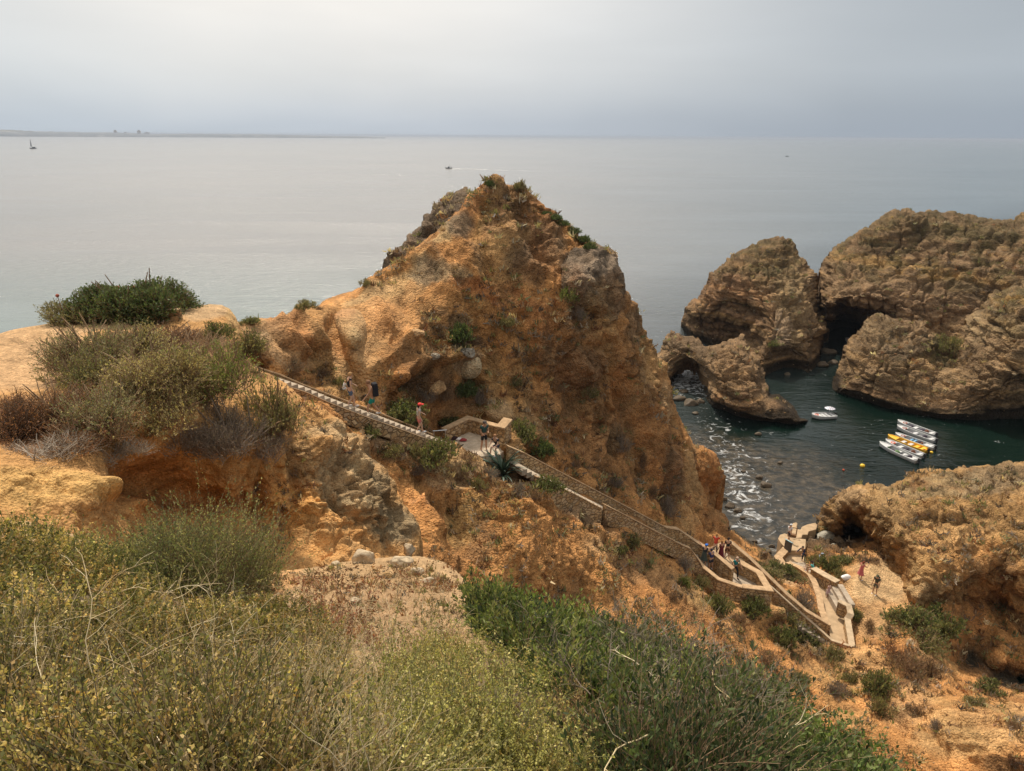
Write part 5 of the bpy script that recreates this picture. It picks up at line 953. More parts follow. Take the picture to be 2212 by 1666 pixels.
def bush_mesh(seed, kind, n=170, per=11, leaf=.07, h=.8, twig=None, wid=.5, spiky=.5):
    """a unit-radius bush as (leaf V,F,C), (twig V,F,C)"""
    rg = np.random.default_rng(seed); nl = 7 + seed % 5
    lob = rg.random((nl, 2)); lobr = np.sqrt(lob[:, 0]) * .62; loba = lob[:, 1] * 6.283; lx, ly = lobr * np.cos(loba), lobr * np.sin(loba); ls = rg.uniform(.30, .55, nl); lh = h * rg.uniform(.55, 1.0, nl) * (1 - .35 * lobr)
    k = rg.integers(0, nl, n); th = rg.random(n) * 6.283; cz = rg.random(n) ** .7
    rr = np.sqrt(1 - cz ** 2); tip = np.stack([lx[k] + ls[k] * rr * np.cos(th), ly[k] + ls[k] * rr * np.sin(th), lh[k] * (.25 + .75 * cz)], 1)
    d = unit(np.stack([rr * np.cos(th), rr * np.sin(th), cz * .9 + .35], 1) + .25 * rg.normal(size=(n, 3))); L = rg.uniform(.22, .42, n) * (.7 + spiky * .6)
    base = tip - d * L[:, None] * .8; base[:, 2] = np.maximum(base[:, 2], 0.0)
    pts = grow(base, d, L, 4, rg, .3); V, F, p = leaves(pts, per, leaf, rg, wid); cc = vcol(n, per * 4, PAL[kind], rg, .12); cc = cc * (1 + .18 * rg.normal(size=(len(cc) // 4, 1))).repeat(4, 0)
    main = grow(np.concatenate([np.zeros((nl * 2, 3)) + rg.normal(size=(nl * 2, 3)) * np.array([.12, .12, .0])]), np.stack([np.tile(lx, 2), np.tile(ly, 2), np.tile(lh, 2)], 1) + rg.normal(size=(nl * 2, 3)) * .15, np.full(nl * 2, .8), 5, rg, .25)
    tv, tf = tubes(main, .022, .008); t2, f2 = tubes(pts, .006, .002); tc = vcol(1, len(tv) + len(t2), PAL['brown' if twig is None else twig], rg, .1)
    return (V, F, np.clip(cc, .004, .9)), (np.concatenate([tv, t2]), np.concatenate([tf, f2 + len(tv)]), tc)
PROTO = {}
def proto(kind, v):
    if (kind, v) not in PROTO:
        kw = dict(green=dict(n=260, per=14, leaf=.085), dark=dict(n=330, per=15, leaf=.085, h=.7), olive=dict(n=230, per=13, leaf=.08), yellow=dict(n=230, per=14, leaf=.07, spiky=1.0), salt=dict(n=230, per=14, leaf=.075, spiky=.9), bright=dict(n=260, per=14, leaf=.08, spiky=1.0),
                  brown=dict(n=230, per=7, leaf=.07, spiky=1.0, wid=.25), grey=dict(n=300, per=6, leaf=.07, spiky=1.2, wid=.2, twig='grey'), rust=dict(n=230, per=10, leaf=.07, spiky=.6), straw=dict(n=200, per=6, leaf=.1, wid=.15, spiky=1.2, twig='straw'))[kind]
        a_, b_ = bush_mesh(sum(map(ord, kind)) * 7 + v * 131, kind, **kw)
        o = mesh_obj('foliage', a_[0], a_[1], LEAF, col=a_[2], smooth=False); s = mesh_obj('stems', b_[0], b_[1], TWIG, col=b_[2], smooth=False)
        PROTO[(kind, v)] = [o, s, False]
    return PROTO[(kind, v)]
def shrub(x, y, w, h, kind, label, v=0, name='shrub', cat='shrub', group=None, land=None):
    """x, y = foot of the bush in the photo, w, h its size there"""
    r = hit(x, y, land)
    if r is None: return None
    q = np.array(r[0]); k = float((q - CAM) @ FW) / FPX; R_ = w * k * .62; H_ = max(.25, h * k)
    t = thing(name, label, cat, (q[0], q[1], q[2] - .06), (x * 13.7 + y) % 6.28, group); pr = proto(kind, v)
    hz = H_ / (R_ * .75); t.scale = (R_, R_, R_ * min(2.2, max(.45, hz)))
    for o in pr[:2]:
        c = o if not pr[2] else o.copy()
        if pr[2]: link(c)
        c.parent = t
    pr[2] = True; return t
SH = [
 (985, 738, 62, 52, 'dark', 'dark green bush low on the middle of the peak face above the pale boulder'), (955, 728, 34, 36, 'brown', 'brown bush at the left edge of the dark bush on the peak face'), (1095, 705, 30, 26, 'olive', 'small round olive bush right of the dark bush on the peak face'),
 (1228, 652, 44, 42, 'bright', 'vivid green bush tucked under the left side of the rock tower'), (1250, 690, 40, 30, 'grey', 'greyish dry scrub below the vivid green bush'), (1150, 780, 30, 22, 'brown', 'small dry tuft on the bare orange middle slope'),
 (1020, 748, 44, 26, 'brown', 'brown dry bush between the dark bush and the pale boulder'), (1000, 850, 58, 40, 'dark', 'dark bush below the overhang left of the pale boulder'), (960, 862, 60, 34, 'brown', 'brown scrub below the overhang at left'), (915, 862, 60, 36, 'grey', 'grey dead scrub under the overhang above the striped-shirt walker'),
 (1030, 868, 50, 30, 'grey', 'grey twiggy scrub right of the dark overhang bush'), (865, 905, 96, 46, 'green', 'spreading green bush beside the upper stair wall, between the two walkers'), (740, 838, 34, 30, 'olive', 'small bush at the top of the sandy gully by the couple'), (960, 916, 54, 22, 'green', 'green bush behind the handrail'), (900, 916, 40, 20, 'olive', 'olive tuft behind the red-capped walker'),
 (1116, 770, 20, 16, 'brown', 'tiny tuft on the slope under the olive bush'), (1115, 835, 26, 24, 'olive', 'lone dark tuft on the slope above the landing'), (1272, 858, 34, 28, 'olive', 'olive bush on the shaded right slope'), (1210, 845, 26, 18, 'brown', 'dry tuft left of the olive bush on the shaded right slope'), (1190, 905, 30, 22, 'brown', 'brown tuft on the slope below the right crags'),
 (1130, 950, 76, 52, 'green', 'tall green bush just right of the stone pillar'), (1165, 984, 60, 44, 'dark', 'dark bush behind the wall where the lower flight starts'), (1345, 975, 40, 44, 'grey', 'grey bush clinging to the right spur'), (1390, 1010, 34, 40, 'brown', 'brown bush on the dark right spur'), (1240, 1010, 34, 26, 'brown', 'brown tuft behind the middle of the long wall'), (1330, 1050, 40, 26, 'grey', 'grey scrub above the long wall'), (1440, 1110, 44, 44, 'grey', 'grey scrub where the pale spur meets the wall'), (1410, 1075, 34, 30, 'brown', 'rusty scrub uphill of the grey scrub by the wall'),
 (935, 1000, 92, 58, 'green', 'big rounded green bush in front of the landing'), (895, 985, 40, 36, 'olive', 'olive bush at the left flank of the big green bush'), (1010, 1000, 44, 24, 'brown', 'dry brown clump right of the big green bush'), (905, 1020, 60, 30, 'grey', 'grey purple dead scrub below the big green bush'), (840, 985, 50, 32, 'olive', 'olive scrub below the lower end of the upper flight'), (800, 945, 44, 30, 'green', 'green bush beside the grey rock outcrop top'), (855, 960, 30, 24, 'brown', 'dry clump under the upper stair kerb'),
 (1105, 1005, 56, 44, 'olive', 'olive bush directly behind the agave'), (1060, 1030, 40, 22, 'grey', 'grey scrub left of the agave'), (1035, 1055, 44, 28, 'olive', 'olive tuft on the slope below the agave'), (1000, 1030, 50, 20, 'brown', 'brown scrub on the pale slope between bush and agave'), (1180, 1060, 70, 36, 'green', 'green bush below the kerb of the lower flight'), (1150, 1075, 44, 26, 'brown', 'brown scrub left of that green kerbside bush'), (1230, 1085, 44, 28, 'olive', 'olive scrub where the near parapet begins'), (1120, 1060, 40, 20, 'grey', 'grey scrub right of the agave foot'),
 (1300, 1135, 34, 26, 'brown', 'brown tuft below the near parapet start'), (1370, 1175, 44, 30, 'olive', 'olive bush below the near parapet'), (1345, 1195, 26, 20, 'green', 'green tuft downhill of the olive bush at the parapet'), (1425, 1190, 36, 28, 'green', 'green bush right under the parapet kink'), (1395, 1225, 30, 22, 'brown', 'dry tuft below the green parapet bush'), (1480, 1230, 50, 32, 'grey', 'grey olive scrub under the parapet below the blue-capped woman'), (1510, 1265, 40, 26, 'olive', 'olive scrub below the descending near parapet'), (1480, 1265, 30, 26, 'bright', 'yellow green bush on the orange slope left of the turning landing'), (1560, 1295, 34, 24, 'brown', 'brown scrub left of the cornered wall'),
 (1555, 1325, 56, 50, 'green', 'dense green bush on the orange bank under the turning landing'), (1625, 1325, 60, 44, 'green', 'wide green bush under the cornered wall'), (1600, 1345, 40, 24, 'brown', 'brown scrub between the two bushes under the landing'), (1455, 1300, 40, 24, 'brown', 'brown scrub above the foreground bush edge'),
 (1700, 1345, 70, 50, 'olive', 'olive scrub outside the kerb of the lowest flight'), (1690, 1390, 60, 44, 'green', 'green bush on the bank beneath the lowest flight'), (1745, 1385, 70, 40, 'green', 'long green bush along the kerb of the lowest flight'), (1800, 1425, 50, 30, 'olive', 'olive scrub below the end of the bottom walkway'), (1655, 1240, 60, 26, 'olive', 'olive shore bush seaward of the group on the stairs'), (1685, 1240, 60, 26, 'green', 'green shore bush left of the landing stage kerb'), (1715, 1255, 44, 20, 'olive', 'olive shore bush left of the bottom walkway kerb'), (1735, 1308, 54, 40, 'grey', 'grey purple bush between lowest flight and bottom walkway'), (1720, 1325, 30, 20, 'brown', 'small dry scrub against the seaward stair wall'),
 (1790, 1230, 50, 34, 'green', 'green bush between the short thick wall and the terrace'), (1762, 1222, 40, 24, 'olive', 'olive bush beside the seated person in turquoise'), (1812, 1248, 36, 22, 'olive', 'olive bush next to the white bag'), (1825, 1214, 46, 16, 'green', 'low green bush at the back edge of the terrace'), (1870, 1214, 60, 14, 'brown', 'low brown scrub in front of the cave'),
 (1850, 1340, 34, 30, 'green', 'green tuft against the outer side of the stepped wall'), (1880, 1362, 36, 26, 'brown', 'dry tuft on the sand below the terrace'), (1965, 1350, 100, 54, 'green', 'large green bush at the lower edge of the terrace'), (2030, 1370, 90, 64, 'green', 'large green bush hanging over the drop right of the terrace'), (1935, 1345, 40, 26, 'olive', 'olive bush at the left tip of the big terrace bush'), (1990, 1395, 90, 46, 'olive', 'olive bush under the big terrace bushes'),
 (1960, 1450, 80, 50, 'brown', 'brown scrub on the steep bank below the terrace bushes'), (2010, 1460, 60, 50, 'brown', 'rusty brown scrub at the rim of the dark hollow'), (1890, 1500, 70, 60, 'green', 'round green bush on the sandy spur below the walkway'), (1905, 1545, 50, 44, 'olive', 'olive bush directly below the round green spur bush'), (1930, 1420, 44, 26, 'rust', 'rust brown scrub on the sand below the terrace'), (1840, 1470, 40, 26, 'olive', 'olive scrub left of the round spur bush'), (1810, 1500, 50, 30, 'grey', 'grey scrub above the green creeper'), (1985, 1545, 50, 26, 'brown', 'brown scrub at the lip of the sand slope'), (2025, 1580, 50, 24, 'grey', 'grey scrub on the top of the bright sand slope'),
 (2140, 1495, 60, 26, 'green', 'green bush in the shaded hollow at right'), (2190, 1575, 34, 22, 'brown', 'round dry tuft on the bright sand slope'), (2110, 1520, 50, 22, 'olive', 'olive scrub at the head of the sand slope'), (2195, 1655, 50, 26, 'rust', 'rusty scrub in the bottom right corner'),
 (1057, 402, 24, 18, 'dark', 'dark green tuft on the very top of the peak'), (1124, 412, 26, 24, 'olive', 'upright brownish green bush right of the peak top'), (788, 618, 26, 20, 'olive', 'small olive bush on the left ridge crest'), (655, 668, 46, 26, 'olive', 'olive bush crowning the low knob left of the ridge'), (690, 668, 20, 10, 'brown', 'little dry tuft right of the knob bush'), (538, 698, 40, 18, 'green', 'green bush at the saddle behind the plateau rock'), (560, 770, 30, 16, 'brown', 'dark dry tuft on the sandy saddle path'), (640, 800, 50, 20, 'brown', 'brown tuft on the slope above the stair top'), (690, 815, 50, 22, 'brown', 'brown tuft above the upper stair wall'),
 (2035, 765, 60, 50, 'olive', 'olive bush in the hollow on top of the cove cliff'), (1672, 748, 26, 12, 'green', 'green tuft at the base of the tall stack behind the arch rock'),
 (1655, 1430, 60, 30, 'brown', 'brown scrub behind the foreground bush crest'), (1730, 1480, 50, 30, 'olive', 'olive scrub above the foreground creeper'),
]
for i, s in enumerate(SH):
    shrub(*s, v=i % 2, group='wild shrubs on the hillside')
# green mat of shrubs down the right shoulder of the peak
for i, (x, y, w, h) in enumerate(((1195, 474, 34, 16), (1215, 488, 34, 18), (1235, 505, 36, 20), (1255, 522, 36, 20), (1272, 538, 30, 18), (1180, 462, 22, 10))):
    shrub(x, y, w, h, 'dark', ('dark green mat bush high on the right shoulder of the peak', 'second dark green mat bush down the right shoulder of the peak', 'middle dark green mat bush on the right shoulder of the peak', 'dark green mat bush just above the rock tower', 'lowest dark green mat bush, touching the rock tower', 'topmost thin green mat bush on the right shoulder of the peak')[i], v=i % 2, group='mat bushes on the peak shoulder')
# plateau shrubs, seen larger
def big(x, y, w, h, kind, label, n, per, leaf, seed, spiky=.9, wid=.5, land=None, name='shrub', twig=None):
    r = hit(x, y, land); q = np.array(r[0]); k = float((q - CAM) @ FW) / FPX; R_ = w * k * (.58 if seed == 40 else .70); H_ = h * k * (1.85 if seed == 40 else 1.4)
    a_, b_ = bush_mesh(seed, kind, n=n, per=per, leaf=leaf / R_, spiky=spiky, wid=wid, twig=twig)
    t = thing(name, label, 'shrub', (q[0], q[1], q[2] - .08), (seed * 1.7) % 6.28, 'scrub on the plateau edge'); t.scale = (R_, R_, H_ / .8)
    mesh_obj('foliage', a_[0], a_[1], LEAF, t, False, a_[2]); mesh_obj('stems', b_[0], b_[1], TWIG, t, False, b_[2]); return t
BG = [
 (300, 676, 230, 62, 'dark', 'large rounded very dark green bush on the plateau skyline', 2200, 18, .09), (165, 690, 120, 44, 'olive', 'grey green bush left of the dark skyline bush', 500, 14, .06), (385, 664, 80, 24, 'dark', 'low dark green tail of the skyline bush at its right end', 320, 14, .06),
 (215, 790, 190, 90, 'salt', 'pale olive saltbush on the plateau edge beside the sandy path', 700, 16, .05), (180, 830, 130, 60, 'olive', 'olive bush leaning over the sandy path', 420, 15, .05), (330, 830, 190, 90, 'yellow', 'straw yellow saltbush in the middle of the plateau thicket', 760, 16, .05), (290, 770, 150, 60, 'yellow', 'pale yellow saltbush at the back of the thicket', 420, 15, .05),
 (440, 850, 170, 90, 'bright', 'fresh green bush in the right half of the thicket', 760, 16, .05), (360, 915, 150, 70, 'yellow', 'yellow flowering saltbush at the front rim of the thicket', 520, 16, .045), (230, 920, 160, 80, 'salt', 'olive saltbush at the front left of the thicket', 560, 16, .045), (420, 760, 150, 50, 'brown', 'brown dry brush behind the green thicket bush', 480, 8, .05), (350, 735, 130, 36, 'rust', 'reddish dry brush below the dark skyline bush', 380, 9, .05),
 (520, 770, 90, 50, 'olive', 'olive bush on the right shoulder of the plateau', 300, 13, .06), (455, 735, 70, 36, 'green', 'green bush under the pale plateau rock', 260, 13, .05), (590, 930, 120, 90, 'olive', 'tall thin olive bush above the stair top and the outcrop', 480, 13, .05), (490, 960, 170, 90, 'grey', 'purple grey dead brush hanging over the hollow', 900, 6, .05), (560, 980, 120, 60, 'grey', 'purple grey dead brush at the right end of the rim', 520, 6, .05), (400, 960, 120, 50, 'grey', 'grey dead twigs under the yellow front saltbush', 420, 6, .045),
 (110, 900, 170, 70, 'rust', 'rusty brown succulent mat at the edge of the sandy path', 620, 10, .04), (40, 940, 150, 60, 'rust', 'dark rust mat of dead succulents at the left edge', 560, 10, .04), (190, 960, 160, 60, 'rust', 'rust brown mat below the olive front saltbush', 560, 10, .04), (90, 990, 170, 40, 'grey', 'grey dead twigs below the rust mats', 420, 6, .04), (240, 985, 130, 36, 'grey', 'grey dead twigs at the lip of the hollow', 360, 6, .04), (20, 880, 70, 20, 'rust', 'thin rust fringe where path and mat meet', 160, 9, .04),
]
for i, b_ in enumerate(BG):
    big(*b_[:9], seed=40 + i, land=['plateau'], spiky=1.2 if b_[4] in ('yellow', 'salt', 'bright') else .8, wid=.22 if b_[4] in ('grey', 'brown') else .5, twig='grey' if b_[4] == 'grey' else None)
# agave
q = np.array(hit(1086, 1026)[0]); t = thing('agave', 'spiky blue green agave beside the stairs below the landing', 'agave', q - np.array([0, 0, .05])); rg = np.random.default_rng(3)
AG = plain('agave_leaf', (.055, .085, .055), .5, .35, .3, 4); V = []; F = []
for i in range(58):
    an = rg.random() * 6.283; tilt = rg.uniform(.15, 1.25); L = rg.uniform(1.2, 2.0); w = .085; n = len(V)
    for j in range(6):
        s = j / 5; th = tilt + .35 * s * s; r_ = math.sin(th) * L * s; z = math.cos(th) * L * s; ww = w * (.75 + .5 * s) * (1 - s ** 2.5) + .003
        c = np.array([math.cos(an) * r_, math.sin(an) * r_, z]); sd = np.array([-math.sin(an), math.cos(an), 0]) * ww; V += [c - sd + np.array([0, 0, ww * .4]), c, c + sd + np.array([0, 0, ww * .4])]
    for j in range(5):
        a_ = n + j * 3; F += [(a_, a_ + 1, a_ + 4, a_ + 3), (a_ + 1, a_ + 2, a_ + 5, a_ + 4)]
o = mesh_obj('leaf_rosette', np.array(V), np.array(F), AG, t)
rs_ = np.random.default_rng(8); V2 = []; F2 = []
# ground litter: dry scrub, loose stones
def scatter(nm, x0, y0, x1, y1, n, seed, test=None):
    rg = np.random.default_rng(seed); out = []
    xs = rg.uniform(x0, x1, n); ys = rg.uniform(y0, y1, n)
    for x, y in zip(xs, ys):
        if test is not None and not test(x, y): continue
        r = hit1(x, y)
        if r is None or r[0].z < .5: continue
        out.append((np.array(r[0]), np.array(r[1]), x, y))
    return out
def onstairs(p): return ((np.sum((FXY[:, :2] - p[:2]) ** 2, 1) < (FRR * 1.15) ** 2) & (np.abs(FXY[:, 2] - p[2]) < 3)).any()
SPOTS = scatter('', 540, 400, 2212, 1660, 9000, 77); _r = np.random.default_rng(99); NB = []
for s_ in SH:
    for _ in range(16):
        x_, y_ = s_[0] + _r.normal() * s_[2] * .55, s_[1] - s_[3] * .25 + _r.normal() * s_[3] * .55; h_ = hit1(x_, y_)
        if h_ is not None and h_[0].z > .5: NB.append((np.array(h_[0]), np.array(h_[1]), x_, y_))
SPOTS = [s for s in SPOTS + NB if not onstairs(s[0])]; NBX = set(id(s) for s in NB)
pp = np.array([s[0] for s in SPOTS]); dn = fbm(pp, .22, 3, 404) + .25 * fbm(pp, .8, 2, 405)
rg = np.random.default_rng(12)
def inrect(x, y, a_, b_, c_, d_): return a_ < x < c_ and b_ < y < d_
V = []; C = []; nF = 0
for s_, d in zip(SPOTS, dn):
    p, n, x, y = s_
    if id(s_) in NBX: d = 1.0
    if inrect(x, y, 1830, 1215, 1980, 1330) or (x < 800 and y < 780 and x > 560) or inrect(x, y, 720, 700, 800, 840): continue
    bare = .12 if (x < 900 and y < 800) or (x > 1990 and y > 1500) else (-.12 if x > 1150 and y < 1150 else -.04)
    if d < bare or n[2] < .15: continue
    k = float((p - CAM) @ FW) / FPX; R_ = min(k * rg.uniform(3, 13), .42); m_ = 18
    bp = p + rg.normal(size=(m_, 3)) * R_ * np.array([.5, .5, .1]); dd_ = unit(rg.normal(size=(m_, 3)) + np.array([0, 0, 1.2])); s_ = unit(np.cross(dd_, rg.normal(size=(m_, 3)))); L = R_ * rg.uniform(.5, 1.2, (m_, 1)); w_ = L * rg.uniform(.15, .4, (m_, 1))
    V.append(np.stack([bp - s_ * w_ * .5, bp + s_ * w_ * .5, bp + dd_ * L + s_ * w_ * .2, bp + dd_ * L - s_ * w_ * .2], 1).reshape(-1, 3))
    kd = rg.choice(['brown', 'grey', 'olive', 'rust', 'salt', 'straw'], p=[.34, .28, .16, .07, .09, .06]); C.append(vcol(1, m_ * 4, PAL[kd], rg, .2) * (.75 + .5 * rg.random((m_, 1))).repeat(4, 0))
V = np.concatenate(V); tag(mesh_obj('dry_scrub', V, np.arange(len(V)).reshape(-1, 4), LEAF, col=np.clip(np.concatenate(C), .01, .9), smooth=False), 'low dry scrub and dead twigs strewn over the slopes', 'scrub', kind='stuff')
def stones(name, spots, size, seed, lab):
    rg = np.random.default_rng(seed); V = []; F = []; C = []; n = 0
    B = np.array([(1, 0, 0), (-1, 0, 0), (0, 1, 0), (0, -1, 0), (0, 0, 1), (0, 0, -1)], float); T = np.array([(0, 2, 4), (2, 1, 4), (1, 3, 4), (3, 0, 4), (2, 0, 5), (1, 2, 5), (3, 1, 5), (0, 3, 5)])
    for (p, nn, x, y) in spots:
        k = float((p - CAM) @ FW) / FPX; s = k * size * rg.lognormal(0, .45); q = B + rg.normal(size=B.shape) * .25; q *= s * np.array([1, .8, .6]); V.append(q + p); F.append(T + n); n += 6
        C.append(np.tile(np.array([(.50, .33, .17), (.44, .27, .12), (.36, .26, .16), (.55, .40, .24), (.38, .19, .08)][rg.integers(0, 5)]) * rg.uniform(.7, 1.2), (6, 1)))
    tag(mesh_obj(name, np.concatenate(V), np.concatenate(F), ROCK_HILL, col=np.concatenate(C), smooth=False), lab, 'stones', kind='stuff')
stones('loose_stones', [s for s in SPOTS[::2] if not inrect(s[2], s[3], 1830, 1215, 1980, 1330)], 1.3, 3, 'loose stones and grit scattered over the orange slopes')
# ---------------------------------------------------------------- foreground vegetation
TF = LAND['foreground_ground']['tps']
def fpts(poly, n, seed, near=0.0):
    """ground points inside an outline of the foreground"""
    rg = np.random.default_rng(seed); xs = [p[0] for p in poly]; ys = [p[1] for p in poly]; X = []; Y = []; c = 0
    while c < n:
        x = rg.uniform(min(xs), max(xs), n * 2); y = rg.uniform(min(ys), max(ys), n * 2); m = inside(x, y, poly); X.append(x[m]); Y.append(y[m]); c += m.sum()
    x = np.concatenate(X)[:n]; y = np.concatenate(Y)[:n]; k = TF(x, y); return P(x, y, k), x, y, k, rg
def fplant(name, label, poly, n, seed, hgt, per, leaf, pal, cat='shrub', wid=.5, ang=.9, lean=.5, clump=1.4, nseg=5, twigc='brown', group='shrubs at the viewpoint', tr=(.004, .0015), wig=.35, t0=.1, upb=.2, grav=0., coln=.6):
    tr = (tr[0] * .6, tr[1] * .6)
    b, x, y, k, rg = fpts(poly, n, seed); cl = fbm(b, clump, 3, seed + 3); hh = hgt * np.clip(.62 + 1.5 * cl, .12, 1.3) * rg.uniform(.6, 1.1, n)
    g = np.stack([fbm(b, clump * .8, 2, seed + 11), fbm(b, clump * .8, 2, seed + 12), np.zeros(n)], 1)
    d = unit(rg.normal(size=(n, 3)) * lean + g * .9 + np.array([0, 0, 1.0])); pts = grow(b - np.array([0, 0, .04]), d, hh, nseg, rg, wig, grav)
    V, F, p = leaves(pts, per, leaf, rg, wid, ang, t0, upb); cc = vcol(n, per * 4, PAL[pal] if isinstance(pal, str) else pal, rg, .12); cc *= (1 + .22 * rg.normal(size=(n * per, 1))).repeat(4, 0)
    tone = (1 + coln * fbm(b, clump * 1.3, 3, seed + 21)); cc *= tone.repeat(per * 4)[:, None]
    o = b.mean(0); t = thing(name, label, cat, o, group=group)
    mesh_obj('foliage', V - o, F, LEAF, t, False, np.clip(cc, .004, .9)); tv, tf = tubes(pts, tr[0], tr[1]); mesh_obj('stems', tv - o, tf, TWIG, t, False, vcol(n, (nseg + 1) * 3, PAL[twigc], rg, .15)); return t
def twigs(name, label, poly, n, seed, L, r, pal, lean=1.0, branch=3, cat='dry branches', up=.6, lift=0.0, group=None, kind=None, wig=.5, nseg=9):
    b, x, y, k, rg = fpts(poly, n, seed); b[:, 2] += lift * rg.uniform(.4, 1, n); d = unit(rg.normal(size=(n, 3)) * lean + np.array([0, 0, up])); LL = L * rg.uniform(.5, 1.2, n); pts = grow(b, d, LL, nseg, rg, wig, .2)
    V, F = tubes(pts, r, r * .35, 4); C = [vcol(n, (nseg + 1) * 4, PAL[pal], rg, .15)]
    for j in range(branch):
        i = rg.integers(2, nseg - 1); bb = pts[:, i]; T = unit(pts[:, i + 1] - pts[:, i]); d2 = unit(T + .9 * unit(rg.normal(size=(n, 3)))); p2 = grow(bb, d2, LL * rg.uniform(.2, .45, n), 5, rg, wig, .1); v2, f2 = tubes(p2, r * .55, r * .2, 3); F = np.concatenate([F, f2 + len(V)]); V = np.concatenate([V, v2]); C.append(vcol(n, 18, PAL[pal], rg, .15))
    o = mesh_obj(name, V, F, TWIG, col=np.clip(np.concatenate(C), .01, .95), smooth=False); tag(o, label, cat, group, kind or 'stuff'); return o
SALT2 = [(.19, .19, .07), (.25, .235, .085), (.36, .31, .13), (.11, .12, .045), (.44, .36, .19), (.27, .19, .08), (.14, .15, .055), (.085, .095, .04)]
SALT2 = [(c_[0] * 1.22, c_[1] * 1.10, c_[2] * .95) for c_ in SALT2]
PAL['mix'] = [(.15, .11, .055), (.42, .32, .17), (.22, .18, .08), (.10, .08, .045), (.30, .22, .12)]
# lower left saltbushes (rounded leaves)
fplant('saltbush', 'grey green saltbush filling the left bottom corner', [(-150, 1430), (330, 1400), (380, 1800), (-150, 1800)], 4760, 1, 0.462, 39, 0.0164, SALT2, wid=.6, lean=.6, clump=2.6, twigc='mix', tr=(.0045, .002), coln=.8)
fplant('saltbush', 'dense saltbush at the bottom between the left corner and the dry grass', [(330, 1400), (640, 1400), (700, 1800), (380, 1800)], 4346, 2, 0.440, 39, 0.0156, SALT2 + [(.30, .22, .12)], wid=.6, lean=.6, clump=2.6, twigc='mix', tr=(.0045, .002), coln=.8)
fplant('saltbush', 'pale leafy saltbush at the left edge below the yellow rocky ledge', [(-150, 1150), (120, 1150), (260, 1240), (330, 1400), (-150, 1430)], 2932, 3, 0.440, 36, 0.0259, SALT2, wid=.7, clump=1.6, twigc='mix', tr=(.0045, .002), coln=.8)
fplant('saltbush', 'saltbush with straw stems in the middle left, in front of the rounded green bush', [(250, 1290), (560, 1300), (690, 1330), (680, 1400), (330, 1410)], 2760, 4, 0.396, 36, 0.0238, SALT2 + [(.36, .28, .15)], wid=.7, clump=1.8, twigc='mix', tr=(.0045, .002), coln=.8)
fplant('saltbush', 'thin brownish saltbush beside the dry grass', [(560, 1360), (720, 1380), (760, 1560), (660, 1700), (640, 1420)], 1552, 5, 0.352, 31, 0.0205, SALT2 + [(.40, .30, .17), (.34, .23, .12)], wid=.7, clump=2.2, twigc='mix', tr=(.0045, .002), coln=.8)
# rounded grey-green bush
GG = [(.14, .16, .065), (.19, .21, .085), (.26, .26, .11), (.10, .12, .05), (.36, .33, .14)]
fplant('round_bush', 'rounded dense green bush rising in front of the hollow, left of the outcrop', [(190, 1200), (260, 1195), (400, 1205), (520, 1225), (600, 1240), (585, 1270), (480, 1300), (340, 1290), (230, 1260)], 3600, 6, 1.45, 30, .032, GG, wid=.4, lean=.42, clump=.9, ang=.7)
fplant('round_bush', 'low olive shoots trailing at the right foot of the rounded green bush', [(500, 1240), (600, 1250), (590, 1310), (480, 1310)], 380, 7, .35, 24, .026, 'salt', wid=.4, clump=2)
# yellow-green seepweed, bead leaves
SUA = [(.36, .33, .10), (.44, .40, .13), (.28, .27, .08), (.52, .45, .18), (.17, .17, .05), (.38, .28, .10)]
fplant('seepweed', 'yellow green feathery shrub filling the bottom centre', [(830, 1520), (1000, 1480), (1180, 1500), (1290, 1620), (1330, 1800), (760, 1800), (790, 1600)], 2700, 8, .50, 40, .0135, SUA, wid=.6, lean=.38, clump=2.6, ang=1.1, tr=(.003, .0015), twigc='olive', wig=.3, coln=.25)
fplant('seepweed', 'yellow green feathery shrub behind the bottom centre one, next to the dark green bush', [(840, 1440), (920, 1400), (1080, 1400), (1180, 1480), (1180, 1510), (1000, 1490), (830, 1530)], 1500, 9, .42, 36, .0145, SUA, wid=.6, lean=.38, clump=2.4, ang=1.1, tr=(.003, .0015), twigc='olive', wig=.3, coln=.25)
fplant('seepweed', 'rusty tipped tuft between yellow shrub and dark bush', [(1190, 1520), (1290, 1520), (1310, 1600), (1220, 1620)], 260, 10, .36, 34, .011, [(.36, .22, .10), (.42, .28, .13), (.26, .19, .08)], wid=.5, lean=.35, clump=2.4, twigc='brown')
# dark green bush on the right
DG2 = [(.09, .12, .035), (.13, .17, .045), (.19, .22, .065), (.055, .08, .025), (.27, .27, .09), (.045, .065, .03)]
fplant('evergreen_bush', 'dark green leafy bush at the crest right of the pale stones', [(990, 1262), (1100, 1322), (1300, 1372), (1330, 1440), (1180, 1450), (1040, 1370)], 3510, 11, 0.630, 24, 0.0575, DG2, wid=.32, lean=.5, clump=1.4, ang=.7)
fplant('evergreen_bush', 'dark green bush with bright shoots in the middle right', [(1100, 1420), (1330, 1430), (1500, 1500), (1480, 1600), (1300, 1600), (1180, 1500)], 2835, 12, 0.651, 24, 0.0473, DG2, wid=.32, lean=.5, clump=1.8, ang=.7)
fplant('evergreen_bush', 'dark shaded bush with dead branches at the bottom right of centre', [(1290, 1600), (1500, 1600), (1700, 1720), (1700, 1800), (1330, 1800)], 2025, 13, 0.578, 22, 0.0372, [(.05, .07, .028), (.075, .10, .035), (.10, .12, .045), (.035, .05, .022)], wid=.32, lean=.6, clump=2.2, ang=.7)
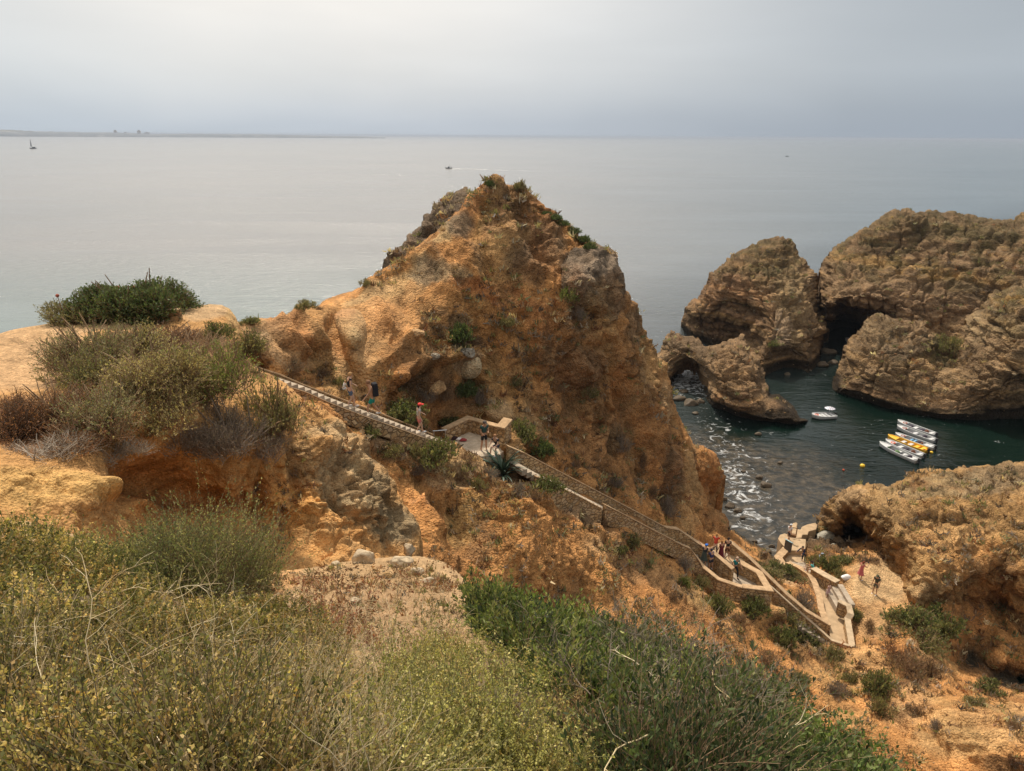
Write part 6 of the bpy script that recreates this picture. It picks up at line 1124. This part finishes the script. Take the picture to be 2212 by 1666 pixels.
fplant('evergreen_bush', 'grey green bush at the crest below the stairway', [(1300, 1375), (1500, 1445), (1680, 1535), (1620, 1580), (1480, 1520), (1330, 1440)], 2835, 14, 0.756, 22, 0.0541, [(.10, .115, .055), (.14, .15, .075), (.07, .09, .04), (.18, .17, .09), (.13, .11, .075)], wid=.3, lean=.6, clump=1.5, ang=.7, twigc='grey')
fplant('creeper', 'bright green fleshy creeper sloping down to the bottom right', [(1560, 1560), (1690, 1545), (1880, 1655), (1990, 1735), (1900, 1800), (1700, 1760), (1600, 1660)], 2000, 15, 0.420, 24, 0.0390, [(.10, .14, .035), (.14, .19, .05), (.19, .23, .07), (.07, .10, .03), (.20, .19, .08)], wid=.5, lean=.6, clump=1.8)
# dry twigs and straws
twigs('dry_branches', 'long straw coloured stems arching over the left saltbushes', [(-50, 1350), (640, 1330), (700, 1750), (-50, 1750)], 90, 21, .60, .0022, 'straw', 1.3, 4, lift=.35, up=.35)
twigs('dry_branches', 'bleached spiky dead stalks in front of the rounded green bush', [(180, 1260), (600, 1290), (560, 1380), (200, 1380)], 14, 22, .7, .0045, 'straw', 1.0, 5, lift=.3, up=.7)
twigs('dry_branches', 'grey dead branches tangled in the dark green bush at right', [(1050, 1350), (1400, 1420), (1700, 1580), (1600, 1720), (1250, 1600)], 150, 23, .50, .0032, 'grey', .9, 5, lift=.35, up=.8)
twigs('dry_branches', 'pale dead branches lying at the bottom right over the dark bush', [(1350, 1550), (1750, 1620), (1750, 1780), (1350, 1780)], 16, 24, .55, .0042, 'straw', 1.4, 4, lift=.45, up=.2)
twigs('dry_branches', 'upright grey dead sticks on the crest of the right bushes', [(1290, 1375), (1500, 1450), (1640, 1530), (1560, 1560), (1300, 1430)], 30, 25, .7, .0045, 'grey', .45, 6, lift=.2, up=1.0)
twigs('dry_grass', 'dry straw grass tangled between the left saltbushes and the yellow shrub', [(640, 1390), (830, 1400), (850, 1800), (640, 1800)], 2600, 26, .34, .0016, 'straw', 1.3, 1, lift=.06, up=.7, cat='dry grass', kind='stuff', nseg=5)
twigs('dry_grass', 'thin dry straws on the gravel around the red succulents', [(620, 1290), (960, 1270), (1020, 1380), (860, 1420), (640, 1400)], 520, 27, .32, .0028, 'straw', 1.1, 1, lift=.02, up=.9, cat='dry grass', kind='stuff', nseg=5)
# red-brown succulents on the gravel
RS = [(.26, .105, .06), (.34, .15, .085), (.20, .085, .055), (.42, .24, .12), (.22, .16, .07)]
for i, (poly, lab) in enumerate((([(630, 1250), (740, 1240), (760, 1330), (650, 1330)], 'rusty red succulent clump at the left of the gravel, below the outcrop'), ([(740, 1260), (830, 1240), (850, 1330), (760, 1340)], 'red brown succulent clump under the big pale stone'), ([(850, 1230), (960, 1225), (985, 1290), (880, 1300)], 'brown succulent clump below the pale rock ledge'), ([(650, 1340), (800, 1340), (820, 1400), (680, 1410)], 'straggly reddish succulent beside the dry grass'), ([(840, 1310), (980, 1300), (960, 1380), (850, 1390)], 'olive brown succulent left of the dark green bush'))):
    fplant('succulent', lab, poly, 190, 60 + i, .26, 16, .024, RS if i < 4 else 'olive', 'succulent plant', wid=.5, lean=.55, clump=2.5, group='succulents on the gravel', twigc='brown', t0=.45, tr=(.006, .003))
# gravel and pale stones
b, x, y, k, rg = fpts([(560, 1250), (760, 1216), (960, 1214), (1010, 1262), (1000, 1400), (860, 1480), (800, 1640), (640, 1640), (600, 1350)], 5200, 31)
stones('gravel', [(b[i] + np.array([0, 0, .02]), None, x[i], y[i]) for i in range(len(b))], 1.8, 9, 'pale gravel covering the ground between the bushes')
PALE = rock_mat('pale_limestone', (.75, 1.2), 9, .03, 9)
for i, (x, y, w, h, lab) in enumerate(((785, 1215, 62, 40, 'big square pale limestone block at the foot of the outcrop'), (868, 1218, 60, 26, 'flat pale slab right of the big square block'), (884, 1196, 32, 34, 'upright pale stone leaning at the foot of the outcrop'), (725, 1222, 24, 14, 'small pale stone left of the big square block'), (900, 1238, 40, 20, 'rounded pale stone below the flat slab'), (838, 1246, 26, 16, 'ochre stone in the gravel below the slab'), (770, 1300, 30, 16, 'low pale stone half buried in the gravel'), (925, 1262, 44, 22, 'pale lumpy stone at the left of the dark green bush'), (770, 1420, 34, 20, 'ochre stone in the dry grass'), (765, 1455, 30, 16, 'second ochre stone lower in the dry grass'))):
    r = hit(x, y); q = np.array(r[0]); kk = float((q - CAM) @ FW) / FPX; R_ = w * kk * .42; V, F, c = boulder((R_, R_ * .8, h * kk * .52), 300 + i, 4, col=(.47, .37, .25) if 'ochre' not in lab else (.46, .29, .13), rough=.2)
    o = mesh_obj('boulder', V, F, PALE, col=np.clip(c, .01, .9)); o.location = q + np.array([0, 0, h * kk * .22]); tag(o, lab, 'stone', 'pale stones on the gravel')
for (x, y, w, h, lab, cl) in ((1012, 792, 56, 54, 'pale rounded boulder with grey cap stuck in the peak face', (.60, .46, .28)), (940, 838, 60, 30, 'orange rock overhang left of the pale rounded boulder', (.54, .33, .16)), (900, 720, 40, 26, 'smooth sand coloured knob at the gully top', (.64, .40, .2)), (1008, 762, 40, 26, 'grey weathered rock above the pale boulder', (.34, .3, .24)), (938, 770, 26, 14, 'small grey rock on the rim left of the pale boulder', (.4, .34, .26))):
    r = hit(x, y); q = np.array(r[0]); kk = float((q - CAM) @ FW) / FPX; R_ = w * kk / 2; V, F, c = boulder((R_, R_ * .8, h * kk * .55), int(x), 4, col=cl, rough=.22)
    o = mesh_obj('boulder', V, F, ROCK_HILL, col=np.clip(c, .01, .9)); o.location = q; tag(o, lab, 'boulder')
# red-headed dry flower stalks on the plateau
FR = plain('dry_flower_head', (.35, .09, .05), .8)
for (x, y, yt, lab) in ((300, 668, 602, 'tall dry flower stalk with a red head in front of the dark skyline bush'), (137, 690, 632, 'shorter dry flower stalk with a red head at the left of the plateau'), (268, 690, 620, 'bare forked dry stalk in front of the dark skyline bush')):
    q = np.array(hit(x, y, ['plateau'])[0]); kk = float((q - CAM) @ FW) / FPX; H_ = (y - yt) * kk; t = thing('dry_flower', lab, 'dry flower', q)
    m = MB(); m.tube([(0, 0, 0), (.03, 0, H_ * .5), (-.02, 0, H_)], .012, 4); m.build('stalk', WOOD, t)
    m = MB(); m.ball((-.02, 0, H_), .06, 8, 6); m.build('flower_head', FR, t, True)
# the two dry straws standing in front of the outcrop
# low ruined wall and pale cut stone on the plateau
q = hit(362, 700, ['plateau'])[0]; a_ = np.array(hit(330, 694, ['plateau'])[0]); b2 = np.array(hit(392, 692, ['plateau'])[0])
wall('short ruined rubble wall set in the plateau beside the pale rock', [a_ + np.array([0, 0, .35]), b2 + np.array([0, 0, .40])], .8, .3, None, copeh=.02, over=0)
pr_ = hit(258, 664, ['plateau'])
if pr_:
    q = np.array(pr_[0]); t = boulder((.16, .12, .2), 77, 3, col=(.5, .55, .55), rough=.3); o = mesh_obj('pale_stone', t[0], t[1], PALE, col=np.clip(t[2], 0, .9)); o.location = q + np.array([0, 0, .15]); tag(o, 'small bluish white stone at the foot of the dark skyline bush', 'stone')
# ---------------------------------------------------------------- people and belongings
CONV = []
def skin(name, verts, edges, rad, mat, parent, root=0, sub=1):
    me = bpy.data.meshes.new(name); me.from_pydata([tuple(v) for v in verts], edges, []); me.materials.append(mat)
    o = bpy.data.objects.new(name, me); link(o); o.parent = parent
    o.modifiers.new('s', 'SKIN'); sv = me.skin_vertices[0].data if me.skin_vertices else None
    for i, r in enumerate(rad):
        r = (r, r) if np.isscalar(r) else r; sv[i].radius = r; sv[i].use_root = (i == root)
    if sub: s = o.modifiers.new('u', 'SUBSURF'); s.levels = sub; s.render_levels = sub
    CONV.append(o); return o
_mc = {}
def cm(c, r=.85):
    k = tuple(c)
    if k not in _mc: _mc[k] = plain('cloth_%d' % len(_mc), c, r, .2, .12, 20)
    return _mc[k]
SK = plain('skin_tan', (.42, .23, .14), .6, .3, .08, 6); SKP = plain('skin_pale', (.52, .32, .22), .6, .3, .08, 6)
POSE = dict(
    stand=dict(la=((-.06, .02, -.29), (-.02, .10, -.25)), ra=((.06, .02, -.29), (.02, .10, -.25)), ll=((-.01, .03, -.44), (-.03, -.03, -.44)), rl=((.03, .0, -.45), (.04, -.03, -.43)), lean=.02),
    walk=dict(la=((-.05, .14, -.26), (.0, .18, -.18)), ra=((.06, -.14, -.25), (.0, .02, -.25)), ll=((0, .26, -.38), (0, .02, -.44)), rl=((0, -.08, -.44), (0, -.26, -.34)), lean=.10),
    down=dict(la=((-.08, .08, -.27), (.0, .20, -.14)), ra=((.08, -.04, -.28), (.0, .10, -.24)), ll=((0, .18, -.41), (0, .04, -.44)), rl=((0, .06, -.40), (0, -.20, -.30)), lean=.05),
    photo=dict(la=((-.10, .20, -.16), (.16, .22, .16)), ra=((.10, .20, -.16), (-.14, .22, .16)), ll=((-.03, .04, -.44), (-.03, -.03, -.44)), rl=((.04, .0, -.45), (.05, -.04, -.43)), lean=.06),
    lean=dict(la=((-.10, .18, -.20), (.0, .24, -.10)), ra=((.10, .18, -.20), (.0, .24, -.10)), ll=((-.02, .0, -.45), (-.02, -.04, -.44)), rl=((.04, .0, -.45), (.05, -.04, -.43)), lean=.32),
    reach=dict(la=((-.20, .10, .06), (-.22, .10, .10)), ra=((.22, .12, .10), (.16, .14, .18)), ll=((-.02, .0, -.45), (-.02, -.04, -.44)), rl=((.04, .0, -.45), (.05, -.04, -.43)), lean=.12),
    hold=dict(la=((-.04, .05, -.28), (.12, .22, .02)), ra=((.06, .0, -.29), (-.04, .20, -.06)), ll=((-.02, .02, -.45), (-.02, -.02, -.44)), rl=((.04, .0, -.45), (.05, -.04, -.43)), lean=.02),
    sit=dict(la=((-.05, .14, -.25), (.05, .22, -.08)), ra=((.05, .14, -.25), (-.05, .22, -.08)), ll=((-.06, .42, .02), (-.01, .04, -.42)), rl=((.06, .42, .02), (.02, .10, -.42)), lean=.20))
def person(label, pos, yaw, pose='stand', H=1.72, skinm=None, top=(.1, .1, .1), sleeve=.45, bottom=('shorts', (.1, .1, .1)), hair=((.06, .035, .02), 'short'), hat=None, shoe=(.4, .4, .4), group=None, extra=None, tilt=0):
    S = H / 1.72; t = thing('person', label, 'person', pos, math.radians(yaw), group, S); p = POSE[pose]; skinm = skinm or SK; A = np.array
    hz = .93 if pose != 'sit' else .50; ln = p['lean']; pel = A([0, 0, hz]); spi = A([0, ln * .45, hz + .24]); che = A([0, ln, hz + .45]); nek = A([0, ln + .03, hz + .56]); hd = A([0, ln + .06, hz + .66]); tp = A([0, ln + .07, hz + .76])
    sh = {-1: che + A([-.18, 0, .03]), 1: che + A([.18, 0, .03])}; hp = {-1: pel + A([-.09, 0, -.03]), 1: pel + A([.09, 0, -.03])}
    V = [pel, spi, che, nek, hd, tp, hd + A([0, .105, -.02])]; R_ = [(.13, .11), (.12, .10), (.145, .10), .055, (.082, .095), .06, .015]; E = [(0, 1), (1, 2), (2, 3), (3, 4), (4, 5), (4, 6)]; J = {}
    for s, a_, l_ in ((-1, p['la'], p['ll']), (1, p['ra'], p['rl'])):
        e = sh[s] + A(a_[0]); h = e + A(a_[1]); hand = h + unit(A(a_[1])) * .09; n = len(V); V += [sh[s], e, h, hand]; R_ += [.058, .042, .028, .034]; E += [(2, n), (n, n + 1), (n + 1, n + 2), (n + 2, n + 3)]
        # fingers and thumb
        f = unit(A(a_[1])); sd = unit(np.cross(f, A([0.1, .2, 1.]))); m_ = len(V)
        for q, (o_, L) in enumerate(((-.025, .075), (-.008, .085), (.010, .08), (.027, .065))): V.append(hand + f * L + sd * o_); R_.append(.009); E.append((n + 3, m_ + q))
        V.append(h + f * .05 + sd * .05); R_.append(.011); E.append((n + 2, m_ + 4))
        k = hp[s] + A(l_[0]); an = k + A(l_[1]); toe = an + A([0, .16, -.04]); n = len(V); V += [hp[s], k, an, toe]; R_ += [(.085, .09), .058, .038, (.045, .028)]; E += [(0, n), (n, n + 1), (n + 1, n + 2), (n + 2, n + 3)]; J[s] = (sh[s], e, h, hp[s], k, an, toe)
    skin('body', V, E, R_, skinm, t)
    if top is not None:
        V = [pel + A([0, 0, .02]), spi, che, che + A([0, .01, .07])]; R_ = [(.15, .125), (.14, .12), (.165, .12), .07]; E = [(0, 1), (1, 2), (2, 3)]
        for s in (-1, 1):
            a_, b_ = J[s][0], J[s][1]; n = len(V); V += [a_, a_ + (b_ - a_) * max(.15, min(1, sleeve))]; R_ += [.072, .06]; E += [(2, n), (n, n + 1)]
            if sleeve > 1: V.append(J[s][2]); R_.append(.045); E.append((n + 1, n + 2))
        skin('shirt', V, E, R_, cm(top), t)
    kind, bc = bottom
    if kind in ('shorts', 'trousers'):
        V = [pel + A([0, 0, .06]), pel]; R_ = [(.145, .12), (.15, .125)]; E = [(0, 1)]
        for s in (-1, 1):
            h_, k, an = J[s][3], J[s][4], J[s][5]; n = len(V); V += [h_, h_ + (k - h_) * (.75 if kind == 'shorts' else 1)]; R_ += [.105, .09 if kind == 'shorts' else .07]; E += [(1, n), (n, n + 1)]
            if kind == 'trousers': V.append(an + A([0, 0, .05])); R_.append(.06); E.append((n + 1, n + 2))
        skin(kind, V, E, R_, cm(bc), t, root=1)
    elif kind in ('dress', 'long_dress'):
        zl = .48 if kind == 'dress' else .15; mb = MB(); n = 14; Vv = []
        for (z, r) in ((hz + .26, .15), (hz + .1, .16), (hz - .15, .20), ((hz + zl) / 2 - .1, .25), (zl, .30)):
            for j in range(n):
                q = 2 * math.pi * j / n; rr = r * (1 + .06 * math.cos(5 * q)); f = (z - hz) / .45; Vv.append((rr * math.cos(q), rr * .8 * math.sin(q) + ln * max(0, f), z))
        mb.add(Vv, [(i * n + j, i * n + (j + 1) % n, (i + 1) * n + (j + 1) % n, (i + 1) * n + j) for i in range(4) for j in range(n)]); mb.build('skirt', cm(bc), t, True)
    for s in (-1, 1):
        an, toe = J[s][5], J[s][6]; mb = MB(); mb.ball((an + toe) / 2 + A([0, .01, -.02]), (.05, .13, .05), 8, 6); mb.build('shoe', cm(shoe), t, True)
    hc, hs = hair
    mb = MB(); mb.ball(hd + A([0, -.018, .045]), (.098, .105, .095), 12, 8); mb.build('hair', cm(hc), t, True)
    if hs == 'long': mb = MB(); mb.ball(hd + A([0, -.09, -.06]), (.085, .05, .17), 10, 7); mb.build('ponytail', cm(hc), t, True)
    for s in (-1, 1): mb = MB(); mb.ball(hd + A([s * .035, .092, .012]), .012, 6, 4); mb.build('eye', cm((.03, .02, .02)), t, True)
    if hat:
        mb = MB(); mb.ball(hd + A([0, -.005, .07]), (.112, .118, .085), 12, 8); mb.box(hd + A([0, .14, .055]), (.075, .07, .01)); mb.build('cap', cm(hat), t, True)
    for x in (extra or []): x(t, J, pel, che, hd)
    return t
def backpack(col, r=(.16, .11, .25)):
    def f(t, J, pel, che, hd): mb = MB(); mb.box((0, che[1] - .22, che[2] - .12), r, top=.8); o = mb.build('backpack', cm(col), t); bevel(o, .05, 2)
    return f
def camera_(col=(.02, .02, .02)):
    def f(t, J, pel, che, hd): q = (J[-1][2] + J[1][2]) / 2; mb = MB(); mb.box((q[0], q[1] + .08, q[2] + .08), (.07, .03, .045)); mb.build('camera', cm(col), t)
    return f
def strap(col=(.02, .02, .02)):
    def f(t, J, pel, che, hd): mb = MB(); mb.tube([che + np.array([.1, -.15, .1]), (che + pel) / 2 + np.array([0, -.16, 0]), pel + np.array([-.15, -.1, .05])], .02, 5); mb.build('bag_strap', cm(col), t)
    return f
def on(path, x):
    q = np.array(path); xs = np.array([proj(p)[0] for p in q]); i = int(np.clip(np.searchsorted(xs, x) - 1, 0, len(q) - 2)); f = (x - xs[i]) / (xs[i + 1] - xs[i]); return q[i] * (1 - f) + q[i + 1] * f
UST = on(c1, 758)
w1 = person('woman in a black tank top walking down the upper stairs with a toddler', on(c1, 757), -62, 'down', 1.68, SKP, (.03, .03, .035), .15, ('shorts', (.10, .13, .20)), ((.38, .22, .10), 'short'), None, (.5, .45, .42))
e_ = on(c1, 749); person('toddler in white clothes held at the back of the woman in the black tank top', e_ + np.array([-.12, .05, .62]), -62, 'sit', .80, SKP, (.62, .60, .58), .6, ('shorts', (.5, .5, .5)), ((.42, .26, .12), 'short'))
person('shirtless man with a big black backpack climbing the upper stairs in green shorts', on(c1, 806), 118, 'walk', 1.80, SK, None, .1, ('shorts', (.02, .22, .17)), ((.22, .12, .07), 'short'), None, (.5, .48, .45), extra=[backpack((.02, .02, .025), (.2, .14, .30)), camera_()])
person('girl in striped shirt and red cap at the foot of the upper stairs', on(c1, 904), -70, 'down', 1.60, SKP, (.45, .42, .40), .4, ('shorts', (.55, .17, .15)), ((.03, .02, .02), 'long'), (.75, .07, .06), (.6, .6, .6))
lp = Pz(1046, 972, ZL); person('man in dark teal shirt and cap on the paved landing', lp, -150, 'hold', 1.80, SK, (.035, .075, .07), .5, ('shorts', (.02, .02, .022)), ((.1, .06, .04), 'short'), (.10, .08, .07), (.3, .3, .3))
person('person in black sitting half hidden beside the stone pillar', Pz(1074, 978, ZL) + np.array([0, 0, -.02]), 150, 'sit', 1.65, SKP, (.03, .03, .035), .5, ('shorts', (.04, .04, .05)), ((.35, .18, .09), 'short'))
person('bare-backed woman in a blue cap and black skirt on the stairs', on(c2, 1519), -40, 'reach', 1.66, SK, (.03, .03, .035), .12, ('dress', (.05, .06, .05)), ((.05, .03, .02), 'short'), (.04, .16, .55), (.3, .3, .3))
person('person in a dark cap raising a camera just behind the blue-capped woman', on(c2, 1531) + np.array([.15, .1, 0]), 30, 'photo', 1.66, SK, (.04, .045, .12), .5, ('shorts', (.04, .04, .05)), ((.04, .03, .02), 'short'), (.03, .03, .06), extra=[camera_()])
g_ = lambda x, y: Pz(x, y, 8.7)
person('person in a red shirt and grey trousers leaning on the seaward wall', g_(1543, 1201), -20, 'lean', 1.74, SK, (.45, .05, .025), .5, ('trousers', (.24, .22, .17)), ((.35, .17, .06), 'short'))
person('woman in a long maroon dress in the group behind the dividing wall', g_(1556, 1210), 20, 'stand', 1.68, SK, (.13, .02, .03), .15, ('long_dress', (.13, .02, .03)), ((.28, .13, .05), 'long'))
person('man in a black t-shirt looking over the seaward wall', g_(1569, 1206), -10, 'hold', 1.76, SK, (.02, .022, .02), .5, ('shorts', (.12, .05, .03)), ((.03, .02, .015), 'short'))
person('man in a teal shirt with a black strap on the turning landing', Pz(1585, 1246, 8.75), -160, 'walk', 1.76, SK, (.01, .17, .18), .5, ('trousers', (.02, .02, .022)), ((.5, .35, .25), 'short'), None, (.03, .03, .03), extra=[strap()])
person('man in a white shirt and dark shorts on the concrete landing stage', Pz(1702, 1168, 2.4), -50, 'walk', 1.74, SK, (.66, .62, .60), .5, ('shorts', (.03, .03, .04)), ((.1, .03, .03), 'short'), (.6, .6, .62), (.25, .12, .08))
person('person in navy leaning over the low wall near the landing stage', Pz(1735, 1213, 1.9), 120, 'lean', 1.74, SK, (.02, .025, .06), 1.2, ('trousers', (.035, .045, .07)), ((.03, .02, .02), 'short'))
person('crouching person in a pale blue shirt beyond the low wall', Pz(1768, 1222, 3.2), -60, 'sit', 1.6, SK, (.34, .40, .48), .6, ('shorts', (.05, .05, .07)), ((.04, .03, .02), 'short'), (.3, .34, .4))
person('person in turquoise sitting on the broad kerb by the walkway', Pz(1756, 1240, 4.2), 60, 'sit', 1.62, SK, (.12, .50, .48), .5, ('dress', (.04, .36, .32)), ((.04, .025, .02), 'long'))
person('blond child sitting beside the person in turquoise', Pz(1745, 1236, 3.9), 80, 'sit', 1.15, SKP, (.45, .38, .18), .5, ('shorts', (.15, .15, .1)), ((.55, .40, .18), 'short'))
person('small girl in a grey pink dress standing on the bottom walkway', Pz(1788, 1289, 4.1), 20, 'stand', 1.18, SKP, (.42, .28, .27), .15, ('dress', (.42, .28, .27)), ((.16, .07, .03), 'short'), None, (.4, .25, .2))
def terr(x, y): return np.array(hit(x, y)[0])
person('woman in a pink dress taking a photo on the sandy terrace', terr(1857, 1251), -75, 'photo', 1.68, SK, (.45, .12, .12), .3, ('dress', (.45, .12, .12)), ((.20, .06, .03), 'long'), None, (.6, .6, .6), extra=[camera_()])
person('man in a dark t-shirt with a small backpack standing on the terrace', terr(1889, 1283), 130, 'stand', 1.78, SK, (.055, .06, .045), .5, ('shorts', (.10, .10, .08)), ((.1, .06, .03), 'short'), (.09, .09, .05), (.75, .75, .75), extra=[backpack((.02, .02, .02), (.13, .09, .2))])
q = terr(1826, 1252); V, F, c = boulder((.42, .32, .3), 5, 3, col=(.72, .70, .68), rough=.15); o = mesh_obj('bag', V, F, cm((.72, .70, .68)), None); o.location = q + np.array([0, 0, .2]); tag(o, 'round white bag lying on the sandy terrace by the bush', 'bag')
for i, (x, y, r, c_, lab) in enumerate(((978, 950, .22, (.04, .02, .02), 'black and red rucksack lying on the paved landing'), (991, 951, .17, (.70, .66, .62), 'white bundle beside the black rucksack on the landing'), (1001, 953, .16, (.30, .05, .05), 'dark red cloth at the right of the white bundle'))):
    q = Pz(x, y, ZL); V, F, c = boulder((r * 1.5, r, r * .7), 20 + i, 3, rough=.25); o = mesh_obj('bag', V, F, cm(c_), None); o.location = q + np.array([0, 0, r * .4]); tag(o, lab, 'bag')
# ---------------------------------------------------------------- bake helper modifiers of the figures, haze
bpy.context.view_layer.update(); dg = bpy.context.evaluated_depsgraph_get()
done = [(o, bpy.data.meshes.new_from_object(o.evaluated_get(dg))) for o in CONV]
for o, me in done:
    o.modifiers.clear(); o.data = me; me.name = o.name
    me.polygons.foreach_set('use_smooth', np.ones(len(me.polygons), bool))
S_ = 26000.0
m = MB(); m.box((0, 0, 21), (S_, S_, 23.0)); hz = bpy.data.materials.new('sea_haze'); hz.use_nodes = True; N = NT(hz.node_tree); N.n.clear()
ov = N.node('ShaderNodeOutputMaterial'); pv = N.node('ShaderNodeVolumePrincipled'); pv.inputs['Color'].default_value = (.50, .56, .66, 1); pv.inputs['Density'].default_value = HAZE_D; pv.inputs['Anisotropy'].default_value = .3
N.link(pv.outputs[0], ov.inputs['Volume']); o = m.build('haze', hz); tag(o, kind='stuff'); tag(o, 'pale sea haze in the air over the bay', 'haze')
